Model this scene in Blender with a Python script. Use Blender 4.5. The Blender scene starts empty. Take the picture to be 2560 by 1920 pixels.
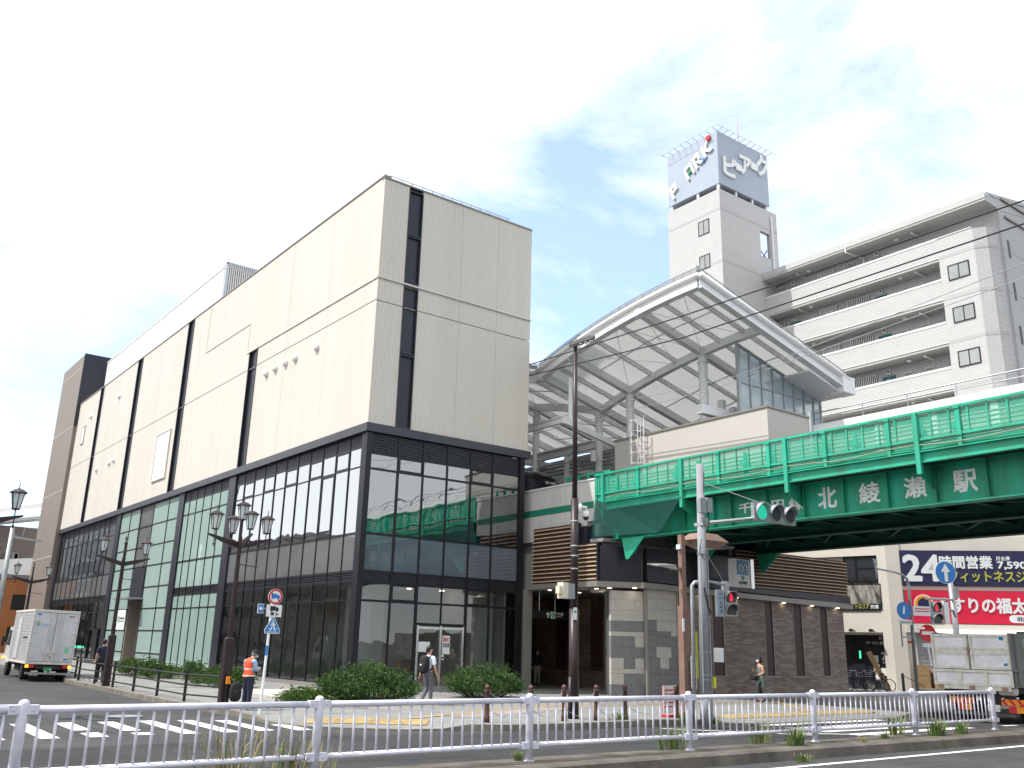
import bpy, bmesh, math, random
from math import radians as R, sin, cos, pi, atan2, sqrt
from mathutils import Vector, Matrix, noise
random.seed(7)
scene = bpy.context.scene
COL = scene.collection
# ------------------------------------------------------------------ camera
cd = bpy.data.cameras.new('camera'); cam = bpy.data.objects.new('camera', cd); COL.objects.link(cam)
cd.sensor_width = 36; cd.lens = 36*898/1024; cd.clip_start = 0.1; cd.clip_end = 2000
YAW, PITCH, ROLL = R(53.4), R(16.245), R(1.458)
fw = Vector((cos(YAW)*cos(PITCH), sin(YAW)*cos(PITCH), sin(PITCH)))
rt0 = Vector((sin(YAW), -cos(YAW), 0)); up0 = rt0.cross(fw)
rt = rt0*cos(ROLL)+up0*sin(ROLL); up = -rt0*sin(ROLL)+up0*cos(ROLL)
mw = Matrix((rt, up, -fw)).transposed().to_4x4(); mw.translation = (0, 0, 1.95); cam.matrix_world = mw
scene.camera = cam
# ------------------------------------------------------------------ world, sun, exposure
SUN = Vector((-0.50, 0.24, 0.83)).normalized()
EL, AZ = math.asin(SUN.z), atan2(SUN.x, SUN.y)
w = bpy.data.worlds.new('World'); scene.world = w; w.use_nodes = True
N, L = w.node_tree.nodes, w.node_tree.links
bg = N['Background']; bg.inputs[1].default_value = 0.12
sky = N.new('ShaderNodeTexSky'); sky.sky_type = 'NISHITA'; sky.sun_disc = False
sky.sun_elevation = EL; sky.sun_rotation = AZ; sky.air_density = 1.0; sky.dust_density = 1.2; sky.ozone_density = 2.0
tc = N.new('ShaderNodeTexCoord'); mp = N.new('ShaderNodeMapping'); mp.inputs['Scale'].default_value = (1, 1, 2.3); mp.inputs['Location'].default_value = (-4.3, 1.4, 5.7)
L.new(tc.outputs['Generated'], mp.inputs[0])
nz = N.new('ShaderNodeTexNoise'); nz.inputs['Scale'].default_value = 2.1; nz.inputs['Detail'].default_value = 7; nz.inputs['Roughness'].default_value = 0.62; nz.inputs['Distortion'].default_value = 0.4
L.new(mp.outputs[0], nz.inputs['Vector'])
mxd = None
for dv, wgt in (((0.605, 0.70, 0.375), 1.0), ((0.10, 0.97, 0.17), 1.0), ((0.775, 0.45, 0.44), 0.975), ((0.3, -0.8, 0.45), 1.0)):
    # openings where the blue shows between the clouds
    dt = N.new('ShaderNodeVectorMath'); dt.operation = 'DOT_PRODUCT'; dt.inputs[1].default_value = Vector(dv).normalized()*wgt
    L.new(tc.outputs['Generated'], dt.inputs[0])
    if mxd is None: mxd = dt.outputs['Value']
    else:
        q = N.new('ShaderNodeMath'); q.operation = 'MAXIMUM'; L.new(mxd, q.inputs[0]); L.new(dt.outputs['Value'], q.inputs[1]); mxd = q.outputs[0]
ma = N.new('ShaderNodeMath'); ma.operation = 'MULTIPLY_ADD'; ma.inputs[1].default_value = -4.2; ma.inputs[2].default_value = 4.13
L.new(mxd, ma.inputs[0])
ad = N.new('ShaderNodeMath'); ad.operation = 'ADD'; L.new(nz.outputs[0], ad.inputs[0]); L.new(ma.outputs[0], ad.inputs[1])
cr = N.new('ShaderNodeValToRGB'); cr.color_ramp.elements[0].position = 0.38; cr.color_ramp.elements[1].position = 0.68
cr.color_ramp.elements[0].color = (0.22, 0.22, 0.22, 1); cr.color_ramp.elements[1].color = (1, 1, 1, 1)
L.new(ad.outputs[0], cr.inputs[0])
mx = N.new('ShaderNodeMixRGB'); mx.inputs[2].default_value = (6.3, 6.5, 6.6, 1)
L.new(cr.outputs[0], mx.inputs[0])
sb = N.new('ShaderNodeMixRGB'); sb.blend_type = 'MULTIPLY'; sb.inputs[0].default_value = 1; sb.inputs[2].default_value = (1.1, 1.3, 1.55, 1)
L.new(sky.outputs[0], sb.inputs[1]); L.new(sb.outputs[0], mx.inputs[1]); L.new(mx.outputs[0], bg.inputs[0])
sd = bpy.data.lights.new('sun', 'SUN'); sd.energy = 2.9; sd.angle = R(0.6); sd.color = (1, 0.965, 0.92)
so = bpy.data.objects.new('sun', sd); COL.objects.link(so); so.rotation_euler = SUN.to_track_quat('Z', 'Y').to_euler(); so.location = (-20, 20, 60)
scene.view_settings.view_transform = 'Standard'; scene.view_settings.look = 'None'; scene.view_settings.exposure = 1.0; scene.view_settings.gamma = 1.0
scene.render.engine = 'CYCLES'
scene.cycles.max_bounces = 7; scene.cycles.transparent_max_bounces = 12; scene.cycles.glossy_bounces = 3; scene.cycles.diffuse_bounces = 3
scene.cycles.caustics_reflective = False; scene.cycles.caustics_refractive = False

# ------------------------------------------------------------------ materials
def newmat(name):
    m = bpy.data.materials.new(name); m.use_nodes = True
    nt = m.node_tree
    return m, nt.nodes, nt.links, nt.nodes['Principled BSDF']
def noise_node(Nn, Ll, scale, detail=5, stretch=None, rough=0.6):
    g = Nn.new('ShaderNodeNewGeometry'); t = Nn.new('ShaderNodeTexNoise')
    t.inputs['Scale'].default_value = scale; t.inputs['Detail'].default_value = detail; t.inputs['Roughness'].default_value = rough
    if stretch:
        mpn = Nn.new('ShaderNodeMapping'); mpn.inputs['Scale'].default_value = stretch
        Ll.new(g.outputs['Position'], mpn.inputs[0]); Ll.new(mpn.outputs[0], t.inputs['Vector'])
    else:
        Ll.new(g.outputs['Position'], t.inputs['Vector'])
    return t
def vary(Nn, Ll, col, fac_out, amt, lo=0.3, hi=0.7, tint=None):
    r = Nn.new('ShaderNodeValToRGB'); r.color_ramp.elements[0].position = lo; r.color_ramp.elements[1].position = hi
    c0 = [c*(1-amt) for c in col]
    if tint: c0 = [c*(1-amt)*t for c, t in zip(col, tint)]
    r.color_ramp.elements[0].color = (*c0, 1); r.color_ramp.elements[1].color = (*[min(1, c*(1+amt*0.5)) for c in col], 1)
    Ll.new(fac_out, r.inputs[0])
    return r.outputs[0]
def M(name, col, rough=0.6, metal=0, var=0.08, scale=2.0, stretch=None, bump=0, bscale=40, spec=0.4, tint=None, coat=0):
    m, n, l, p = newmat(name)
    p.inputs['Roughness'].default_value = rough; p.inputs['Metallic'].default_value = metal
    p.inputs['Specular IOR Level'].default_value = spec
    if coat: p.inputs['Coat Weight'].default_value = coat; p.inputs['Coat Roughness'].default_value = 0.08
    if var:
        t = noise_node(n, l, scale, 6, stretch); l.new(vary(n, l, col, t.outputs[0], var, tint=tint), p.inputs['Base Color'])
    else: p.inputs['Base Color'].default_value = (*col, 1)
    if bump:
        t2 = noise_node(n, l, bscale, 4); b = n.new('ShaderNodeBump'); b.inputs['Strength'].default_value = bump; b.inputs['Distance'].default_value = 0.02
        l.new(t2.outputs[0], b.inputs['Height']); l.new(b.outputs[0], p.inputs['Normal'])
    return m
def emit(name, col, strength, base=(0.1, 0.1, 0.1)):
    m, n, l, p = newmat(name); p.inputs['Base Color'].default_value = (*base, 1)
    p.inputs['Emission Color'].default_value = (*col, 1); p.inputs['Emission Strength'].default_value = strength
    return m
def wallcoord(n, l, ang):
    g = n.new('ShaderNodeNewGeometry'); mpn = n.new('ShaderNodeMapping'); mpn.vector_type = 'POINT'; mpn.inputs['Rotation'].default_value = (0, 0, -R(ang))
    l.new(g.outputs['Position'], mpn.inputs[0]); s = n.new('ShaderNodeSeparateXYZ'); l.new(mpn.outputs[0], s.inputs[0])
    c = n.new('ShaderNodeCombineXYZ'); l.new(s.outputs[0], c.inputs[0]); l.new(s.outputs[2], c.inputs[1])
    return c.outputs[0]
def brickmat(name, ang, c1, c2, mortar, bw, bh, ms=0.01, rough=0.75, var=0.15, offset=0.5, bias=0.0, flat=False):
    m, n, l, p = newmat(name); p.inputs['Roughness'].default_value = rough; p.inputs['Specular IOR Level'].default_value = 0.3
    b = n.new('ShaderNodeTexBrick'); b.offset = offset
    if flat:
        g = n.new('ShaderNodeNewGeometry'); l.new(g.outputs['Position'], b.inputs['Vector'])
    else: l.new(wallcoord(n, l, ang), b.inputs['Vector'])
    b.inputs['Scale'].default_value = 1; b.inputs['Brick Width'].default_value = bw; b.inputs['Row Height'].default_value = bh; b.inputs['Mortar Size'].default_value = ms; b.inputs['Bias'].default_value = bias
    b.inputs['Color1'].default_value = (*c1, 1); b.inputs['Color2'].default_value = (*c2, 1); b.inputs['Mortar'].default_value = (*mortar, 1)
    t = noise_node(n, l, 0.9, 6); mxx = n.new('ShaderNodeMixRGB'); mxx.blend_type = 'MULTIPLY'; mxx.inputs[0].default_value = 1
    rr = n.new('ShaderNodeValToRGB'); rr.color_ramp.elements[0].position = 0.3; rr.color_ramp.elements[1].position = 0.7
    rr.color_ramp.elements[0].color = (1-var, 1-var, 1-var, 1); rr.color_ramp.elements[1].color = (1, 1, 1, 1)
    l.new(t.outputs[0], rr.inputs[0]); l.new(b.outputs['Color'], mxx.inputs[1]); l.new(rr.outputs[0], mxx.inputs[2]); l.new(mxx.outputs[0], p.inputs['Base Color'])
    bp = n.new('ShaderNodeBump'); bp.inputs['Strength'].default_value = 0.25; bp.inputs['Distance'].default_value = 0.01; l.new(b.outputs['Fac'], bp.inputs['Height']); bp.invert = True; l.new(bp.outputs[0], p.inputs['Normal'])
    return m
def glassmat(name, tint, base_refl, ior=1.6, wob=0.02, refl_col=(0.95, 0.98, 1)):
    m, n, l, p = newmat(name); n.remove(p); out = n['Material Output']
    tr = n.new('ShaderNodeBsdfTransparent'); tr.inputs[0].default_value = (*tint, 1)
    gl = n.new('ShaderNodeBsdfGlossy'); gl.inputs['Roughness'].default_value = 0.01; gl.inputs[0].default_value = (*refl_col, 1)
    fr = n.new('ShaderNodeFresnel'); fr.inputs[0].default_value = ior
    a = n.new('ShaderNodeMath'); a.operation = 'MULTIPLY_ADD'; a.inputs[1].default_value = 1-base_refl; a.inputs[2].default_value = base_refl; a.use_clamp = True
    l.new(fr.outputs[0], a.inputs[0]); ms = n.new('ShaderNodeMixShader'); l.new(a.outputs[0], ms.inputs[0]); l.new(tr.outputs[0], ms.inputs[1]); l.new(gl.outputs[0], ms.inputs[2]); l.new(ms.outputs[0], out.inputs[0])
    if wob:
        t = noise_node(n, l, 0.6, 2); b = n.new('ShaderNodeBump'); b.inputs['Strength'].default_value = wob; b.inputs['Distance'].default_value = 0.5
        l.new(t.outputs[0], b.inputs['Height']); l.new(b.outputs[0], gl.inputs['Normal'])
    return m
def filmmat(name, col, refl=0.1, var=0.04, sharp=0.02):
    m, n, l, p = newmat(name); n.remove(p); out = n['Material Output']
    d = n.new('ShaderNodeBsdfDiffuse'); t = noise_node(n, l, 0.5, 4); l.new(vary(n, l, col, t.outputs[0], var), d.inputs[0])
    gl = n.new('ShaderNodeBsdfGlossy'); gl.inputs['Roughness'].default_value = sharp
    fr = n.new('ShaderNodeFresnel'); fr.inputs[0].default_value = 1.5
    a = n.new('ShaderNodeMath'); a.operation = 'MULTIPLY_ADD'; a.inputs[1].default_value = 1-refl; a.inputs[2].default_value = refl; a.use_clamp = True
    l.new(fr.outputs[0], a.inputs[0]); ms = n.new('ShaderNodeMixShader'); l.new(a.outputs[0], ms.inputs[0]); l.new(d.outputs[0], ms.inputs[1]); l.new(gl.outputs[0], ms.inputs[2]); l.new(ms.outputs[0], out.inputs[0])
    return m
def meshmat(name, col, dens, sc=12.0):
    # wire mesh / netting: a woven grid of strands with open holes between
    m, n, l, p = newmat(name); p.inputs['Base Color'].default_value = (*col, 1); p.inputs['Roughness'].default_value = 0.6
    g = n.new('ShaderNodeNewGeometry'); s = n.new('ShaderNodeSeparateXYZ'); l.new(g.outputs['Position'], s.inputs[0])
    def strand(op):
        a = n.new('ShaderNodeMath'); a.operation = op; l.new(s.outputs[1], a.inputs[0]); l.new(s.outputs[2], a.inputs[1])
        b = n.new('ShaderNodeMath'); b.operation = 'MULTIPLY'; b.inputs[1].default_value = sc; l.new(a.outputs[0], b.inputs[0])
        c = n.new('ShaderNodeMath'); c.operation = 'FRACT'; l.new(b.outputs[0], c.inputs[0])
        d = n.new('ShaderNodeMath'); d.operation = 'LESS_THAN'; d.inputs[1].default_value = dens; l.new(c.outputs[0], d.inputs[0]); return d
    a, b = strand('ADD'), strand('SUBTRACT')
    mm = n.new('ShaderNodeMath'); mm.operation = 'MAXIMUM'; l.new(a.outputs[0], mm.inputs[0]); l.new(b.outputs[0], mm.inputs[1]); l.new(mm.outputs[0], p.inputs['Alpha'])
    return m

MT = {}
def asphalt(name, col, amt):
    # worn patches, oil stains and visible aggregate
    m, n, l, p = newmat(name); p.inputs['Roughness'].default_value = 0.9; p.inputs['Specular IOR Level'].default_value = 0.2
    a = noise_node(n, l, 0.45, 8); c0 = vary(n, l, col, a.outputs[0], amt); g = noise_node(n, l, 70, 2); s = noise_node(n, l, 1.7, 6, (0.35, 2.2, 1))
    for t, lo, hi, k in ((g, .35, .65, .55), (s, .30, .52, .72)):
        r = n.new('ShaderNodeValToRGB'); r.color_ramp.elements[0].position = lo; r.color_ramp.elements[1].position = hi; r.color_ramp.elements[0].color = (k, k, k, 1); r.color_ramp.elements[1].color = (1, 1, 1, 1)
        x = n.new('ShaderNodeMixRGB'); x.blend_type = 'MULTIPLY'; x.inputs[0].default_value = 1; l.new(t.outputs[0], r.inputs[0]); l.new(c0, x.inputs[1]); l.new(r.outputs[0], x.inputs[2]); c0 = x.outputs[0]
    l.new(c0, p.inputs['Base Color']); b = n.new('ShaderNodeBump'); b.inputs['Strength'].default_value = .5; b.inputs['Distance'].default_value = .01; l.new(g.outputs[0], b.inputs['Height']); l.new(b.outputs[0], p.inputs['Normal']); return m
MT['asphalt'] = asphalt('asphalt', (0.085, 0.085, 0.09), 0.3); MT['asphalt_new'] = asphalt('asphalt_dark', (0.062, 0.063, 0.067), 0.3)
def paint():
    m, n, l, p = newmat('road_paint'); p.inputs['Roughness'].default_value = 0.7
    t = noise_node(n, l, 7, 9, None, 0.8); r = n.new('ShaderNodeValToRGB'); r.color_ramp.elements[0].position = 0.38; r.color_ramp.elements[1].position = 0.47
    r.color_ramp.elements[0].color = (0.3, 0.3, 0.3, 1); r.color_ramp.elements[1].color = (0.74, 0.74, 0.72, 1)
    l.new(t.outputs[0], r.inputs[0]); l.new(r.outputs[0], p.inputs['Base Color']); return m
MT['paint'] = paint()
MT['paving'] = brickmat('paving_tiles', 0, (0.235, 0.235, 0.23), (0.28, 0.275, 0.265), (0.16, 0.16, 0.15), 0.6, 0.3, 0.008, var=0.3, flat=True)
MT['paving_pink'] = brickmat('paving_tiles_pink', 0, (0.29, 0.24, 0.23), (0.34, 0.32, 0.30), (0.18, 0.16, 0.15), 0.3, 0.3, 0.008, var=0.25, flat=True)
MT['tactile'] = M('tactile_yellow', (0.36, 0.26, 0.11), 0.85, var=0.5, scale=4, bump=0.6, bscale=30)
MT['kerb'] = M('kerb_concrete', (0.20, 0.185, 0.155), 0.9, var=0.4, scale=2.5, bump=0.4, bscale=25)
MT['median'] = M('median_concrete', (0.115, 0.103, 0.088), 0.92, var=0.5, scale=1.6, bump=0.6, bscale=22)
MT['siding'] = M('cream_siding', (0.575, 0.54, 0.485), 0.5, var=0.06, scale=0.5, stretch=(1.6, 1.6, 0.12))
MT['navy'] = M('dark_metal', (0.022, 0.024, 0.034), 0.35, 0.2, var=0.1, scale=1.5)
MT['cornice'] = M('cornice_metal', (0.05, 0.052, 0.065), 0.35, 0.3, var=0.12, scale=1.2)
MT['frame'] = M('black_frame', (0.016, 0.016, 0.02), 0.4, 0.3, var=0.1)
MT['glass_up'] = glassmat('reflective_glass', (0.24, 0.28, 0.28), 0.22, 1.8)
MT['glass_left'] = glassmat('coated_glass', (0.3, 0.34, 0.34), 0.52, 1.9)
MT['glass_low'] = glassmat('clear_dark_glass', (0.68, 0.72, 0.72), 0.06, 1.5)
MT['spandrel'] = filmmat('grey_spandrel_glass', (0.13, 0.135, 0.14), 0.06, 0.2)
MT['frosted'] = filmmat('frosted_glass', (0.30, 0.41, 0.38), 0.10, 0.06)
MT['frosted_low'] = filmmat('frosted_glass_low', (0.26, 0.36, 0.33), 0.06, 0.12)
MT['white'] = M('white_paint', (0.78, 0.78, 0.77), 0.45, var=0.05)
MT['whitesteel'] = M('white_steel', (0.74, 0.74, 0.755), 0.45, var=0.06, scale=1.0)
def membrane():
    # thin roofing fabric: daylight on top glows softly through to the underside
    m, n, l, p = newmat('white_membrane'); n.remove(p); d = n.new('ShaderNodeBsdfDiffuse'); d.inputs[0].default_value = (0.75, 0.755, 0.745, 1)
    t = n.new('ShaderNodeBsdfTranslucent'); t.inputs[0].default_value = (0.77, 0.775, 0.765, 1); x = n.new('ShaderNodeMixShader'); x.inputs[0].default_value = 0.5
    l.new(d.outputs[0], x.inputs[1]); l.new(t.outputs[0], x.inputs[2]); l.new(x.outputs[0], n['Material Output'].inputs[0]); return m
MT['membrane'] = membrane()
MT['brownclad'] = M('brown_cladding', (0.20, 0.165, 0.145), 0.55, var=0.06, scale=0.6)
MT['galv'] = M('galvanised_steel', (0.34, 0.36, 0.38), 0.45, 0.5, var=0.2, scale=4)
MT['interior'] = M('interior_plaster', (0.60, 0.59, 0.57), 0.8, var=0.2, scale=0.4)
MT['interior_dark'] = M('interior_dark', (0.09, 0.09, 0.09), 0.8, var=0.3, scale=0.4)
MT['lamp_on'] = emit('lit_downlight', (1, 0.86, 0.62), 9)
MT['green'] = M('bridge_green_paint', (0.018, 0.39, 0.26), 0.48, var=0.24, scale=1.3, stretch=(1, 1, 0.4), spec=0.4, tint=(2.5, .85, .75))
MT['green_web'] = M('girder_green_paint', (0.016, 0.36, 0.235), 0.55, var=0.3, scale=1.0, stretch=(1.5, 1.5, 0.3), spec=0.35, tint=(2.5, .85, .75))
MT['green_under'] = M('shade_darkened_green_paint', (0.006, 0.075, 0.055), 0.6, var=0.35, scale=0.6)  # girder green darkened: the underside's shade is put into the colour
MT['greenmesh'] = meshmat('green_wire_mesh', (0.03, 0.37, 0.245), 0.40, 31)
MT['net'] = meshmat('dark_green_net', (0.006, 0.075, 0.062), 0.42, 47)
MT['viaduct'] = M('viaduct_concrete', (0.56, 0.55, 0.53), 0.8, var=0.14, scale=0.8, stretch=(2, 2, 0.25))
MT['stripe'] = M('green_band', (0.015, 0.20, 0.13), 0.6, var=0.1)
MT['cable'] = M('pale_cable', (0.30, 0.27, 0.20), 0.7, var=0.2, scale=6)
MT['wood_l'] = M('pale_timber', (0.62, 0.45, 0.30), 0.6, var=0.15, scale=3)
MT['wood_d'] = M('dark_timber', (0.07, 0.04, 0.028), 0.7, var=0.2, scale=3)
MT['fascia'] = M('taupe_metal', (0.25, 0.235, 0.215), 0.45, 0.2, var=0.06)
MT['soffit'] = M('taupe_soffit', (0.22, 0.20, 0.185), 0.6, var=0.08)
MT['stone_l'] = M('pale_stone', (0.46, 0.44, 0.40), 0.8, var=0.10, scale=3, bump=0.2, bscale=30)
MT['stone_d'] = M('grey_stone', (0.19, 0.19, 0.195), 0.8, var=0.14, scale=4, bump=0.2, bscale=30)
MT['brick'] = brickmat('brown_brick', -1, (0.20, 0.15, 0.125), (0.36, 0.315, 0.28), (0.22, 0.19, 0.17), 0.42, 0.085, 0.008, var=0.25, bias=-0.25)
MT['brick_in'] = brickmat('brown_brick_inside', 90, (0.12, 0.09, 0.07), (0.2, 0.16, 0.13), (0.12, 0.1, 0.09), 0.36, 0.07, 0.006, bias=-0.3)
MT['maroon'] = M('maroon_panel', (0.042, 0.020, 0.020), 0.5, var=0.1)
MT['apt'] = brickmat('apartment_tile', 90, (0.50, 0.495, 0.495), (0.475, 0.47, 0.47), (0.40, 0.395, 0.395), 0.40, 0.16, 0.018, var=0.06)
MT['apt_x'] = brickmat('apartment_tile_end', 0, (0.47, 0.47, 0.48), (0.45, 0.45, 0.46), (0.39, 0.39, 0.40), 0.40, 0.16, 0.018, var=0.06)
MT['apt_band'] = M('apartment_band', (0.40, 0.395, 0.395), 0.7, var=0.05)
MT['apt_soffit'] = M('apartment_soffit', (0.46, 0.455, 0.45), 0.7, var=0.06)
MT['signgrey'] = M('sign_box_grey', (0.34, 0.39, 0.47), 0.5, var=0.05, scale=0.6, stretch=(1, 1, 0.3))
MT['rust'] = M('rusty_steel', (0.36, 0.22, 0.17), 0.8, var=0.3, scale=5)
MT['teal'] = M('teal_door', (0.02, 0.12, 0.14), 0.45)
MT['pane_sky'] = glassmat('apartment_glass', (0.45, 0.47, 0.48), 0.22, 1.6, 0.01)
MT['curtain'] = M('white_curtain', (0.66, 0.67, 0.66), 0.9, var=0.06, scale=6, stretch=(8, 8, 0.3))
MT['bronze'] = M('bronze_paint', (0.035, 0.022, 0.024), 0.45, 0.3, var=0.2, scale=4)
MT['brownpole'] = M('brown_pole_paint', (0.036, 0.023, 0.024), 0.4, 0.2, var=0.15, scale=3)
MT['tanpole'] = M('tan_brown_paint', (0.23, 0.14, 0.11), 0.55, var=0.2, scale=4)
MT['bollard'] = M('bollard_brown', (0.085, 0.04, 0.032), 0.4, 0.1, var=0.2, scale=6)
MT['black'] = M('black_paint', (0.016, 0.016, 0.018), 0.4, 0.2, var=0.2, scale=5)
MT['lampglass'] = M('milky_lamp_glass', (0.62, 0.68, 0.68), 0.15, var=0.05, spec=0.6)
MT['pole'] = M('concrete_pole', (0.27, 0.28, 0.30), 0.8, var=0.25, scale=3, stretch=(1, 1, 0.4))
def chipped(name, col, rust, rough, sc, thr):
    # painted steel with rust specks and grime
    m, n, l, p = newmat(name); p.inputs['Roughness'].default_value = rough
    a = noise_node(n, l, 5, 6); c0 = vary(n, l, col, a.outputs[0], .16); t = noise_node(n, l, sc, 6, None, .7); r = n.new('ShaderNodeValToRGB'); r.color_ramp.elements[0].position = thr; r.color_ramp.elements[1].position = thr+.05
    x = n.new('ShaderNodeMixRGB'); l.new(t.outputs[0], r.inputs[0]); l.new(r.outputs[0], x.inputs[0]); l.new(c0, x.inputs[1]); x.inputs[2].default_value = (*rust, 1); l.new(x.outputs[0], p.inputs['Base Color']); return m
MT['fence'] = chipped('white_fence_paint', (0.64, 0.64, 0.74), (0.22, 0.13, 0.09), 0.38, 14, .66)
MT['rubber'] = M('tyre_rubber', (0.02, 0.02, 0.02), 0.85, var=0.2)
MT['rim'] = M('wheel_rim', (0.42, 0.42, 0.43), 0.45, 0.5, var=0.2, scale=8)
MT['chassis'] = M('chassis_black', (0.02, 0.02, 0.022), 0.7, var=0.3, scale=6)
MT['truckwhite'] = M('truck_white', (0.60, 0.60, 0.62), 0.4, var=0.2, scale=2.2, stretch=(1.5, 1.5, .5))
MT['trucksteel'] = M('truck_dented_steel', (0.74, 0.74, 0.78), 0.42, 0.0, var=0.16, scale=3.0, bump=0.25, bscale=5)
MT['truckframe'] = M('truck_cream_frame', (0.68, 0.66, 0.60), 0.6, var=0.25, scale=6)
MT['truckgrey'] = M('truck_grey_side', (0.20, 0.21, 0.21), 0.6, var=0.15, scale=3)
MT['red'] = M('sign_red', (0.55, 0.02, 0.03), 0.45, var=0.04)
MT['shopred'] = M('shop_red', (0.62, 0.012, 0.05), 0.45, var=0.03)
MT['shopnavy'] = M('shop_navy', (0.018, 0.018, 0.065), 0.45, var=0.05)
MT['blue'] = M('sign_blue', (0.015, 0.17, 0.48), 0.4, var=0.04)
MT['metroblue'] = M('station_sign_blue', (0.01, 0.22, 0.42), 0.4, var=0.03)
MT['signwhite'] = M('sign_white', (0.72, 0.73, 0.74), 0.45, var=0.04)
MT['olive'] = M('olive_lettering', (0.42, 0.42, 0.07), 0.6, var=0.05)
MT['yellow'] = M('yellow_panel', (0.50, 0.50, 0.03), 0.5, var=0.08)
MT['orange'] = M('orange_panel', (0.80, 0.27, 0.02), 0.5, var=0.05)
MT['lettergrey'] = M('letter_white', (0.80, 0.81, 0.82), 0.6, var=0.22, scale=7)
MT['letterdark'] = M('letter_black', (0.02, 0.02, 0.022), 0.6)
MT['signgreen'] = M('sign_green', (0.02, 0.28, 0.10), 0.5)
MT['signpalegreen'] = M('sign_pale_green', (0.25, 0.55, 0.38), 0.5)
MT['go'] = emit('lit_green_lens', (0.02, 0.48, 0.32), 0.55, (0.0, 0.1, 0.05))
MT['stop'] = emit('lit_red_lens', (0.9, 0.02, 0.05), 0.6, (0.2, 0.0, 0.0))
MT['amber'] = emit('lit_amber_lamp', (1, 0.36, 0.02), 2.2, (0.4, 0.1, 0))
MT['lens_off'] = M('dark_lens', (0.05, 0.05, 0.052), 0.25, var=0.05)
MT['gymwall'] = M('cream_wall', (0.62, 0.58, 0.51), 0.75, var=0.07, scale=0.7)
MT['shutter'] = M('grey_shutter', (0.36, 0.38, 0.40), 0.5, 0.3, var=0.08)
MT['card'] = M('cardboard', (0.40, 0.25, 0.13), 0.9, var=0.12, scale=4)
MT['skin'] = M('skin', (0.52, 0.31, 0.22), 0.6, var=0.06, scale=20)
MT['hair'] = M('black_hair', (0.012, 0.011, 0.011), 0.5, var=0.2, scale=60)
MT['hairgrey'] = M('grey_hair', (0.16, 0.15, 0.14), 0.6, var=0.2, scale=60)
MT['vest'] = M('orange_vest_cloth', (0.85, 0.10, 0.03), 0.7, var=0.08, scale=12)
MT['reflect'] = M('pale_reflective_tape', (0.72, 0.66, 0.60), 0.4)
MT['shirtblue'] = M('pale_blue_cotton', (0.30, 0.43, 0.60), 0.85, var=0.10, scale=14)
MT['shirtwhite'] = M('white_cotton', (0.62, 0.68, 0.80), 0.85, var=0.06, scale=14)
MT['navycloth'] = M('navy_cloth', (0.018, 0.022, 0.045), 0.85, var=0.2, scale=14)
MT['greycloth'] = M('grey_trouser_cloth', (0.115, 0.115, 0.13), 0.85, var=0.12, scale=14)
MT['sage'] = M('sage_dress_cloth', (0.17, 0.23, 0.22), 0.85, var=0.10, scale=14)
MT['blackcloth'] = M('black_cloth', (0.016, 0.016, 0.018), 0.85, var=0.25, scale=14)
MT['beigecloth'] = M('beige_cloth', (0.30, 0.29, 0.26), 0.85, var=0.1, scale=14)
MT['maskwhite'] = M('mask_white', (0.75, 0.76, 0.78), 0.8)
MT['shoe'] = M('brown_shoe', (0.06, 0.015, 0.015), 0.5)
def leafmat(name, c):
    m = M(name, c, 0.55, var=0.45, scale=9, spec=0.35); return m
MT['leaf1'] = leafmat('leaf_deep', (0.035, 0.10, 0.028)); MT['leaf2'] = leafmat('leaf_mid', (0.06, 0.15, 0.035)); MT['leaf3'] = leafmat('leaf_bright', (0.13, 0.23, 0.05))
MT['weed1'] = leafmat('weed_green', (0.11, 0.19, 0.04)); MT['weed2'] = leafmat('weed_straw', (0.30, 0.26, 0.12))
MT['stem'] = M('plant_stem', (0.10, 0.07, 0.04), 0.8)
MT['bldgwhite'] = M('far_wall_white', (0.62, 0.62, 0.60), 0.75, var=0.06)
MT['bldggrey'] = M('far_wall_grey', (0.30, 0.29, 0.28), 0.75, var=0.1)
MT['terracotta'] = M('orange_brown_wall', (0.40, 0.155, 0.06), 0.75, var=0.1)
MT['roofgrey'] = M('grey_roof', (0.24, 0.24, 0.25), 0.7, var=0.15)
MT['silver'] = M('train_silver', (0.50, 0.51, 0.53), 0.3, 0.7, var=0.05)
MT['trainblack'] = M('train_black_front', (0.012, 0.012, 0.016), 0.12, var=0.1, spec=0.6)
MT['winblack'] = M('dark_window_glass', (0.02, 0.024, 0.03), 0.06, var=0.1, spec=0.8)
MT['steelbright'] = M('brushed_steel', (0.55, 0.56, 0.56), 0.25, 0.9, var=0.1)
MT['photo'] = M('gym_photo_print', (0.30, 0.29, 0.25), 0.6, var=0.75, scale=3.2, stretch=(2.2, 2.2, 0.6))

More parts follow.
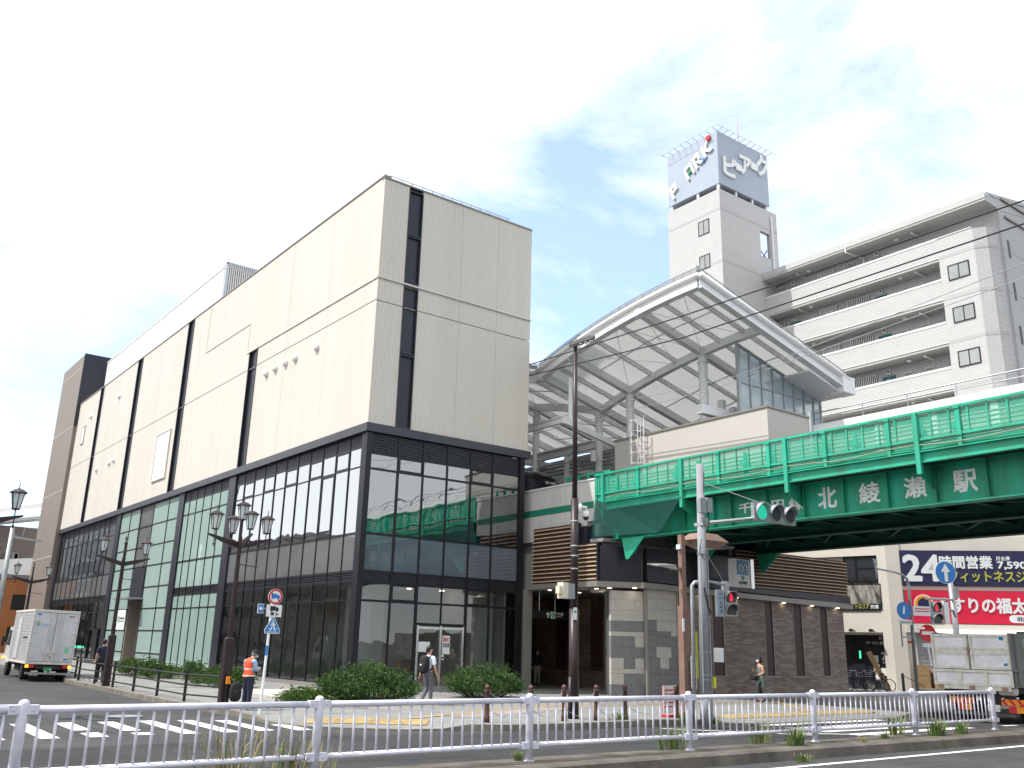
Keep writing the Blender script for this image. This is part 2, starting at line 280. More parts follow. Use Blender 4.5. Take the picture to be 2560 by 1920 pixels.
# ------------------------------------------------------------------ mesh helpers
class Fr:
    # vertical plane frame: s along direction, n outward, z up
    def __init__(f, o, ang, sgn=-1):
        f.o = o; f.d = (cos(R(ang)), sin(R(ang))); f.nn = (-f.d[1], f.d[0]) if sgn > 0 else (f.d[1], -f.d[0]); f.ang = ang
    def p(f, s, n, z): return (f.o[0]+f.d[0]*s+f.nn[0]*n, f.o[1]+f.d[1]*s+f.nn[1]*n, z)
SPLIT = set('column dark_panel downlight post pier gutter edge_beam inner_girder bracket support_post secondary_post cross_beam web_stiffener notice poster door_glass windscreen side_window shoes strap hinge mud_flap ribbed_side drain_pipe end_window rail clamp corner_trim lobby_panel inner_column upper_panel entrance_jamb strip_light round_marker sticker hanger control_box caption_panel blue_label parapet coping bottom_flange fence_bar floor_slab low_beam louvre_post rail_strip shelter_frame end_trim eave_trim pane pipe pocket side_rail reflective_tape warning_sticker lobby_side_wall roof_beam vent_hood band cable_bracket tie_rod plinth panel_joint joint_line'.split())
class MB:
    def __init__(s): s.v = []; s.f = []; s.m = []
    def add(s, vs, fs, m=0):
        k = len(s.v); s.v += [tuple(v) for v in vs]; s.f += [tuple(i+k for i in f) for f in fs]; s.m += [m]*len(fs); return s
    BF = [(0, 3, 2, 1), (4, 5, 6, 7), (0, 1, 5, 4), (1, 2, 6, 5), (2, 3, 7, 6), (3, 0, 4, 7)]
    def box(s, x0, x1, y0, y1, z0, z1, m=0):
        return s.add([(x0, y0, z0), (x1, y0, z0), (x1, y1, z0), (x0, y1, z0), (x0, y0, z1), (x1, y0, z1), (x1, y1, z1), (x0, y1, z1)], MB.BF, m)
    def fbox(s, F, s0, s1, n0, n1, z0, z1, m=0):
        return s.add([F.p(s0, n1, z0), F.p(s1, n1, z0), F.p(s1, n0, z0), F.p(s0, n0, z0), F.p(s0, n1, z1), F.p(s1, n1, z1), F.p(s1, n0, z1), F.p(s0, n0, z1)], MB.BF, m)
    def fquad(s, F, s0, s1, z0, z1, n=0, m=0):
        if F.nn[0]*F.d[1]-F.nn[1]*F.d[0] < 0: s0, s1 = s1, s0
        return s.add([F.p(s0, n, z0), F.p(s1, n, z0), F.p(s1, n, z1), F.p(s0, n, z1)], [(0, 1, 2, 3)], m)
    def fpoly(s, F, pts, n0, n1, m=0):
        k = len(pts); vs = [F.p(a, n1, b) for a, b in pts]+[F.p(a, n0, b) for a, b in pts]
        return s.add(vs, [tuple(range(k)), tuple(range(2*k-1, k-1, -1))]+[(i, i+k, (i+1) % k+k, (i+1) % k) for i in range(k)], m)
    def prism(s, poly, z0, z1, m=0):
        k = len(poly); vs = [(x, y, z0) for x, y in poly]+[(x, y, z1) for x, y in poly]
        return s.add(vs, [tuple(range(k-1, -1, -1)), tuple(range(k, 2*k))]+[(i, (i+1) % k, (i+1) % k+k, i+k) for i in range(k)], m)
    def loft(s, rings, m=0, caps=True):
        k = len(rings[0]); vs = [p for r in rings for p in r]; fs = []
        for j in range(len(rings)-1):
            for i in range(k): fs.append((j*k+i, j*k+(i+1) % k, (j+1)*k+(i+1) % k, (j+1)*k+i))
        if caps: fs += [tuple(range(k-1, -1, -1)), tuple((len(rings)-1)*k+i for i in range(k))]
        return s.add(vs, fs, m)
    def tube(s, pts, r, n=8, m=0):
        pts = [Vector(p) for p in pts]; rr = r if isinstance(r, (list, tuple)) else [r]*len(pts); rings = []
        ref = None
        for i, p in enumerate(pts):
            d = (pts[min(i+1, len(pts)-1)]-pts[max(i-1, 0)]).normalized()
            if ref is None: ref = Vector((0, 0, 1)) if abs(d.z) < 0.9 else Vector((1, 0, 0))
            a = d.cross(ref).normalized(); b = a.cross(d).normalized(); ref = b
            rings.append([tuple(p+(a*cos(2*pi*j/n)+b*sin(2*pi*j/n))*rr[i]) for j in range(n)])
        return s.loft(rings, m)
    def bar(s, p, q, wd, ht, m=0):
        # rectangular bar from p to q, ht measured upward-ish
        p, q = Vector(p), Vector(q); d = (q-p).normalized(); u = Vector((0, 0, 1)) if abs(d.z) < 0.95 else Vector((0, 1, 0))
        a = d.cross(u).normalized(); b = a.cross(d).normalized()
        ring = lambda c: [tuple(c+a*sx*wd/2+b*sy*ht/2) for sx, sy in ((-1, -1), (1, -1), (1, 1), (-1, 1))]
        return s.loft([ring(p), ring(q)], m)
    def lathe(s, c, prof, n=12, m=0, axis='z', rot=0, caps=True):
        rings = []
        for r, h in prof:
            ring = []
            for j in range(n):
                a = 2*pi*j/n+rot
                if axis == 'z': ring.append((c[0]+r*cos(a), c[1]+r*sin(a), c[2]+h))
                elif axis == 'x': ring.append((c[0]+h, c[1]+r*cos(a), c[2]+r*sin(a)))
                else: ring.append((c[0]+r*sin(a), c[1]+h, c[2]+r*cos(a)))
            rings.append(ring)
        return s.loft(rings, m, caps)
    def sup(s, c, r, e=1.0, n=12, k=8, m=0):
        # super-ellipsoid; e < 1 gives a boxier body
        sg = lambda x, p: math.copysign(abs(x)**p, x); rings = []
        for i in range(k+1):
            t = -pi/2+pi*i/k; ct, st = sg(cos(t), e), sg(sin(t), e)
            if i in (0, k): ct = 0.02
            rings.append([(c[0]+r[0]*ct*sg(cos(2*pi*j/n), e), c[1]+r[1]*ct*sg(sin(2*pi*j/n), e), c[2]+r[2]*st) for j in range(n)])
        return s.loft(rings, m)
    def disc(s, F, sc, zc, r, n0, n1, k=24, m=0, r2=None):
        return s.fpoly(F, [(sc+r*cos(2*pi*i/k), zc+(r2 or r)*sin(2*pi*i/k)) for i in range(k)], n0, n1, m)
    def ring(s, F, sc, zc, r0, r1, n0, n1, k=28, m=0):
        vs = []; fs = []
        for i in range(k):
            a = 2*pi*i/k
            for r, n in ((r0, n1), (r1, n1), (r1, n0), (r0, n0)): vs.append(F.p(sc+r*cos(a), n, zc+r*sin(a)))
        for i in range(k):
            j = (i+1) % k
            for q in range(4): fs.append((4*i+q, 4*j+q, 4*j+(q+1) % 4, 4*i+(q+1) % 4))
        return s.add(vs, fs, m)
    def ringf(s, F, s0, s1, z0, z1, t, n0, n1, m=0):
        # rectangular frame of bar width t
        s.fbox(F, s0, s1, n0, n1, z0, z0+t, m); s.fbox(F, s0, s1, n0, n1, z1-t, z1, m)
        s.fbox(F, s0, s0+t, n0, n1, z0+t, z1-t, m); return s.fbox(F, s1-t, s1, n0, n1, z0+t, z1-t, m)
    def pieces(s):
        # separate touching groups of shells into meshes of their own
        n = len(s.v); par = list(range(n))
        def fd(a):
            while par[a] != a: par[a] = par[par[a]]; a = par[a]
            return a
        for f in s.f:
            for i in f[1:]: par[fd(i)] = fd(f[0])
        cp = {}
        for i in range(n): cp.setdefault(fd(i), []).append(i)
        ks = list(cp); bb = []
        for k in ks:
            P = [s.v[i] for i in cp[k]]; bb.append([(min(p[a] for p in P), max(p[a] for p in P)) for a in range(3)])
        cl = list(range(len(ks)))
        def f2(a):
            while cl[a] != a: a = cl[a]
            return a
        for i in range(len(ks)):
            for j in range(i):
                if all(max(bb[i][a][0]-bb[j][a][1], bb[j][a][0]-bb[i][a][1]) < .03 for a in range(3)): cl[f2(i)] = f2(j)
        where = {k: f2(i) for i, k in enumerate(ks)}; out = {}
        for f, m in zip(s.f, s.m):
            q = out.setdefault(where[fd(f[0])], MB()); mpv = q.__dict__.setdefault('mp', {}); nf = []
            for i in f:
                if i not in mpv: mpv[i] = len(q.v); q.v.append(s.v[i])
                nf.append(mpv[i])
            q.f.append(tuple(nf)); q.m.append(m)
        return list(out.values())
    def build(s, name, mat, parent=None, smooth=False):
        if parent is not None and name in SPLIT:
            ps = s.pieces()
            if 1 < len(ps) <= 100: return [q.build1(name, mat, parent, smooth) for q in ps][0]
        return s.build1(name, mat, parent, smooth)
    def build1(s, name, mat, parent=None, smooth=False):
        me = bpy.data.meshes.new(name)
        vs = s.v
        if parent is not None:
            inv = wmat(parent).inverted(); vs = [inv @ Vector(v) for v in s.v]
        me.from_pydata(vs, [], s.f)
        mats = mat if isinstance(mat, (list, tuple)) else [mat]
        for m in mats: me.materials.append(MT[m] if isinstance(m, str) else m)
        if len(mats) > 1: me.polygons.foreach_set('material_index', s.m)
        if smooth: me.polygons.foreach_set('use_smooth', [True]*len(me.polygons))
        me.update(); o = bpy.data.objects.new(name, me); COL.objects.link(o)
        if parent is not None: o.parent = parent
        return o
def wmat(o):
    m = Matrix.LocRotScale(o.location, o.rotation_euler, o.scale)
    return wmat(o.parent) @ m if o.parent else m
def tag(o, label, cat, group=None):
    o['label'] = label; o['category'] = cat
    if group: o['group'] = group
    return o
def thing(name, label, cat, loc=(0, 0, 0), rz=0, group=None):
    o = bpy.data.objects.new(name, None); COL.objects.link(o); o.location = loc; o.rotation_euler = (0, 0, rz); o.empty_display_size = 0.3
    return tag(o, label, cat, group)
def struct(o): o['kind'] = 'structure'; return o
def stuff(o): o['kind'] = 'stuff'; return o
def dup(root, loc, rz=None, label=None, scale=None):
    def cp(o, par):
        c = o.copy(); COL.objects.link(c)
        if par: c.parent = par
        for ch in [x for x in bpy.data.objects if x.parent == o]: cp(ch, c)
        return c
    r = cp(root, None); r.location = loc
    if rz is not None: r.rotation_euler = (0, 0, rz)
    if scale is not None: r.scale = (scale,)*3
    if label: r['label'] = label
    return r
def text(body, F, s0, s1, z0, z1, n, mat, name, parent, depth=0.01, bold=0.0, sp=1.0):
    c = bpy.data.curves.new(name, 'FONT'); c.body = body; c.offset = min(bold, .006); c.space_character = sp; c.resolution_u = 3
    t = bpy.data.objects.new(name, c); COL.objects.link(t)
    dg = bpy.context.evaluated_depsgraph_get(); me0 = bpy.data.meshes.new_from_object(t.evaluated_get(dg))
    vs = [v.co.copy() for v in me0.vertices]; fs = [tuple(p.vertices) for p in me0.polygons]
    bpy.data.objects.remove(t); bpy.data.curves.remove(c); bpy.data.meshes.remove(me0)
    if not vs: return None
    xa, xb = min(v.x for v in vs), max(v.x for v in vs); ya, yb = min(v.y for v in vs), max(v.y for v in vs)
    mp_ = lambda v, nn: F.p(s0+(v.x-xa)/(xb-xa)*(s1-s0), nn, z0+(v.y-ya)/max(yb-ya, 1e-6)*(z1-z0))
    b = MB(); k = len(vs); h_ = yb-ya if yb > ya else 1
    sh = [(0, 0)] if bold < .012 else [(0, 0), (bold*.6, bold*.3), (-bold*.6, -bold*.3), (-bold*.3, bold*.6), (bold*.3, -bold*.6)]
    # side walls along boundary edges
    cnt = {}
    for f in fs:
        for i in range(len(f)): e = (f[i], f[(i+1) % len(f)]); cnt[tuple(sorted(e))] = cnt.get(tuple(sorted(e)), 0)+1
    sides = [(a, c_, c_+k, a+k) for (a, c_), q in cnt.items() if q == 1]
    for i_, (dx, dy) in enumerate(sh):
        dv = Vector((dx, dy, 0)); o_ = i_*.0007
        b.add([mp_(v+dv, n+depth+o_) for v in vs]+[mp_(v+dv, n-o_) for v in vs], fs+sides)
    return b.build(name, mat, parent)
# ------------------------------------------------------------------ setting: ground, roads, pavements
def sheet(name, pts, z, mat):
    b = MB(); b.add([(x, y, z) for x, y in pts], [tuple(range(len(pts)))]); return struct(b.build(name, mat))
sheet('road', [(-600, -600), (600, -600), (600, 600), (-600, 600)], 0, 'asphalt')
sheet('road_resurfacing', [(-60, 12.0), (21.5, 12.0), (21.0, 17.6), (12.2, 17.9), (9.4, 18.72), (3, 18.55), (-60, 18.3)], 0.004, 'asphalt_new')
# corner pavement with dropped edges
EDGE = [(9.3, 160, .15), (9.3, 60, .15), (9.3, 45.5, .15), (8.87, 42.5, .15), (8.85, 28, .15), (9.1, 26, .15), (9.3, 23.8, .12), (9.28, 22, .05), (9.7, 20.7, .025), (10.6, 19.85, .025), (11.5, 19.15, .025), (12.2, 18.8, .05), (12.8, 18.55, .15), (13.5, 18.15, .15),
        (15, 17.95, .15), (17, 17.9, .15), (18.7, 17.95, .15), (19.9, 17.7, .13), (20.7, 17.35, .05), (22, 17.15, .025), (28.3, 17.05, .025), (29.4, 17.1, .15), (60, 17.0, .15), (160, 17.0, .15)]
b = MB(); inner = []
def offs(i, d):
    p = Vector(EDGE[i][:2]); a = Vector(EDGE[max(i-1, 0)][:2]); c = Vector(EDGE[min(i+1, len(EDGE)-1)][:2]); t = (c-a).normalized(); nn = Vector((-t.y, t.x))
    return p+nn*d
k = len(EDGE)
for i in range(k):
    p1 = offs(i, .16); p2 = offs(i, 1.5)
    b.v += [(p1.x, p1.y, EDGE[i][2]), (p2.x, p2.y, .15)]; inner.append(2*i+1)
for i in range(k-1): b.f.append((2*i, 2*i+2, 2*i+3, 2*i+1)); b.m.append(0)
b.v.append((160, 160, .15)); b.f.append(tuple(inner+[len(b.v)-1])); b.m.append(0)
struct(b.build('pavement', 'paving'))
b = MB()
for i in range(k-1):
    # individual kerb stones along each run
    A, B = Vector(EDGE[i]), Vector(EDGE[i+1]); Ln = (B-A).length; q = max(1, int(min(Ln, 60)/0.62)) if Ln < 70 else 1
    a0, b0 = offs(i, .165), offs(i+1, .165)
    for j in range(q):
        t0, t1 = j/q, (j+1)/q-(0.012/Ln if q > 1 else 0)
        P0, P1 = A.lerp(B, t0), A.lerp(B, t1); I0, I1 = a0.lerp(b0, t0), a0.lerp(b0, t1); e = .004
        b.add([(P0.x, P0.y, -.02), (P1.x, P1.y, -.02), (I1.x, I1.y, -.02), (I0.x, I0.y, -.02), (P0.x, P0.y, P0.z+e), (P1.x, P1.y, P1.z+e), (I1.x, I1.y, P1.z+e), (I0.x, I0.y, P0.z+e)], MB.BF)
struct(b.build('kerb', 'kerb'))
sheet('pavement_band', [(13.6, 20.5), (13.9, 21.4), (21.4, 24.6), (21.2, 22.9), (14.2, 20.1)], .157, 'paving_pink')
# opposite pavement of the side street, outside the left edge of the view
b = MB(); b.box(-3.5, 3.05, 25.8, 160, -.02, .15); struct(b.build('pavement_opposite', 'paving'))
# tactile strips
b = MB()
def pave_z(x, y):
    best = 9; ze = .15; P = Vector((x, y))
    for i in range(2, len(EDGE)-2):
        a, c = Vector(EDGE[i][:2]), Vector(EDGE[i+1][:2]); t = max(0, min(1, (P-a).dot(c-a)/(c-a).length_squared)); d = (P-a.lerp(c, t)).length
        if d < best: best = d; ze = EDGE[i][2]+(EDGE[i+1][2]-EDGE[i][2])*t
    return ze+(.15-ze)*max(0, min(1, (best-.16)/1.34))
def strip(pts, wd, z=.012):
    for i in range(len(pts)-1):
        p, q = Vector(pts[i]), Vector(pts[i+1]); t = (q-p).normalized(); nn = Vector((-t.y, t.x))*wd/2; k_ = max(2, int((q-p).length/.3))
        for j in range(k_):
            a, c = p.lerp(q, j/k_), p.lerp(q, (j+1)/k_); b.add([(*u, pave_z(*u)+z) for u in (a-nn, c-nn, c, a)]+[(*u, pave_z(*u)+z) for u in (a+nn, c+nn)], [(0, 1, 2, 3), (3, 2, 5, 4)])
strip([(10.0, 21.55), (12.4, 19.75)], .75); strip([(12.35, 20.5), (17.3, 22.75), (21.3, 23.6)], .3); strip([(21.3, 23.2), (23.4, 22.9), (29.7, 22.9), (41, 24.6)], .3); strip([(26.2, 18.75), (29.7, 22.7)], .3); strip([(21.4, 18.35), (28.9, 18.3)], .6)
struct(b.build('tactile_paving', 'tactile'))
# road markings
b = MB()
def mark(x0, y0, x1, y1, wd, z=.008):
    p, q = Vector((x0, y0)), Vector((x1, y1)); t = (q-p).normalized(); nn = Vector((-t.y, t.x))*wd/2
    b.add([(*(p-nn), z), (*(q-nn), z), (*(q+nn), z), (*(p+nn), z)], [(0, 1, 2, 3)])
mark(-60, 15.75, 19.3, 15.85, .15); mark(-30, 10.75, 80, 10.62, .15); mark(17.9, 17.3, 20.4, 14.4, .13); mark(19.3, 15.85, 23, 13.1, .13)
mark(29, 14.0, 90, 13.9, .15); mark(-4, 18.9, 2.0, 18.9, .3)
struct(b.build('road_lines', 'paint'))
b = MB()
for x, segs in [(3.15, [(20.25, 23.7)]), (4.1, [(20.22, 23.68)]), (5.0, [(20.2, 21.1), (21.7, 23.65)]), (5.92, [(20.3, 20.78), (21.3, 23.6)]), (6.82, [(20.2, 23.6)]), (7.7, [(20.2, 23.45)]), (8.52, [(20.28, 23.15)]), (9.35, [(20.1, 21.65)])]:
    for a, c in segs: b.add([(x-.18, a, .008), (x+.18, a, .008), (x+.18, c, .008), (x-.18, c, .008)], [(0, 1, 2, 3)])
for y in (16.85, 15.9, 15.02, 14.1, 13.2): b.add([(21.4, y-.2, .012), (27.2, y-.2, .012), (27.2, y+.2, .012), (21.4, y+.2, .012)], [(0, 1, 2, 3)])
struct(b.build('crosswalk', 'paint'))
b = MB()
for (x, y, r) in [(4.83, 29.6, .55), (6.75, 25.1, .42)]: b.lathe((x, y, 0), [(r, .003), (r, .010), (.01, .010)], 28)
struct(b.build('manhole_covers', 'galv'))
b = MB(); rn = random.Random(5)
for x0, y0, ang, Ln in ((-2, 14.3, 2, 12), (6, 13.2, -1, 9), (14, 14.8, 3, 6), (3, 24.8, 88, 9), (5.6, 20, 92, 7), (7.2, 27, 80, 8), (4, 31, 95, 10), (24, 15.3, -2, 8), (2, 18.5, 0, 7)):
    # tar sealed cracks wandering across the road
    p = Vector((x0, y0)); a = R(ang); prev = None
    for i in range(int(Ln/.3)):
        a += rn.uniform(-.22, .22)*(.6); q = p+Vector((cos(a), sin(a)))*.3; nn = Vector((-sin(a), cos(a)))*rn.uniform(.008, .02)
        cur = ((*(q-nn), .0055), (*(q+nn), .0055))
        if prev: b.add([prev[0], cur[0], cur[1], prev[1]], [(0, 1, 2, 3)])
        prev = cur; p = q; a += (R(ang)-a)*.2
struct(b.build('road_cracks', 'rubber'))
# median
b = MB(); pr = [(11.18, -.02), (11.24, .17), (11.32, .2), (12.2, .2), (12.26, .15), (12.26, -.02)]
rings = [[(x, y+dy, z) for y, z in pr] for x, dy in ([(-40, .25), (11, .25)]+[(11+1.0*i, .25-.022*i) for i in range(1, 15)])]
rings += [[(25.6, 11.74+(y-11.74)*.75-.08, z) for y, z in pr], [(26.0, 11.74+(y-11.74)*.25-.08, z*.9) for y, z in pr]]
b.loft(rings); struct(b.build('median', 'median'))

# ------------------------------------------------------------------ station building block: commercial building
O = (16.9, 32.6); FL = Fr(O, 91.05, 1); FR = Fr(O, 0, -1)
LEN, WID, TOP = 54.4, 8.1, 22.0
bd = thing('commercial_building', 'large cream ribbed building with black glazed lower floors on the street corner', 'building', (*O, .15))
def ribs(F, s0, s1, z0, z1, n, pitch=.11, d=.014):
    b = MB(); k = int((s1-s0)/pitch); pts = []
    for i in range(k):
        a = s0+(s1-s0)*i/k; st = (s1-s0)/k
        pts += [(a, n), (a+st*.62, n), (a+st*.68, n-d), (a+st*.94, n-d)]
    pts.append((s1, n))
    vs = [F.p(a, c, z0) for a, c in pts]+[F.p(a, c, z1) for a, c in pts]; q = len(pts)
    return b.add(vs, [(i, i+1, q+i+1, q+i) for i in range(q-1)])
W = MB()
GZ = .012
stl = [(12.77, 13.9, 10.65, 17.17), (24.25, 25.39, 10.65, TOP), (35.3, 36.5, 10.65, TOP), (46.03, 47.05, 10.65, TOP)]
def wallrun(F, spans, zs, n=.15):
    for s0, s1, z0, z1 in spans:
        r = ribs(F, s0, s1, z0, z1, n, .11, .014 if F is FR else .005); W.add(r.v, r.f)
wallrun(FL, [(-.15, 12.77, 10.65, 16.08), (-.15, 12.77, 16.12, 17.1), (-.15, 14.3, 17.2, TOP), (13.9, 24.25, 10.65, 16.08), (13.9, 24.25, 16.12, 17.2), (14.3, 24.25, 17.2, TOP),
             (25.39, 35.3, 10.65, 16.08), (25.39, 35.3, 16.12, TOP), (36.5, 46.03, 10.65, 16.08), (36.5, 46.03, 16.12, TOP), (47.05, LEN, 10.65, 16.08), (47.05, LEN, 16.12, TOP)], 0)
wallrun(FR, [(-.15, 1.13, 10.65, 16.04), (-.15, 1.13, 16.08, 17.1), (-.15, 1.13, 17.2, TOP-.1), (1.88, WID+.1, 10.65, 16.04), (1.88, WID+.1, 16.08, 17.1), (1.88, WID+.1, 17.2, TOP-.1)], 0)
W.build('upper_wall', 'siding', bd)
b = MB()   # wall core behind the siding, roof, and the unseen sides
def corner(n, z): return [(*Vector(FL.p(0, 0, 0)).xy, z)]
p0 = FR.p(.1, -.1, 0); p1 = FR.p(WID+.05, -.1, 0); p3 = FL.p(LEN, -.1, 0); p2 = (p3[0]+WID+.1, p3[1], 0)
b.prism([p0[:2], p1[:2], p2[:2], p3[:2]], 10.5, TOP-.25)
b.build('wall_core', 'siding', bd)
b = MB()
for F, s1 in ((FL, LEN), (FR, WID+.1)): b.fbox(F, -.17, s1, -.12, .19, TOP-(.1 if F is FR else 0), TOP+.07-(.1 if F is FR else 0))
b.build('roof_coping', 'fascia', bd)
b = MB()
for a, c, z0, z1 in stl: b.fbox(FL, a, c, -.05, .04, z0, z1); b.fbox(FL, a, a+.07, .04, .19, z0, z1); b.fbox(FL, c-.07, c, .04, .19, z0, z1)
b.build('dark_panel', 'navy', bd)
b = MB()
b.fbox(FR, 1.13, 1.88, -.02, .02, 10.65, TOP-.1)
for z0, z1 in ((10.65, 13.9), (13.93, 17.08), (17.24, 19.5), (19.53, 21.75)): b.fbox(FR, 1.13, 1.88, .02, .06, z0, z1); b.ringf(FR, 1.13, 1.88, z0, z1, .06, .06, .17)
b.build('dark_panel', 'navy', bd)
b = MB()
b.fbox(FL, -.17, 14.3, .1, .19, 17.11, 17.19); b.fbox(FR, -.19, WID+.14, .1, .20, 17.11, 17.19); b.fbox(FL, 14.26, 14.3, .13, .17, 17.2, 18.9); b.fbox(FL, 14.26, 21.3, .13, .18, 18.88, 18.93); b.fbox(FL, 21.26, 21.3, .13, .165, 18.9, TOP)
b.build('flashing', 'siding', bd)
b = MB()
for i in range(1, 12):
    if not any(a-.1 < i*4.55 < c+.1 for a, c, _, _ in stl): b.fbox(FL, i*4.55-.008, i*4.55+.008, .1, .1515, 10.66, TOP-.05)
for s in (4.1, 6.2): b.fbox(FR, s-.008, s+.008, .1, .1515, 10.66, TOP-.15)
b.build('cladding_joint', 'apt_band', bd)
b = MB(); b.fbox(FL, -.02, LEN, .08, .125, 16.08, 16.12); b.fbox(FR, -.02, WID, .08, .125, 16.04, 16.08); b.fbox(FR, -.1, WID+.06, .08, .14, 17.0, 17.11); b.build('panel_joint', 'fascia', bd)
b = MB(); zc = TOP+.05
for i in range(13): b.tube([FR.p(.4+i*.55, -.3, zc-.3), FR.p(.4+i*.55, -.3, zc+.32)], .018, 6)
b.tube([FR.p(.3, -.3, zc+.32), FR.p(7.1, -.3, zc+.32)], .022, 6); b.build('roof_rail', 'galv', bd)
# windows in the siding
for s0, s1, z0, z1 in ((26.2, 29.0, 11.72, 14.97), (50.7, 51.7, 17.86, 19.5)):
    b = MB(); b.ringf(FL, s0, s1, z0, z1, .1, .1, .24); f = b.build('blind_window', 'siding', bd)
    b = MB(); b.fbox(FL, s0+.1, s1-.1, .1, .2, z0+.1, z1-.1); b.fbox(FL, s0+(s1-s0)*.33, s0+(s1-s0)*.33+.05, .2, .22, z0+.1, z1-.1); b.build('panel', 'white', f)
for s, z in [(40.67, 20.04), (49.17, 19.96), (40.67, 14.69), (39.48, 14.74), (44.37, 14.68), (11.2, 15.3), (10.07, 15.32), (8.84, 15.33), (7.71, 15.31), (5.34, 15.27)]:
    b = MB(); c = FL.p(s, .12, z); r = .2
    rg = []
    for rr, nn in ((r, 0), (r, .05), (r*.98, .1), (r*.8, .16), (r*.45, .19), (.02, .2)):
        rg.append([FL.p(s+rr*cos(2*pi*j/14), .13+nn*(1 if True else 1), z+rr*sin(2*pi*j/14)+(.0)) for j in range(14)])
    b.loft(rg); b.build('vent_hood', 'white', bd, True)
# cornice band
b = MB(); z0, z1 = 10.3, 10.65
b.fbox(FR, -.22, WID+.25, -.1, .22, z0+.002, z1+.002)
for i in range(24): b.fbox(FL, -.22+i*2.28+.006*(i > 0), -.22+(i+1)*2.28-.006, -.1, .22, z0, z1)
b.build('cornice', 'cornice', bd)
# curtain walls
def mull(b, F, s, z0, z1, wd=.05, n0=-.03, n1=.035): b.fbox(F, s-wd/2, s+wd/2, n0, n1, z0, z1)
def trans(b, F, s0, s1, z, t=.05, n0=-.03, n1=.02): b.fbox(F, s0, s1, n0, n1, z-t/2, z+t/2)
def louvre(F, s0, s1, z0, z1, par, n=7):
    b = MB(); b.fbox(F, s0, s1, -.12, -.09, z0, z1)
    for i in range(n): zz = z0+(z1-z0)*(i+.5)/n; b.fbox(F, s0, s1, -.09, .005, zz-(z1-z0)/n*.22, zz+(z1-z0)/n*.22)
    return b.build('louvre', 'cornice', par)
def sash(b, F, s0, s1, z0, z1, t=.07): b.ringf(F, s0+.03, s1-.03, z0+.03, z1-.03, t, -.03, .015)
def quads(F, mu, zr, n=-.004):
    b = MB()
    for i in range(len(mu)-1):
        for z0, z1 in zr: b.fquad(F, mu[i], mu[i+1], z0, z1, n+random.uniform(-.0015, .0015))
    return b
def bay(F, mu, frosted=False, sashes=(), tall=(), nm='window_bay', gl='glass_left'):
    b = MB(); s0, s1 = mu[0], mu[-1]
    for s in mu: mull(b, F, s, .3, 10.28)
    for z in (9.72, 8.9, 6.17, 4.66, 4.28, 3.53, .33): trans(b, F, s0, s1, z, .09 if z in (6.17, 4.66, 4.28) else .06)
    for i in sashes:
        sash(b, F, mu[i], mu[i+1], 8.9, 9.72); sash(b, F, mu[i], mu[i+1], 3.53, 4.28)
    for i in tall: sash(b, F, mu[i], mu[i+1], 6.35, 8.9, .1); b.fbox(F, mu[i], mu[i+1], -.05, .04, 6.2, 6.35)
    par = b.build(nm, 'frame', bd)
    louvre(F, s0, s1, 9.75, 10.28, par, 8); louvre(F, s0, s1, 4.3, 4.64, par, 5)
    if frosted:
        quads(F, mu, [(4.7, 6.13), (6.2, 8.87), (8.93, 9.7)]).build('frosted_glass', 'frosted', par); quads(F, mu, [(.36, 3.5), (3.56, 4.25)]).build('frosted_glass', 'frosted_low', par)
    else:
        quads(F, mu, [(6.2, 8.87), (8.93, 9.7)]).build('upper_glass', gl, par); quads(F, mu, [(4.7, 6.13)]).build('spandrel_glass', 'spandrel', par)
        quads(F, mu, [(.36, 3.5), (3.56, 4.25)]).build('lower_glass', 'glass_low', par)
    return par
m1 = [.38, 1.5, 2.73, 3.99, 5.27, 6.56, 7.86, 9.1, 10.39, 11.64, 12.96, 14.05]
bay(FL, m1, sashes=(1, 3, 5, 7, 9), tall=(2,))
bay(FL, [15.04, 16.29, 17.58, 18.9, 20.08, 21.24, 22.13], True)
m4 = [36.49, 38.47, 39.82, 41.2, 42.9, 44.41, 45.95, 47.54, 49.19, 50.88, 52.3, 53.44]
p4 = bay(FL, m4, sashes=(1, 3, 5, 8))
# bay three: large frosted panes round a tall entrance recess
mu3 = [23.11, 25.1, 28.1, 30.95, 33.2, 35.48]; zr3 = [.33, .98, 2.3, 3.62, 4.93, 6.27, 7.55, 8.9, 10.25]
b = MB()
for s in mu3: mull(b, FL, s, .3, 10.28, .07)
for z in zr3:
    trans(b, FL, 23.11, 28.1, z, .07); trans(b, FL, 30.95, 35.48, z, .07)
    if z > 6: trans(b, FL, 28.1, 30.95, z, .07)
p3_ = b.build('window_bay', 'frame', bd)
zz = [(zr3[i]+.03, zr3[i+1]-.03) for i in range(8)]
g = MB()
for i in (0, 1, 3, 4):
    for a, c in zz:
        if i == 3 and a > 2 and a < 3.5: continue
        g.fquad(FL, mu3[i], mu3[i+1], a, c, -.004+random.uniform(-.001, .001))
g.build('frosted_glass', 'frosted', p3_)
g = MB()
for a, c in zz[5:]: g.fquad(FL, 28.1, 30.95, a, c, -.025)
g.build('spandrel_glass', 'spandrel', p3_)
g = MB(); g.fbox(FL, 28.15, 30.9, -.1, .06, 4.3, 6.2); g.build('dark_panel', 'navy', p3_)
g = MB(); g.fbox(FL, 27.9, 31.3, -.1, 1.0, 4.2, 4.28); g.build('entrance_canopy', 'galv', p3_)
g = MB(); g.fbox(FL, 28.1, 30.95, -2.0, -1.9, .15, 4.2); g.fbox(FL, 30.7, 30.95, -1.9, .0, .15, 4.2); g.fbox(FL, 28.1, 28.3, -1.9, .0, .15, 4.2); g.build('entrance_lobby', 'brownclad', p3_)
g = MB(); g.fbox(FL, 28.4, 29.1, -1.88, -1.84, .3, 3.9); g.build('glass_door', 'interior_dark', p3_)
F = FL
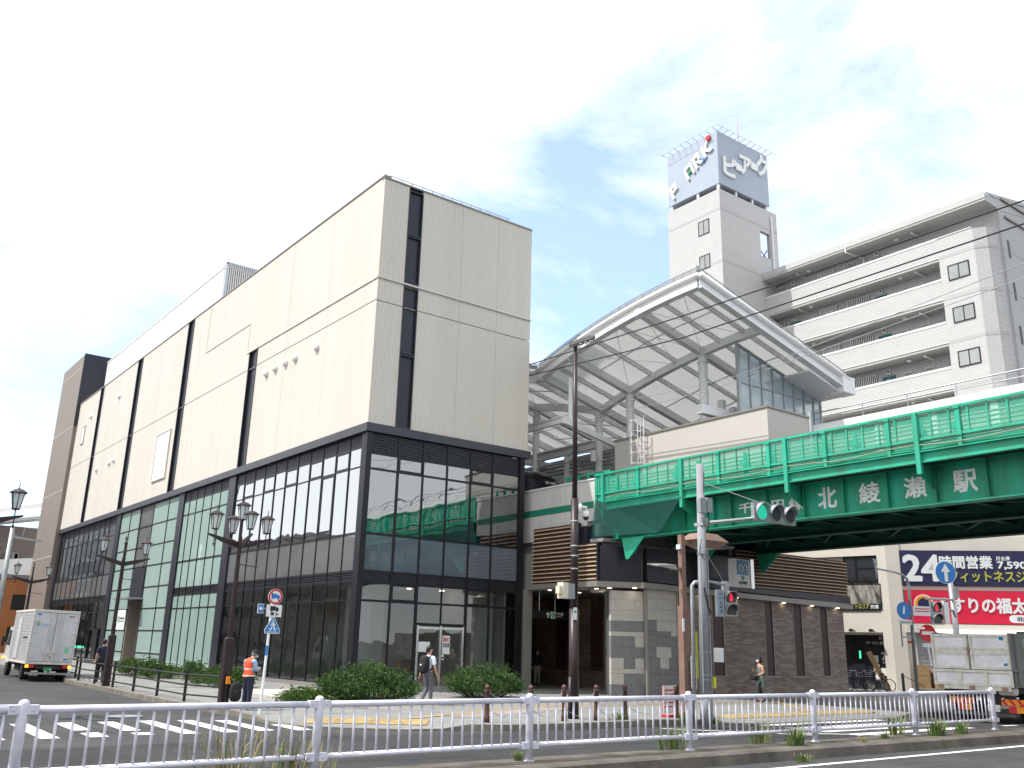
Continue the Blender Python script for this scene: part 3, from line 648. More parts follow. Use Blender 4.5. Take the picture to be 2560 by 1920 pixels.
g = MB(); g.fbox(FL, 31.2, 33.15, -.03, .03, 2.33, 3.6); sg = g.build('bank_sign', 'signwhite', p3_)
b = MB(); b.ring(Fr(FL.p(32.9, .04, 0)[:2], -88.95), .3, 3.0, .13, .2, 0, .01); b.build('sign_emblem', 'signgreen', sg)
b = MB(); FS = Fr(FL.p(32.9, .04, 0)[:2], -88.95)
for zz_, h in ((3.02, .09), (2.86, .05)):
    for i in range(5): b.fbox(FS, .6+i*.19, .6+i*.19+.14, 0, .008, zz_, zz_+h)
b.build('sign_lettering', 'letterdark', sg)
# small glowing green strip and doorway in the far bay
g = MB(); g.fbox(FL, 37.3, 39.6, -1.2, -1.1, .15, 2.35); g.fbox(FL, 37.35, 38.3, .0, .07, .15, 2.3); g.ringf(FL, 37.2, 39.7, .15, 2.4, .1, -.02, .1); g.build('side_door', 'frame', bd)
g = MB(); g.fbox(FL, 42.0, 44.6, -.3, -.26, 1.0, 1.16); g.build('lit_strip', emit('lit_green_strip', (.1, .9, .45), 1.5), p4)
# columns
b = MB()
for a, c in ((14.05, 15.04), (22.13, 23.11), (35.48, 36.49), (53.44, 54.2)): b.fbox(FL, a+.03, c-.03, -.1, .08, .15, 10.3)
b.build('column', 'navy', bd)
b = MB(); b.prism([FL.p(.35, 0, 0)[:2], FL.p(.35, .1, 0)[:2], (O[0]-.1, O[1]-.1), FR.p(.15, .1, 0)[:2], FR.p(.15, 0, 0)[:2]][::-1], .15, 10.3); b.build('corner_column', 'frame', bd)
# right facade glazing
mr = [.12, 1.48, 2.7, 3.92, 5.16, 6.36, 7.85]
b = MB()
for i, s in enumerate(mr):
    mull(b, FR, s, 4.2, 10.28, .1 if i in (1,) else .075)
    if i not in (2, 3, 4): mull(b, FR, s, .3, 4.2, .075)
for s in (2.7, 5.16): mull(b, FR, s, .15, 4.2, .12)
mull(b, FR, 3.92, 2.75, 4.2, .06)
for z in (9.45, 8.8, 6.17, 4.67, 4.24, 3.53):
    trans(b, FR, .12, 7.85, z, .09)
trans(b, FR, 2.7, 5.16, 2.7, .12); trans(b, FR, .12, 2.7, .33); trans(b, FR, 5.16, 7.85, .33)
for i in (1, 4): sash(b, FR, mr[i], mr[i+1], 8.8, 9.45); sash(b, FR, mr[i], mr[i+1], 3.53, 4.24)
b.fbox(FR, 7.85, 8.1, -.1, .1, .15, 10.3)
pr_ = b.build('window_bay', 'frame', bd)
louvre(FR, .12, 7.85, 9.5, 10.28, pr_, 9); louvre(FR, .12, 7.85, 4.28, 4.63, pr_, 5)
quads(FR, mr, [(6.2, 8.76), (8.84, 9.42)]).build('upper_glass', 'glass_up', pr_); quads(FR, mr, [(4.7, 6.13)]).build('spandrel_glass', filmmat('shade_tinted_spandrel_glass', (.115, .135, .165), .08, .15), pr_)  # spandrel grey with the bluish shade of this side put into its colour
g = quads(FR, mr, [(3.56, 4.2)]); g2 = quads(FR, mr[:3], [(.36, 3.5)]); g.add(g2.v, g2.f); g2 = quads(FR, mr[4:], [(.36, 3.5)]); g.add(g2.v, g2.f); g2 = quads(FR, [2.7, 3.92, 5.16], [(2.76, 3.5)]); g.add(g2.v, g2.f)
g.build('lower_glass', 'glass_low', pr_)
# entrance door
b = MB()
for s in (2.82, 3.93, 5.03): b.fbox(FR, s-.05, s+.05, -.04, .06, .15, 2.66)
b.fbox(FR, 2.82, 5.03, -.03, .05, 2.52, 2.62); b.fbox(FR, 2.87, 5.0, -.03, .04, .15, .3)
dr = b.build('entrance_door', 'steelbright', bd)
b = MB(); b.fquad(FR, 2.87, 3.88, .3, 2.52, 0); b.fquad(FR, 3.98, 4.98, .3, 2.52, .002); b.build('door_glass', 'glass_low', dr)
b = MB(); b.fbox(FR, 2.9, 3.45, .012, .018, 1.62, 2.02); b.fbox(FR, 4.05, 4.42, .014, .02, 1.55, 2.28); po = b.build('poster', 'signwhite', dr)
text('段差あり', FR, 4.08, 4.39, 2.04, 2.22, .021, 'red', 'poster_lettering', po, .003, .03); text('足元注意!', FR, 4.08, 4.39, 1.82, 2.0, .021, 'letterdark', 'poster_lettering', po, .003, .03)
b = MB(); b.fpoly(FR, [(4.0, 1.44), (4.16, 1.44), (4.08, 1.58)], .014, .02); b.fbox(FR, 4.0, 4.16, .014, .02, 1.32, 1.37); b.build('warning_sticker', 'signwhite', dr)
b = MB()
for i in range(9): b.fbox(FR, 2.95+i*.22, 2.95+i*.22+.13, -.4, -.36, .3, .75)
b.build('striped_panel', 'card', dr)
# plinth and interior
b = MB(); b.fbox(FL, .3, LEN, -.15, .08, .1, .31); b.fbox(FR, .12, 2.7, -.15, .08, .1, .31); b.fbox(FR, 5.16, 8.1, -.15, .08, .1, .31); b.build('plinth', 'fascia', bd)
b = MB()
for z in (.12, 4.4, 10.0):
    pp = [FL.p(.2, -.2, 0)[:2], FR.p(WID-.1, -.2, 0)[:2], (FL.p(LEN-.2, -.2, 0)[0]+WID-.4, FL.p(LEN-.2, 0, 0)[1]), FL.p(LEN-.2, -.2, 0)[:2]]
    b.prism(pp, z, z+.12)
b.fbox(FL, .3, LEN, -7.6, -7.5, .2, 10); b.fbox(FR, .3, WID, -9.1, -9.0, .2, 10)
for s in (4, 10, 17, 24, 31, 38, 45): b.fbox(FL, s, s+.7, -3.6, -2.9, .2, 10)
b.fbox(FL, 14.6, 14.7, -7.4, -.3, .2, 10); b.fbox(FL, 22.6, 22.7, -7.4, -.3, .2, 10)
b.fbox(FL, 6.6, 7.6, -5, -4, .2, 4.4); b.build('interior', 'interior', bd)
b = MB(); b.fbox(FR, .35, 1.3, -1.6, -1.2, .2, 10); b.fbox(FR, 6.5, 7.4, -1.5, -1.1, .2, 10); b.build('inner_column', 'interior', bd)
b = MB()
for x in (1.2, 3.0, 5.0, 6.8):
    for n_ in (-2, -4.5): b.fbox(FR, x-.08, x+.08, n_-.08, n_+.08, 4.37, 4.39)
b.build('downlight', 'lamp_on', bd)
# back and end walls so the block is closed
b = MB(); q0 = FR.p(WID+.02, -.1, 0); q1 = (FL.p(LEN, 0, 0)[0]+WID, FL.p(LEN, 0, 0)[1])
b.prism([q0[:2], (q0[0]+.05, q0[1]), (q1[0]+.05, q1[1]), q1], .15, 10.4); b.fbox(FL, LEN-.1, LEN, -WID, -.1, .15, 10.4); b.build('rear_wall', 'brownclad', bd)

# roof screen, louvred unit and brown wing
t = thing('roof_screen', 'long white screen wall standing back on the roof of the cream building', 'screen wall', FL.p(40, -1.4, TOP))
b = MB(); b.fbox(FL, 24.5, 53.4, -1.5, -1.4, TOP-.3, 26.1)
b.fbox(FL, 24.4, 53.4, -1.55, -1.35, 26.1, 26.18); b.build('panel', 'white', t)
FC = Fr((19.0, 60.0), 0, -1)
t = thing('roof_louvre_unit', 'pale blue louvred plant enclosure rising above the cream building roof', 'plant unit', (20, 60, TOP))
b = MB()
for i in range(17): b.fbox(FC, i*.15, i*.15+.07, -.05, .05, TOP-.2, 27.8)
b.build('slats', 'bldgwhite', t)
b = MB(); b.fbox(FC, -.08, 2.7, -.3, -.1, TOP-.2, 27.7); b.fbox(FC, -.1, 2.7, -.1, .06, 27.7, 27.85); b.fbox(FC, -.1, .0, -2.2, .06, TOP-.2, 27.8); b.build('housing', 'signgrey', t)
t = thing('brown_wing', 'tall brown clad block at the far end of the cream building', 'building', FL.p(58, 0, .15))
b = MB(); g1 = FL.p(54.25, .45, 0); g2 = FL.p(62.3, .45, 0)
b.prism([g1[:2], (g1[0]+9, g1[1]), (g2[0]+9, g2[1]), g2[:2]], .1, 26.75); b.build('wall', 'brownclad', t)
b = MB()
for z in (8.4, 14.2, 20.0, 25.6): b.fbox(FL, 54.3, 62.25, .44, .465, z, z+.05)
b.build('joint_line', 'siding', t)
b = MB(); b.prism([(g1[0]-.02, g1[1]-.06), (g1[0]+9.1, g1[1]-.06), (g1[0]+9.1, g1[1]-.003), (g1[0]-.02, g1[1]-.003)], 20, 26.85); b.build('end_panel', 'navy', t)
# ------------------------------------------------------------------ station entrance building under the viaduct
class FrS(Fr):
    # the frontage follows a very slight fall of its trim from left to right
    def p(f, s, n, z): return (f.o[0]+f.d[0]*s+f.nn[0]*n, f.o[1]+f.d[1]*s+f.nn[1]*n, z if z < 1 or z > 4.7 else z*(1+.0042*(6-s)))
FS = FrS((27.55, 26.94), -1, -1); FE = Fr((25.2, 32.7), -90, -1); FC2 = Fr((25.2, 27.75), -27.5, -1)
st = thing('station_entrance', 'brown brick station entrance building under the green bridge', 'building', (28, 27, .15))
ST = [(1.42, 1.98), (3.5, 4.27), (7.0, 7.6), (9.04, 9.74), (11.08, 11.7)]
b = MB()
for a, c in [(1.98, 3.5), (4.27, 7.0), (7.6, 9.04), (9.74, 11.08), (11.7, 13.0)]: b.fbox(FS, a, c, -.25, 0, .15, 4.22)
for a, c in ST: b.fbox(FS, a, c, -.25, 0, .15, .9)
b.box(40.2, 40.54, 26.98, 36, .15, 4.1)
b.build('brick_wall', 'brick', st)
for a, c in ST:
    b = MB(); b.fbox(FS, a, c, -.2, -.035, .9, 4.22); q = b.build('wall_panel', 'maroon', st)
    b = MB(); b.ringf(FS, a, c, .9, 4.23, .035, -.03, .012); b.build('panel_trim', 'fascia', q)
b = MB(); b.fbox(FS, 3.56, 4.21, -.03, -.02, 1.48, 2.06); b.build('steel_plate', 'steelbright', st)
b = MB(); b.fbox(FS, 2.2, 2.52, .0, .05, .84, 2.68); b.build('yellow_panel', 'yellow', st)
FP = Fr((25.8, 27.62), -20.5, -1)
pl, pd = MB(), MB()
def stones(F, s0, s1, seed):
    rnd = random.Random(seed); z = .15; row = 0
    while z < 4.2:
        h = .18 if row in (2, 6) else .42
        h = min(h, 4.23-z); s = s0-.3*(row % 2)
        while s < s1:
            wd = rnd.choice([.5, .85, .85]); a, c = max(s0, s), min(s1, s+wd)
            if c-a > .03:
                lightp = .97 if z > 2.85 else (.52 if F is FP else .3)
                if row < 1: lightp = 0
                (pl if rnd.random() < lightp else pd).fbox(F, a+.004, c-.004, -.2, rnd.uniform(-.006, .0), z+.004, z+h-.004)
            s += wd
        z += h; row += 1
stones(FS, -.36, 1.36, 5); stones(FP, 0, 1.45, 12)
pl.build('pale_stone', 'stone_l', st); pd.build('grey_stone', 'stone_d', st)
b = MB(); b.fbox(FS, -.44, -.35, -.1, .02, .15, 4.22); b.fbox(FS, 1.36, 1.42, -.1, .02, .15, 4.22); b.build('corner_trim', 'fascia', st)
b = MB(); b.prism([FP.p(.03, -.03, 0)[:2], FP.p(1.45, -.03, 0)[:2], FS.p(1.36, -.03, 0)[:2], FS.p(1.36, -.7, 0)[:2], (26.0, 28.2)], .16, 4.2); b.build('pier_core', 'interior_dark', st)
b = MB(); b.fbox(FS, -.75, 13.5, -.2, .26, 4.22, 4.44); b.fbox(FE, 0, 4.98, -.2, .02, 4.36, 4.58); b.fbox(FC2, -.03, 1.86, -.3, .03, 4.34, 4.565); b.build('fascia', 'fascia', st)
CEIL = [(25.22, 27.78), (26.9, 26.86), FS.p(13.4, .2, 0)[:2], (41, 42), (25.45, 42), (25.45, 32.7), (25.22, 32.7)]
b = MB(); b.prism(CEIL, 4.33, 4.4); b.build('ceiling', 'soffit', st)
for (x, y) in [(25.6, 31.3), (27.4, 31.4), (25.9, 28.6), (27.5, 30.5), (26.0, 27.9), (27.4, 29.3), (29.7, 31.7), (29.6, 34.2), (29.6, 38.5), (26.6, 27.05)]:
    b = MB(); b.lathe((x, y, 4.325), [(.085, .02), (.085, .0), (.01, .0)], 12); b.build('downlight', 'lamp_on', st)
for s in (2.75, 3.1, 5.0, 8.3, 10.4, 12.4):
    b = MB(); q = FS.p(s, .13, 4.205); b.lathe(q, [(.075, .02), (.075, .0), (.01, .0)], 12); b.build('downlight', 'lamp_on', st)
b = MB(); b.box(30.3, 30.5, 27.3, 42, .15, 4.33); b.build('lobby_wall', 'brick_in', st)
b = MB()
for y in (30.4, 33.0, 35.6, 38.2): b.box(30.27, 30.3, y, y+.85, .9, 4.3)
b.build('lobby_panel', 'maroon', st)
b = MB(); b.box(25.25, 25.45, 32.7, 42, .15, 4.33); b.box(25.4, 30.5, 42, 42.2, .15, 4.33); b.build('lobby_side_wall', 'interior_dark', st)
b = MB(); b.tube([(30.18, 27.8, 1.0), (30.18, 41, 1.0)], .022, 8); b.build('handrail', 'steelbright', st)
b = MB(); b.box(25.08, 25.5, 32.4, 32.7, .15, 4.36); b.box(25.22, 25.5, 32.05, 32.75, 4.58, 5.95); b.build('entrance_jamb', 'fascia', st)
b = MB()
for i in range(6): b.fbox(FS, -.45+i*.93+.005, -.45+(i+1)*.93-.005, -.1, .12, 4.72, 6.0)
for i in range(2): b.fbox(FC2, .02+i*.92, .02+(i+1)*.92-.008, -.1, .0, 4.57, 6.0)
b.fbox(FS, -.45, 13.4, -.1, .2, 4.5, 4.71)
b.build('upper_panel', 'navy', st)
def louvres(F, s0, s1, z0, z1, n, pitch, nm, pale=.038):
    bb = MB(); bb.fbox(F, s0, s1, n-.16, n-.10, z0, z1); dk = bb.build(nm, 'wood_d', st)
    l1, l2 = MB(), MB(); z = z0+.03
    while z < z1-.02:
        l1.fbox(F, s0, s1, n-.06, n, z, z+pale); l2.fbox(F, s0, s1, n-.1, n-.05, z+pale, z+pale+.055); z += pitch
    l1.build('pale_slat', 'wood_l', dk); l2.build('dark_slat', 'wood_d', dk)
louvres(FE, .62, 3.68, 4.62, 7.02, .02, .172, 'timber_louvre'); louvres(FE, 3.72, 5.0, 4.62, 6.1, .02, .172, 'timber_louvre')
louvres(FS, 5.15, 13.45, 4.74, 6.44, .12, .155, 'timber_louvre', .026)
b = MB(); b.fbox(FE, 3.62, 3.72, -.2, .0, 6.0, 7.05); b.fbox(FE, 3.72, 4.05, -.5, -.2, 6.1, 6.9); b.fbox(FE, 4.9, 5.0, -.2, .03, 4.6, 6.1); b.build('louvre_post', 'navy', st)
b = MB(); b.prism([(25.5, 28.1), (27.2, 27.15), (40.5, 27.05), (40.5, 37), (25.5, 37)], 4.45, 6.0); b.prism([(32.5, 26.98), (40.8, 26.85), (40.8, 36), (32.5, 36)], 6.0, 6.4); b.build('roof_block', 'bldggrey', st)
# hanging direction sign
FH = Fr((25.05, 31.75), 4, -1)
t = thing('hanging_sign', 'black hanging direction sign with white arrow and green line emblem', 'sign', FH.p(.8, 0, 2.95))
b = MB(); b.fbox(FH, 0, 2.06, -.08, .08, 3.12, 3.46); pn = b.build('panel', 'black', t)
b = MB(); b.tube([FH.p(.35, 0, 3.46), FH.p(.35, 0, 4.35)], .015, 6); b.tube([FH.p(1.3, 0, 3.46), FH.p(1.3, 0, 4.35)], .015, 6); b.build('hanger', 'steelbright', t)
b = MB(); b.fbox(FH, .78, .826, .08, .09, 3.167, 3.380); b.fpoly(FH, [(0.696, 3.285), (0.743, 3.285), (0.802, 3.368), (0.861, 3.285), (0.909, 3.285), (0.802, 3.427)], .08, .092); b.build('arrow', 'signwhite', pn)
b = MB(); b.fbox(FH, .967, 1.25, .08, .088, 3.155, 3.439); b.build('emblem_plate', 'signwhite', pn)
b = MB(); b.disc(FH, 1.109, 3.297, .118, .088, .094); b.build('emblem', 'signgreen', pn)
text('C', FH, 1.062, 1.156, 3.238, 3.356, .095, 'signwhite', 'lettering', pn, .003, .02); text('千代田線', FH, 1.298, 1.746, 3.297, 3.415, .081, 'signwhite', 'lettering', pn, .003, .01); text('Chiyoda Line', FH, 1.298, 1.711, 3.214, 3.268, .081, 'signwhite', 'lettering', pn, .003)
# projecting station sign box
class FrM(Fr):
    def p(f, s, n, z): s, z = s*1.094, 1.95+(z-1.95)*1.094; return (f.o[0]+f.d[0]*s+f.nn[0]*n, f.o[1]+f.d[1]*s+f.nn[1]*n, z)
FM = FrM((30.75, 25.3), 2, -1)
t = thing('station_sign', 'blue and white illuminated station sign box projecting from the louvres', 'sign', FM.p(.5, 0, 4.35))
b = MB(); b.fbox(FM, 0, 1.02, -.3, .0, 4.35, 5.42); bx = b.build('sign_box', 'signwhite', t); b = MB(); b.fbox(FM, 1.02, 1.22, -.34, .03, 4.33, 5.46); b.fbox(FM, .2, .8, -1.7, -.3, 4.7, 4.8); b.build('side_rail', 'steelbright', t)
b = MB(); b.fbox(FM, .17, .88, 0, .012, 4.82, 5.38); b.build('blue_panel', 'metroblue', bx)
# white ribbon emblem: an open heart-shaped M drawn as a tube
pts = []
import_m = [(-.20, -.14), (-.23, .0), (-.18, .12), (-.11, .14), (-.05, .04), (0, -.06), (.05, .04), (.11, .14), (.18, .12), (.23, .0), (.20, -.14)]
b = MB(); b.tube([FM.p(.525+x, .02, 5.1+z) for x, z in import_m], .028, 6); b.tube([FM.p(.525+.05*cos(a), .02, 5.0+.05*sin(a)) for a in [i*pi/8 for i in range(17)]], .018, 6); b.build('emblem', 'signwhite', bx)
b = MB(); b.ring(FM, .52, 4.7, .06, .09, 0, .012); b.fbox(FM, .50, .54, 0, .012, 4.66, 4.74); b.build('line_ring', 'signgreen', bx)
text('北綾瀬駅', FM, .25, .80, 4.47, 4.58, .002, 'letterdark', 'lettering', bx, .004, .015); text('Kita-Ayase Sta.', FM, .28, .78, 4.40, 4.44, .002, 'letterdark', 'lettering', bx, .003)

# ------------------------------------------------------------------ railway viaduct and girder bridge
vd = thing('railway_viaduct', 'pale concrete railway viaduct with a green band beside the cream building', 'viaduct', (30, 34, 6))
b = MB(); b.box(25.5, 25.75, 28.25, 34.5, 7.1, 8.84); b.box(25.5, 25.75, 28.75, 34.5, 6.5, 7.1); b.box(25.5, 25.75, 34.52, 125, 6.5, 8.84); b.box(37.5, 37.75, 28.25, 125, 6.5, 8.84); b.box(25.75, 25.9, 28.25, 28.5, 6.5, 8.84); b.build('parapet', 'viaduct', vd)
b = MB(); b.box(25.46, 25.8, 28.22, 34.5, 8.84, 8.9); b.box(25.46, 25.8, 34.52, 125, 8.84, 8.9); b.build('coping', 'white', vd)
b = MB(); b.box(25.49, 25.5, 28.3, 125, 7.64, 7.93); b.build('painted_band', 'stripe', vd)
b = MB(); b.box(25.75, 37.5, 28.3, 125, 7.0, 7.7); b.box(25.9, 37.5, 29.2, 125, 5.6, 7.0); b.build('deck', 'viaduct', vd)
b = MB(); b.box(25.55, 25.95, 28.98, 29.42, 4.3, 7.1); b.box(25.6, 26.6, 27.85, 28.95, 6.22, 6.36); b.box(26.2, 33.5, 28.3, 29.3, 4.2, 6.3); b.build('abutment', 'viaduct', vd)
b = MB()
for y in (45, 60, 75, 90, 105): b.box(28, 35, y, y+1.4, 0, 5.6)
b.build('pier', 'viaduct', vd)
b = MB(); b.box(26.3, 26.5, 30.1, 34.4, 5.4, 6.5); b.build('service_panel', 'galv', vd)

br = thing('railway_bridge', 'green steel railway girder bridge with white station lettering crossing the road', 'bridge', (30, 10, 6.2))
YE, YS = 28.05, -45.0
b = MB(); XW = 26.35
b.box(XW, XW+.03, YS, YE, 6.36, 7.5); b.build('near_web', 'green_web', br)
b = MB(); b.box(XW-.24, XW+.26, YS, YE, 6.31, 6.355); b.box(XW-.1, XW+.3, YS, YE, 7.5, 7.54); b.build('bottom_flange', 'green', br)
b = MB(); b.box(25.5, 25.53, YS, YE-.5, 7.5, 7.78); b.box(25.42, 25.6, YS, YE-.5, 7.47, 7.5); b.box(25.38, 26.4, YS, YE-.5, 7.78, 7.81); b.build('walkway_edge_beam', 'green', br)
b = MB()
ys = [y_*XW/25.5 for y_ in (20.9, 19.35, 17.86, 16.38, 14.87, 13.36, 11.86)]; ys += [11.86-1.5*i for i in range(1, 36)]; ys += [22.4, 23.9, 25.4]
for y in ys: b.box(XW-.16, XW, y-.012, y+.012, 6.356, 7.498)
b.build('web_stiffener', 'green_web', br)
b = MB()
mains = [27.65, 23.26, 18.5, 13.8, 9.1, 4.4, -.3, -5, -9.7, -14.4, -19, -24]
for y in mains:
    b.add([(25.5, y+.06, 7.47), (XW, y+.06, 7.47), (XW, y+.06, 6.7), (25.5, y+.06, 7.15), (25.5, y+.1, 7.47), (XW, y+.1, 7.47), (XW, y+.1, 6.75), (25.5, y+.1, 7.15)], MB.BF)
b.build('bracket', 'green', br)
b = MB()
for i in range(24): b.lathe((XW-.012, 17.75+.12*(i % 4)*1.0+(.0 if i < 12 else .55), 6.44+.06*(i//4 % 3)), [(.016, -.006), (.016, .0), (.002, .0)], 6, axis='x')
b.build('rivet', 'green', br)
# edge fence: main posts hang below the beam, secondary posts, rails, slim bars, wire mesh, cables
for y in mains:
    b = MB(); b.box(25.36, 25.5, y-.07, y+.07, 7.13, 9.0); b.build('fence_post', 'green', br)
mids = [25.6, 21.45, 19.21, 16.97, 14.72, 12.51, 10.3, 8.1, 5.9, 3.7, 1.5, -.7, -2.9, -5.1, -7.3, -9.5]
b = MB()
for y in mids: b.box(25.40, 25.5, y-.06, y+.06, 7.8, 8.98); b.box(25.37, 25.41, y-.09, y+.09, 8.1, 8.22); b.box(25.37, 25.41, y-.09, y+.09, 8.9, 8.99)
b.build('secondary_post', 'green', br)
b = MB(); b.box(25.40, 25.48, YS, YE+.1, 8.95, 9.03); b.box(25.41, 25.47, YS, YE+.1, 8.13, 8.19); b.box(25.43, 25.46, YS, YE+.1, 7.86, 7.89)
b.box(25.44, 25.5, YE, YE+.12, 7.8, 9.03); b.build('fence_rail', 'green', br)
b = MB(); y = 27.9
while y > -12: b.box(25.43, 25.46, y-.02, y+.02, 8.16, 8.96); y -= .56
b.build('fence_bar', 'green', br)
b = MB(); b.add([(25.47, YS, 8.18), (25.47, YE, 8.18), (25.47, YE, 8.96), (25.47, YS, 8.96)], [(0, 1, 2, 3)]); b.add([(25.475, YS, 7.82), (25.475, YE, 7.82), (25.475, YE, 8.16), (25.475, YS, 8.16)], [(0, 1, 2, 3)]); b.build('wire_mesh', 'greenmesh', br)
b = MB()
for z in (8.28, 8.42, 8.56, 8.7, 8.84): b.tube([(26.15, YS, z), (26.15, YE, z)], .038, 6)
b.build('cable_run', 'cable', br)
b = MB()
for i, y in enumerate([27.4-1.12*i for i in range(36)]):
    if i % 3 != 2: b.box(25.95, 26.1, y-.03, y+.03, 8.1, 8.95); b.box(25.9, 26.2, y-.09, y+.16, 8.45, 8.62)
b.build('cable_bracket', 'green_web', br)
b = MB(); pts = []
for i in range(60): y = 27.5-.9*i; pts.append((25.40, y, 7.97+.05*sin(i*1.4)))
b.tube(pts, .018, 5); b.build('rope', 'cable', br)
b = MB(); b.box(26.5, 26.6, YS, YE, 7.81, 8.3); b.build('ballast_wall', 'green_web', br)
# underside
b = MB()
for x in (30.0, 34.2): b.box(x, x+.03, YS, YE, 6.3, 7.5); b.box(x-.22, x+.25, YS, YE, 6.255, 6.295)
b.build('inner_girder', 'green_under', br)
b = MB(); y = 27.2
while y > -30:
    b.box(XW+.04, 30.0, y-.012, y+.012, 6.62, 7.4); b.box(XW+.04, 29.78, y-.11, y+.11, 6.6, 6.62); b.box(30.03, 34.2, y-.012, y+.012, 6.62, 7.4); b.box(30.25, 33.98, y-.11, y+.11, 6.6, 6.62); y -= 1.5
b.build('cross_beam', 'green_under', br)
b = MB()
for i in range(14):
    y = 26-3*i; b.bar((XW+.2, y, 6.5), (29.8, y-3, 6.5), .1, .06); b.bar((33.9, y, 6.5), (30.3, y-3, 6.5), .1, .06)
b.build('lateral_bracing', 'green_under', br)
b = MB(); b.box(25.55, 34.5, YS, YE, 7.55, 7.77); b.build('deck', 'chassis', br)
b = MB()
for x0 in (27.2, 28.35, 31.2, 32.35): b.box(x0, x0+.07, YS, YE, 7.9, 8.05)
b.build('rail', 'galv', br)
# end haunch brackets and the netting draped over the girder end
for x, y in ((25.8, 26.3), (30.0, 26.1), (34.1, 26.1)):
    b = MB(); b.loft([[(x-.02, y+.62, 6.25), (x+.02, y+.62, 6.25), (x+.02, y-.65, 6.25), (x-.02, y-.65, 6.25)], [(x-.02, y+.4, 5.42), (x+.02, y+.4, 5.42), (x+.02, y+.25, 5.42), (x-.02, y+.25, 5.42)]])
    b.loft([[(x+.03, y+.5, 6.25), (x+.9, y+.5, 6.25), (x+.9, y+.4, 6.25), (x+.03, y+.4, 6.25)], [(x+.03, y+.4, 5.45), (x+.5, y+.4, 5.75), (x+.5, y+.3, 5.75), (x+.03, y+.3, 5.45)]]); b.build('haunch_bracket', 'green', br)
b = MB(); b.add([(25.36, 28.05, 7.96), (25.33, 27.0, 7.56), (25.36, 27.54, 6.38), (25.5, 28.52, 6.36)], [(0, 1, 2, 3)]); b.add([(25.33, 27.0, 7.56), (25.34, 23.2, 7.52), (25.55, 24.6, 6.3), (25.36, 27.54, 6.38)], [(0, 1, 2, 3)]); b.build('safety_net', 'net', br)
# far-side walkway
b = MB(); b.box(34.3, 34.36, YS, 23.4, 11.4, 11.8); b.box(34.1, 35.4, YS, 23.4, 11.3, 11.4)
y = 22.6
while y > -20: b.box(34.2, 34.45, y-.15, y+.15, 7.8, 11.3); y -= 2.4
b.build('far_walkway', 'white', br)
b = MB(); b.tube([(34.4, YS, 12.36), (34.4, 23.3, 12.36)], .03, 6); b.tube([(34.4, YS, 12.08), (34.4, 23.3, 12.08)], .02, 6); y = 23
while y > -20: b.tube([(34.4, y, 11.8), (34.4, y, 12.36)], .022, 6); y -= 2.05
b.build('far_handrail', 'galv', br)
b = MB(); b.add([(34.45, YS, 7.8), (34.45, 23.4, 7.8), (34.45, 23.4, 11.3), (34.45, YS, 11.3)], [(0, 1, 2, 3)]); b.build('far_mesh_panel', meshmat('grey_mesh_panel', (.35, .36, .33), .35, 7), br)
# lettering on the girder
FB = Fr((XW, 28), -90, -1)
q_ = XW/25.8
for ch, y0, y1, z0, z1 in [('千', 20.87, 20.33, 6.68, 7.05), ('代', 20.2, 19.72, 6.66, 7.04), ('田', 19.45, 18.95, 6.63, 7.0), ('線', 18.74, 18.18, 6.59, 6.99), ('北', 17.59, 16.91, 6.52, 7.2), ('綾', 16.08, 15.38, 6.53, 7.17), ('瀬', 14.56, 13.87, 6.53, 7.15), ('駅', 13.04, 12.35, 6.52, 7.15)]:
    text(ch, FB, 28-y0*q_, 28-y1*q_, 1.95+(z0-1.95)*q_, 1.95+(z1-1.95)*q_, .004, 'lettergrey', 'lettering', br, .006, .028)
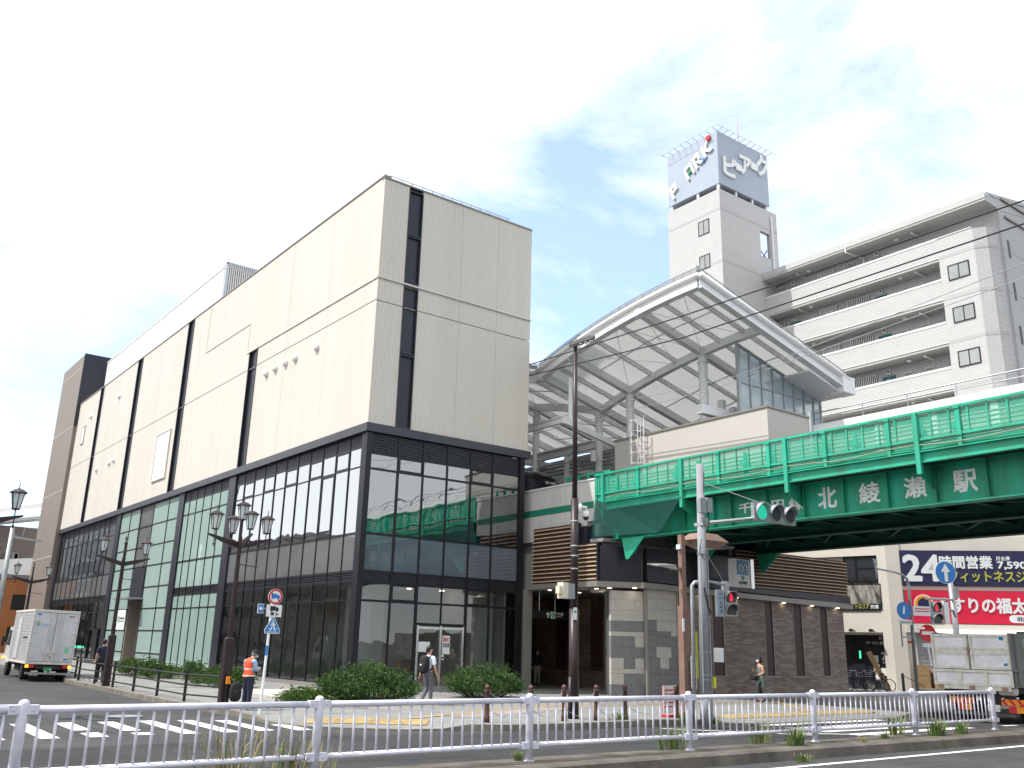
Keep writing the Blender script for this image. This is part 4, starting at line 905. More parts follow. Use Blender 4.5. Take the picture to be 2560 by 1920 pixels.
# ------------------------------------------------------------------ platform canopy: sloping vaults on steel columns
cp = thing('platform_canopy', 'white vaulted platform canopy on steel columns above the viaduct', 'canopy', (31, 28, 7.7))
X0, X1 = 26.75, 36.95
def zb(y):
    if y <= 34: return 15.45-.0135*max(0, y-22.6)**2
    t = 45.4; return 15.45-.0135*min((y-t)**2, 130)
def za(x, y): return zb(y)-.25*(x-31)
def vault(y0, y1, tag_):
    ys = [y0+(y1-y0)*i/22 for i in range(23)]
    b = MB(); xs = [X0+.1+(X1-X0-.2)*i/2 for i in range(3)]
    rt_ = [[(x, y, za(x, y)+.5) for x in xs]+[(x, y, za(x, y)+.6) for x in xs[::-1]] for y in ys]
    b.loft(rt_); b.build('roof_membrane', 'membrane', cp)
    b = MB()
    for x in (X0, X1-.12): b.loft([[(x, y, za(x, y)-.1), (x+.12, y, za(x, y)-.1), (x+.12, y, za(x, y)+.3), (x, y, za(x, y)+.3)] for y in ys])
    b.loft([[(X0-.1, y, za(X0, y)-.12), (X0+.25, y, za(X0, y)-.12), (X0+.25, y, za(X0, y)-.07), (X0-.1, y, za(X0, y)-.07)] for y in ys])
    b.build('edge_beam', 'whitesteel', cp)
    b = MB(); b.tube([(X0-.02, y, za(X0, y)+.44) for y in ys], .125, 10); b.tube([(X1, y, za(X1, y)+.44) for y in ys], .125, 10); b.build('gutter', 'white', cp, True)
    b = MB(); b.loft([[(30.85, y, za(31, y)), (31.15, y, za(31, y)), (31.15, y, za(31, y)+.05), (30.85, y, za(31, y)+.05)] for y in ys]); b.loft([[(30.96, y, za(31, y)+.05), (31.04, y, za(31, y)+.05), (31.04, y, za(31, y)+.42), (30.96, y, za(31, y)+.42)] for y in ys]); b.build('arched_beam', 'whitesteel', cp)
    # snow guard rail along the left eave
    b = MB(); rl = [(X0+.12, y, za(X0, y)+.88) for y in ys]; b.tube(rl, .025, 5)
    for p in rl: b.tube([p, (p[0], p[1], p[2]-.32)], .02, 5)
    b.loft([[(X0+.12, y, za(X0, y)+.6), (X0+.14, y, za(X0, y)+.6), (X0+.14, y, za(X0, y)+.82), (X0+.12, y, za(X0, y)+.82)] for y in ys]); b.build('eave_rail', 'galv', cp)
vault(23.2, 33.95, 0); vault(34.05, 56.5, 1)
def sl(b, y, x0, x1, wd, lo, hi): b.loft([[(x, y-wd/2, za(x, y)+lo), (x, y+wd/2, za(x, y)+lo), (x, y+wd/2, za(x, y)+hi), (x, y-wd/2, za(x, y)+hi)] for x in (x0, x1)])
b = MB()
sl(b, 23.22, X0, X1, .1, -.1, .3); sl(b, 23.2, X0, X1, .34, -.14, -.08); sl(b, 23.24, X0, X1, .3, .3, .36); b.build('front_edge_beam', 'whitesteel', cp)
b = MB(); b.tube([(X0, 23.1, za(X0, 23.2)+.44), (X1, 23.1, za(X1, 23.2)+.44)], .125, 10); b.build('gutter', 'white', cp, True)
b = MB()
b.tube([(X0, 23.3, za(X0, 23.2)+.9), (X1, 23.3, za(X1, 23.2)+.9)], .025, 5)
for i in range(19): x = X0+i*.565; b.tube([(x, 23.3, za(x, 23.2)+.5), (x, 23.3, za(x, 23.2)+.9)], .022, 5)
sl(b, 23.34, X0, X1, .02, .6, .82); b.build('eave_rail', 'galv', cp)
for y in (26.81, 31.66, 33.7, 39.3, 44.5, 49.5, 54.5):
    b = MB(); sl(b, y, X0, X1, .09, 0, .42); sl(b, y, X0, X1, .3, -.03, .02); b.box(X0-.03, X0+.14, y-.16, y+.16, za(X0, y)-.16, za(X0, y)+.3); b.build('cross_beam', 'whitesteel', cp)
for y in (24.35, 25.75, 28.47, 30.1, 32.9, 35.3, 37.4, 41.1, 42.9, 46.2, 48, 51.2, 52.9):
    b = MB(); sl(b, y, X0+.1, X1-.1, .09, .24, .36); sl(b, y, X0+.1, X1-.1, .05, .42, .5); k_ = 20
    for i in range(k_): x = X0+.4+i*.5; b.box(x-.06, x+.06, y-.05, y+.05, za(x, y)+.36, za(x, y)+.43)
    b.build('purlin', 'whitesteel', cp)
b = MB()
for y0, y1 in ((24.35, 26.8), (26.8, 28.5), (28.5, 31.6), (35.3, 39.3), (39.3, 42.9)):
    for x in (28.9, 33.4, 35.4): b.tube([(x, y0, za(x, y0)+.28), (x, y1, za(x, y1)+.28)], .035, 6)
    b.tube([(27, y0, za(27, y0)+.25), (30.9, y1, za(30.9, y1)+.2)], .014, 5); b.tube([(27, y1, za(27, y1)+.25), (30.9, y0, za(30.9, y0)+.2)], .014, 5)
b.build('tie_rod', 'whitesteel', cp)
for y, r in ((26.81, .21), (31.66, .2), (34.0, .19), (39.3, .2), (44.5, .2), (49.5, .2)):
    b = MB(); b.lathe((31, y, 7.7), [(r, 0), (r, zb(y)-7.7-.02)], 16); b.lathe((31, y, zb(y)-.35), [(r+.05, 0), (r+.05, .04)], 16); b.box(30.8, 31.2, y-.2, y+.2, zb(y)-.02, zb(y)+.4); b.build('column', 'whitesteel', cp, False)
b = MB(); b.box(X1-.6, X1+.35, 23.0, 23.7, za(X1, 23.2)-.25, za(X1, 23.2)+.55); sl(b, 24.6, 34.2, X1, 2.6, -.28, -.2); b.build('end_box', 'whitesteel', cp)

def shelter_glass():
    # pale printed glass: half see-through, half bluish white
    m, n, l, p = newmat('shelter_glass'); p.inputs['Base Color'].default_value = (.42, .53, .60, 1); p.inputs['Alpha'].default_value = .5; p.inputs['Roughness'].default_value = .08
    return m
# glazed end wall of the platform shelter
gw = thing('glazed_screen', 'tall glazed shelter wall under the front edge of the white canopy', 'glass wall', (34, 24.75, 11.5))
FG = Fr((31.0, 24.75), 0, -1); b = MB(); gx = [0, .72, 1.54, 2.34, 3.13, 3.88, 4.65, 5.42, 5.98]
ztop = lambda s: za(31+s, 24.75)-.1
for i, s in enumerate(gx): wd = .12 if i == 0 else .03; b.fbox(FG, s-wd, s+.03, -.07, .07, 7.7, ztop(s))
for z in (13.5, 11.7):
    b.fbox(FG, 0, 5.98, -.04, .05, z-.025, z+.025)
b.fpoly(FG, [(0, ztop(0)-.09), (5.98, ztop(5.98)-.09), (5.98, ztop(5.98)), (0, ztop(0))], -.07, .07); b.box(36.95, 37.05, 24.75, 30, 7.7, 13.3); b.build('mullion', 'galv', gw)
b = MB(); b.fpoly(FG, [(0, 8.5), (5.98, 8.5), (5.98, ztop(5.98)), (0, ztop(0))], .0, .012); b.build('glass', shelter_glass(), gw)
b = MB()
for i in range(7): b.box(31.9+i*.8, 32.15+i*.8, 26.5, 26.8, 8.9, 13.2-.2*i)
b.box(31.5, 36.8, 29.4, 29.5, 8.9, 11.4); b.build('shelter_frame', 'whitesteel', gw)
b = MB(); b.box(31.05, 32.6, 24.2, 24.45, 11.55, 11.95); b.box(29.2, 31, 25.4, 25.75, 11.9, 12.3); b.build('low_beam', 'whitesteel', gw)

# plain beige plant room on the viaduct and the steelwork round it
pb = thing('platform_plant_room', 'plain beige box shaped room on the viaduct behind the green fence', 'building', (30.3, 26, 7.7))
b = MB(); b.box(29.0, 31.72, 21.84, 30.7, 7.7, 11.4); b.build('wall', M('beige_panel', (.50, .465, .435), .6, var=.03, scale=.4), pb)
b = MB(); b.box(28.95, 31.76, 21.79, 30.74, 11.4, 11.48); b.build('roof_trim', 'fascia', pb)
b = MB(); b.box(31.72, 31.85, 21.8, 21.9, 7.7, 11.7); b.build('downpipe', 'white', pb)
t = thing('caged_ladder', 'white caged steel ladder beside the beige plant room', 'ladder', (28.7, 29, 7.8))
b = MB()
for y in (28.6, 29.0): b.tube([(28.85, y, 7.8), (28.85, y, 12.3)], .03, 6)
z = 8.0
while z < 11.8: b.tube([(28.85, 28.6, z), (28.85, 29.0, z)], .018, 5); z += .3
b.build('rung_ladder', 'whitesteel', t)
b = MB()
for z in (10.0, 10.5, 11.0, 11.5, 12.0): b.tube([(28.85-.6*sin(pi*i/10), 28.8-.42*cos(pi*i/10), z) for i in range(11)], .016, 5)
for i in (2, 5, 8): b.tube([(28.85-.6*sin(pi*i/10), 28.8-.42*cos(pi*i/10), z) for z in (10.0, 12.0)], .016, 5)
b.build('safety_cage', 'whitesteel', t)
t = thing('platform_structure', 'grey platform deck with rails, equipment and low roof beams behind the train', 'platform', (32, 36, 7.7))
b = MB(); b.box(30.0, 36.5, 30.8, 110, 7.7, 8.95); b.build('platform_slab', 'viaduct', t)
b = MB(); b.box(30.86, 31.14, 34.2, 60, 11.95, 12.3); b.box(30.7, 31.3, 34.2, 60, 12.3, 12.36); b.box(30, 36, 39.1, 39.4, 11.7, 12.0); b.box(30.5, 36, 44.4, 44.7, 11.7, 12); b.build('roof_beam', 'whitesteel', t)
b = MB()
for y in (36.6, 41, 46, 52): b.box(30.9, 31.1, y-.1, y+.1, 8.95, 12); b.box(34.9, 35.1, y-.1, y+.1, 8.95, 13.6)
b.build('post', 'whitesteel', t)
b = MB(); rn = random.Random(3)
for i in range(26):
    y = 31.2+rn.random()*12; x = 32+rn.random()*3.5; z = 8.95+rn.random()*1.2; b.box(x, x+rn.uniform(.2, .9), y, y+rn.uniform(.2, 1.0), z, z+rn.uniform(.2, 1.1))
b.build('equipment', 'bldggrey', t)
b = MB()
for z in (11.1, 11.3, 11.5, 11.7): b.tube([(31.4, 31, z), (31.4, 60, z)], .06, 6)
b.tube([(30.6, 34.0, 11.4), (30.6, 40, 11.4)], .04, 6); b.build('pipe', 'galv', t)
b = MB(); b.box(35.9, 36.0, 31, 60, 8.95, 13.3); b.build('rear_screen', 'galv', t)
b = MB()
for y in (34.4, 38.2): b.box(30.7, 30.78, y, y+1.4, 11.75, 11.83)
b.build('strip_light', 'white', t)
for y, x in ((33.7, 30.35), (33.75, 31.75)):
    b = MB(); b.lathe((x, y, 11.1), [(.16, 0), (.16, .55), (.02, .57)], 12); b.tube([(x, y, 11.35), (31, 34, 11.35)], .03, 6); b.build('loudspeaker', 'white', t)
t = thing('overhead_line_gantry', 'white overhead line gantry reaching out beside the canopy', 'gantry', (30.3, 32.1, 7.7))
b = MB(); b.box(26.9, 27.1, 32.1, 60, 12.28, 12.55); b.box(26.85, 27.15, 32.05, 60, 12.55, 12.6)
b.loft([[(27, 32.0, 12.25), (27, 32.2, 12.25), (27, 32.2, 12.55), (27, 32.0, 12.55)], [(30.9, 32.0, 11.45), (30.9, 32.2, 11.45), (30.9, 32.2, 11.75), (30.9, 32.0, 11.75)]])
b.tube([(27.4, 32.1, 12.45), (27.4, 32.1, 14.6)], .11, 10); b.tube([(29.9, 38, 7.8), (29.9, 38, 13.2)], .13, 10); b.build('frame', 'whitesteel', t)
t = thing('trackside_fence', 'short green trackside fence behind the viaduct parapet', 'fence', (26.6, 30, 8))
b = MB(); b.box(26.5, 26.56, 28.4, 31.4, 9.35, 9.43); b.box(26.5, 26.56, 28.4, 31.4, 8.6, 8.66)
for y in (28.4, 29.1, 29.8, 30.5, 31.2): b.box(26.48, 26.58, y-.04, y+.04, 7.7, 9.4)
b.build('rail', 'green', t)

# train standing at the platform
tr = thing('train', 'silver commuter train with black front standing on the viaduct', 'train', (28.4, 36, 7.9))
TX0, TX1, TY = 27.0, 29.78, 35.6
def sect(y, ins, drop): 
    z0, z1 = 8.3, 10.62-drop; a, c = TX0+ins, TX1-ins
    return [(a, y, z0), (c, y, z0), (c, y, z1-.55), (c-.12, y, z1-.22), (c-.5, y, z1-.04), ((a+c)/2, y, z1), (a+.5, y, z1-.04), (a+.12, y, z1-.22), (a, y, z1-.55)]
b = MB(); b.loft([sect(TY+.35, .06, .02), sect(TY+.9, 0, 0), sect(TY+60, 0, 0)]); b.build('body', 'silver', tr)
b = MB(); b.loft([sect(TY, .22, .22), sect(TY+.12, .1, .1), sect(TY+.34, .055, .1)]); b.build('front_mask', 'trainblack', tr)
FT = Fr((TX0, TY-.01), 0, -1); text('綾瀬⇔北綾瀬', FT, 1.72, 2.4, 9.98, 10.13, .0, 'signwhite', 'destination', tr, .006, .012)
b = MB(); b.fbox(FT, .5, 1.25, -.02, .005, 8.95, 10.1); b.fbox(FT, 1.45, 2.3, -.02, .005, 8.95, 9.85); b.build('windscreen', 'winblack', tr)
b = MB()
for i in range(14): b.box(TX0-.012, TX0, TY+1.6+i*3.1, TY+3.2+i*3.1, 9.1, 9.95)
b.build('side_window', 'winblack', tr)

# overhead wires running along the railway
for nm, lab, x, zs, r in [('power_cable', 'upper thick black overhead cable crossing in front of the canopy', 26.0, [(60, 15.9), (33.9, 15.35), (23.5, 15.03), (10.1, 14.82), (-30, 15.2)], .028), ('power_cable', 'lower thick black overhead cable crossing in front of the canopy', 26.02, [(60, 15.4), (33.9, 14.81), (23.5, 14.1), (10.2, 14.12), (-30, 14.8)], .028),
                          ('contact_wire', 'thin overhead contact wire above the green fence', 27.6, [(60, 12.4), (34, 12.35), (23.7, 12.2), (10, 13.2), (-30, 13.3)], .014), ('contact_wire', 'thin sagging messenger wire above the contact wire', 27.62, [(60, 13.2), (34, 12.9), (22, 12.5), (10, 13.7), (-30, 14.2)], .014)]:
    pts = []
    for i in range(len(zs)-1):
        for j in range(8): t_ = j/8; pts.append((x, zs[i][0]+(zs[i+1][0]-zs[i][0])*t_, zs[i][1]+(zs[i+1][1]-zs[i][1])*t_))
    pts.append((x, *zs[-1])); b = MB(); b.tube(pts, r, 5); tag(b.build(nm, 'black' if r > .02 else 'galv'), lab, 'cable', 'overhead wires along the railway')
# ------------------------------------------------------------------ apartment block behind the railway
MT['aptpane'] = filmmat('curtained_glass', (.27, .285, .285), .12, .25, .03)
ap = thing('apartment_block', 'pale tiled apartment block with open access galleries behind the canopy', 'apartment building', (60, 32, 0))
AX, Y0, Y1 = 55.0, 23.6, 41.2
RL = [28.55, 25.62, 22.66, 19.62, 16.7, 13.75, 10.8]
FA = Fr((AX, Y1), -90, -1)     # s grows toward the near end (smaller y)
b = MB(); b.box(56.5, 66, Y0+.4, Y1, 0, 29.95); b.build('wall', 'apt', ap)
b = MB(); b.box(56.52, 66.05, Y0, Y0+.41, 0, 30.2); b.loft([[(56.52, Y0, 30.2), (66.05, Y0, 30.2), (66.05, Y0+.4, 30.2), (56.52, Y0+.4, 30.2)], [(57.2, Y0, 31.0), (66.05, Y0, 32.6), (66.05, Y0+.4, 32.6), (57.2, Y0+.4, 31.0)]]); b.build('end_wall', 'apt_x', ap)
b = MB(); b.loft([[(54.75, y, 30.05), (56.9, y, 29.95), (66, y, 31.6), (66, y, 32.0), (56.0, y, 30.62), (54.75, y, 30.55)] for y in (Y0-.02, Y1)]); b.build('roof_eave', 'apt_soffit', ap)
b = MB(); b.box(54.7, 54.78, Y0-.05, Y1, 30.2, 30.62); b.loft([[(56.0, Y0-.06, 30.62), (66, Y0-.06, 32.4), (66, Y0+.02, 32.4), (56.0, Y0+.02, 30.62)], [(55.0, Y0-.06, 30.66), (66, Y0-.06, 32.75), (66, Y0+.02, 32.75), (55.0, Y0+.02, 30.66)]]); b.build('eave_trim', 'apt_soffit', ap)
bay = [(AX, 27.07), (AX, 24.72), (55.45, 24.05), (56.0, 23.75), (57.0, 23.75), (57.0, 27.07)]
for i, z in enumerate(RL):
    b = MB(); b.box(AX-.0, AX+.16, 27.07, Y1, z-1.3, z); g_ = b.build('gallery_parapet', 'apt', ap)
    b = MB(); b.box(AX-.03, AX+.19, 27.07, Y1, z, z+.05); b.box(AX-.008, AX, 27.07, Y1, z-1.32, z-1.28); b.build('coping', 'white', g_)
    b = MB(); b.tube([(AX+.08, 24.8 if i == 0 else 27.1, z+.14), (AX+.08, Y1, z+.14)], .035, 6); y = 27.6
    while y < Y1: b.box(AX+.05, AX+.11, y-.04, y+.04, z+.05, z+.12); y += 1.15
    b.build('parapet_rail', 'white', g_)
    b = MB(); b.box(AX+.05, 56.5, 27.07, Y1, z-1.5, z-1.3); b.build('gallery_floor', 'apt_soffit', ap)
    zf = z-1.3
    # flat entrances: door, grille window, meters, lamp
    for k_, yd in enumerate((32.2, 39.4) if i else (32.2, 39.4)):
        b = MB(); b.box(56.42, 56.5, yd-.5, yd+.45, zf, zf+2.2); d_ = b.build('front_door', 'teal' if i or k_ else 'navy', ap)
        b = MB(); b.tube([(56.41, yd-.3+.6*t_/8, zf+1.78+.22*sin(pi*t_/8)) for t_ in range(9)], .02, 5); b.build('door_panel', 'white', d_)
        for y0, y1 in ((yd+.95, yd+2.6),) if k_ else ((yd+.9, yd+2.6), (yd+3.5, yd+4.9)):
            b = MB(); b.box(56.44, 56.5, y0, y1, zf+1.3, zf+2.5); w_ = b.build('grille_window', 'frame', ap); b = MB(); n_ = 12
            for q in range(n_+1): yy = y0+(y1-y0)*q/n_; b.box(56.36, 56.39, yy-.03, yy+.03, zf+1.25, zf+2.55)
            b.box(56.36, 56.39, y0, y1, zf+2.5, zf+2.56); b.box(56.36, 56.39, y0, y1, zf+1.2, zf+1.25); b.build('grille', 'whitesteel', w_)
        b = MB(); b.box(56.38, 56.5, yd-.18, yd+.12, zf+2.3, zf+2.68); m_ = b.build('meter_box', 'bldgwhite', ap); b = MB(); b.box(56.37, 56.38, yd-.1, yd+.04, zf+2.46, zf+2.6); b.build('meter_window', 'frame', m_)
        for y0 in (yd-1.75, yd-3.3):
            if y0 > 27.3: b = MB(); b.box(56.4, 56.5, y0, y0+.62, zf+1.5, zf+2.2); v_ = b.build('vent_panel', 'bldgwhite', ap); b = MB(); b.box(56.38, 56.4, y0+.06, y0+.56, zf+1.95, zf+2.12); b.build('louvre', 'bldggrey', v_)
        b = MB(); b.lathe((55.7, yd-2.0, zf+2.72), [(.02, -.12), (.13, -.08), (.16, 0), (.16, .02)], 10); b.build('ceiling_lamp', 'white', ap)
    b = MB(); b.tube([(55.3, 28.9, zf+2.62), (56.5, 28.9, zf+2.62)], .06, 8); b.tube([(55.3, 38.2, zf+2.62), (56.5, 38.2, zf+2.62)], .06, 8); b.build('drain_pipe', 'white', ap)
    # projecting bay with windows
    if i < 6:
        pass
        b = MB(); e_ = [(x-.012, y-(.012 if y < 27 else 0)) for x, y in bay[:4]]; b.prism(e_+[(56.05, 23.80), (55.5, 24.1), (55.05, 24.75), (55.05, 27.07)], z-1.42, z-1.18); b.box(56.5, 66, Y0-.012, Y0+.1, z-1.42, z-1.3); b.build('band', 'apt_band', ap)
        zw = z-2.05
        b = MB(); b.ringf(FA, Y1-26.56, Y1-25.17, zw-1.05, zw, .06, -.08, .05); b.fbox(FA, Y1-25.89, Y1-25.84, -.08, .04, zw-1.0, zw-.05); f_ = b.build('bay_window', 'frame', ap)
        b = MB(); b.fbox(FA, Y1-26.5, Y1-25.9, .004, .03, zw-.99, zw-.06); b.fbox(FA, Y1-25.83, Y1-25.23, .004, .02, zw-.99, zw-.06); b.build('pane', 'aptpane', f_)
        b = MB(); b.box(57.15, 57.4, Y0-.03, Y0+.02, z-.75-1.05, z-.6); b.box(59.6, 60.6, Y0-.03, Y0+.02, z-2.0, z-.2); b.build('end_window', 'frame', ap)
b = MB(); b.prism(bay, 0, 28.55); b.box(56.46, 57.0, 23.76, 27.07, 28.56, 29.96); b.build('bay_wall', 'apt', ap)
b = MB(); b.tube([(54.72, 33.6, 30.2), (54.72, 33.6, 29.9), (56.3, 33.2, 29.7), (56.3, 33.2, 28.3)], .06, 8); b.build('downpipe', 'whitesteel', ap)
b = MB(); b.box(57.2, 60.2, Y0-.12, Y0-.01, 29.55, 29.72); b.box(56.9, 66, Y0-.15, Y0-.07, 30.75, 30.95); b.build('end_trim', 'fascia', ap)

# lift tower with rooftop sign
tw = thing('sign_tower', 'tall grey stair tower rising behind the canopy with windows and an opening', 'tower', (53, 43.6, 0))
TX, TW_, TYA, TYB = 50.0, 57.0, 40.95, 46.35
b = MB()
b.box(TX, TX+.3, TYA, TYB, 0, 36.5); b.box(TX+.3, 54.75, TYA, TYA+.3, 0, 36.5); b.box(56.0, TW_, TYA, TYA+.3, 0, 36.5); b.box(54.75, 56.0, TYA, TYA+.3, 0, 32.2); b.box(54.75, 56.0, TYA, TYA+.3, 34.4, 36.5)
b.box(TX+.3, TW_, TYB-.3, TYB, 0, 32.2); b.box(TX+.3, 54.2, TYB-.3, TYB, 32.2, 36.5); b.box(56.2, TW_, TYB-.3, TYB, 32.2, 36.5); b.box(54.2, 56.2, TYB-.3, TYB, 34.6, 36.5); b.box(TW_-.3, TW_, TYA+.3, TYB-.3, 0, 32.2); b.box(TW_-.3, TW_, TYB-.9, TYB-.3, 32.2, 36.5)
b.build('wall', 'apt', tw)
b = MB(); b.box(TX+.3, TW_-.3, TYA+.3, TYB-.3, 31.9, 32.1); b.box(TX+.2, TW_-.2, TYA+.2, TYB-.2, 36.2, 36.4); b.build('floor_slab', 'apt_soffit', tw)
b = MB()
for z in (34.95, 30.6, 26.2): b.box(TX-.012, TX, TYA-.012, TYB, z-.22, z); b.box(TX, TW_, TYA-.012, TYA, z-.22, z)
b.build('band', 'apt_band', tw)
FT2 = Fr((TX, TYB), -90, -1)
for y0, y1, z0, z1 in ((43.2, 42.08, 33.16, 34.38), (43.2, 42.12, 30.27, 31.43)):
    b = MB(); b.ringf(FT2, TYB-y0, TYB-y1, z0, z1, .07, -.1, .03); b.fbox(FT2, TYB-y0+.53, TYB-y0+.59, -.1, .02, z0+.07, z1-.07); f_ = b.build('window', 'frame', tw)
    b = MB(); b.fbox(FT2, TYB-y0+.07, TYB-y1-.07, .003, .02, z0+.07, z1-.07); b.build('pane', 'aptpane', f_)
b = MB(); b.tube([(54.9, TYA+.25, 32.9), (55.9, TYA+.25, 32.2)], .04, 6); b.tube([(55.2, TYA+.2, 32.2), (55.8, TYA+.2, 33.0)], .04, 6); b.build('opening_rail', 'frame', tw)
b = MB(); b.tube([(56.2, TYA-.1, 36), (56.2, TYA-.1, 31), (56.2, TYA-.1, 29.9)], .07, 8); b.tube([(56.1, TYA-.15, 31.4), (56.6, TYA-.15, 31.4), (56.6, TYA-.15, 30.9)], .1, 8); b.build('downpipe', 'whitesteel', tw)
sb_ = thing('rooftop_sign', 'blue grey rooftop sign box with angular letters on top of the tower', 'sign', (53, 43.6, 36.5))
b = MB(); b.box(TX, 56.2, TYA, 46.25, 36.98, 41.62); b.build('sign_box', 'signgrey', sb_)
b = MB()
for x in (TX+.15, 52.2, 54.2, 56.0):
    for y in (TYA+.2, 43.2, 46.0): b.box(x-.09, x+.09, y-.09, y+.09, 36.4, 37)
b.build('support_post', 'white', sb_)
b = MB()
for i in range(10): x = TX+.4+i*.62; b.bar((x, TYA+.1, 36.55), (x+.35, TYA+.9, 36.97), .06, .06); b.bar((TX+.2, TYA+.4+i*.55, 36.55), (TX+.9, TYA+.5+i*.55, 36.97), .06, .06)
b.build('support_steel', 'rust', sb_)
b = MB()
for i in range(9): y = 46.4-i*.68; b.tube([(TX, y, 41.62), (TX-.55, y, 41.66)], .025, 5)
for i in range(10): x = TX+.1+i*.68; b.tube([(x, TYA, 41.62), (x, TYA-.55, 41.7)], .025, 5)
b.tube([(TX-.55, 46.6, 41.66), (TX-.55, TYA-.5, 41.7), (56.9, TYA-.55, 41.7)], .014, 5); b.build('light_bracket', 'galv', sb_)
def stroke(F, segs, wd, n0, n1, nm, mat, par, o_s, o_z, k_, rot):
    b = MB(); c_, s_ = cos(rot), sin(rot)
    for p in segs: b.fpoly(F, [(o_s+k_*(x*c_-z*s_), o_z+k_*(x*s_+z*c_)) for x, z in p], n0, n1)
    return b.build(nm, mat, par)
FP1 = Fr((TX, 46.25), -90, -1); rot = R(33); kk = 1.0
def box4(x0, z0, x1, z1): return [(x0, z0), (x1, z0), (x1, z1), (x0, z1)]
def sk(pts): return [(x+.18*z, z) for x, z in pts]
sw = .2
P_ = [box4(0, 0, sw, 1), box4(sw, .8, .72, 1), box4(.52, .42, .72, .8), box4(sw, .42, .52, .6)]
A_ = [box4(0, 0, sw, 1), box4(sw, .8, .62, 1), box4(.62, 0, .82, 1)]
R_ = [box4(0, 0, sw, 1), box4(sw, .8, .66, 1), box4(.46, .45, .66, .8), [(sw, .45), (.46, .45), (.74, 0), (.5, 0)]]
K_ = [box4(0, 0, sw, 1), [(sw, .42), (sw, .62), (.62, 1.0), (.86, 1.0)], [(sw, .42), (.4, .55), (.84, 0), (.58, 0)]]
for L_, ox in ((P_, .0), (A_, 1.45), (R_, 2.28), (K_, 3.1)):
    stroke(FP1, [sk(q) for q in L_], 0, .02, .16, 'letter', 'white', sb_, .62+ox*cos(rot)*1.34, 37.35+ox*sin(rot)*1.34, 1.14, rot)
stroke(FP1, [sk(box4(.25, .32, .58, .5))], 0, .02, .14, 'letter_accent', 'signgreen', sb_, .62+1.45*cos(rot)*1.34, 37.35+1.45*sin(rot)*1.34, 1.14, rot)
stroke(FP1, [sk(box4(.1, .1, .4, .4))], 0, .02, .12, 'letter_accent', 'blue', sb_, .75+2.75*cos(rot)*1.34, 37.2+2.75*sin(rot)*1.34, .9, rot)
stroke(FP1, [[(0, .2), (.2, 0), (.42, .12), (.42, .42), (.2, .5), (0, .38)]], 0, .02, .16, 'letter_accent', 'red', sb_, 4.25, 41.0, 1.0, 0)
FP2 = Fr((TX, TYA), 0, -1)
q_ = text('ピ', FP2, .55, 2.05, 37.95, 39.55, .03, 'lettergrey', 'letter', sb_, .12, .05); text('ー', FP2, 2.05, 2.75, 38.95, 39.28, .03, 'lettergrey', 'letter', sb_, .12, .08)
text('ア', FP2, 2.6, 3.9, 38.75, 40.35, .03, 'lettergrey', 'letter', sb_, .12, .05); text('ー', FP2, 3.95, 4.75, 39.75, 40.1, .03, 'lettergrey', 'letter', sb_, .12, .08); text('ク', FP2, 4.7, 6.1, 39.4, 41.25, .03, 'lettergrey', 'letter', sb_, .12, .05)
t = tag(MB().tube([(55.3, 43, 36.5), (55.3, 43, 45.6)], [.05, .015], 6).build('roof_aerial', 'red'), 'thin red aerial standing behind the rooftop sign box', 'aerial')

# ------------------------------------------------------------------ gym and pharmacy building beyond the bridge
gy = thing('shop_building', 'cream corner building with gym and pharmacy signs seen under the bridge', 'shop building', (48, 28, 0))
GO = (46.16, 27.46); FG1 = Fr(GO, -47, -1); ga = R(105); FG2 = Fr((GO[0]+2.45*cos(ga), GO[1]+2.45*sin(ga)), -75, -1)
e = FG1.p(16, 0, 0); g = FG2.p(-7, 0, 0)
b = MB(); b.prism([GO, e[:2], (e[0]+12, e[1]+10), (g[0]+14, g[1]+3), g[:2]], 8.0, 10.4)
b.prism([FG1.p(0, -.02, 0)[:2], FG1.p(16, -.02, 0)[:2], (e[0]+11, e[1]+10), (g[0]+13, g[1]+3), FG2.p(-7, -.02, 0)[:2], FG2.p(2.4, -.02, 0)[:2]], 3.1, 8.0)
b.fbox(FG1, -.1, .62, -.5, .16, .15, 8.0); b.fbox(FG2, 1.95, 2.5, -.5, .14, .15, 8.0); b.fbox(FG1, .62, 1.1, -.5, .05, .15, 3.5); b.build('wall', 'gymwall', gy)
b = MB(); b.fbox(FG2, -7, 1.95, .0, .14, 7.2, 7.66); b.fbox(FG2, -7, 1.95, -.02, .1, 3.12, 4.26); b.fbox(FG1, .6, 12, .02, .1, 7.45, 8.2); b.fbox(FG1, .6, 12, .02, .09, 5.36, 5.58); b.fbox(FG1, .6, 12, 0, .3, 3.15, 3.6); b.build('band', 'gymwall', gy)
b = MB(); b.fbox(FG2, .15, 1.9, -.3, .02, 5.8, 7.15); w_ = b.build('window', 'winblack', gy); b = MB(); b.ringf(FG2, .1, 1.95, 5.76, 7.2, .08, .02, .07); b.fbox(FG2, .72, .80, .02, .06, 5.8, 7.15); b.fbox(FG2, .8, 1.9, .02, .06, 6.5, 6.56); b.build('frame', 'frame', w_)
b = MB(); b.fbox(FG2, -.3, 2.0, .05, .16, 4.3, 5.66); s_ = b.build('photo_sign', 'photo', gy)
b = MB(); b.fbox(FG2, -.32, 2.02, .05, .165, 4.28, 4.62); b.ringf(FG2, -.32, 2.03, 4.28, 5.68, .04, .05, .175); b.build('sign_edge', 'navy', s_)
text('ウェイトエリア', FG2, .0, 1.35, 4.36, 4.62, .17, 'olive', 'lettering', s_, .01, .03); text('完備', FG2, 1.42, 1.85, 4.36, 4.56, .17, 'signwhite', 'lettering', s_, .01, .02)
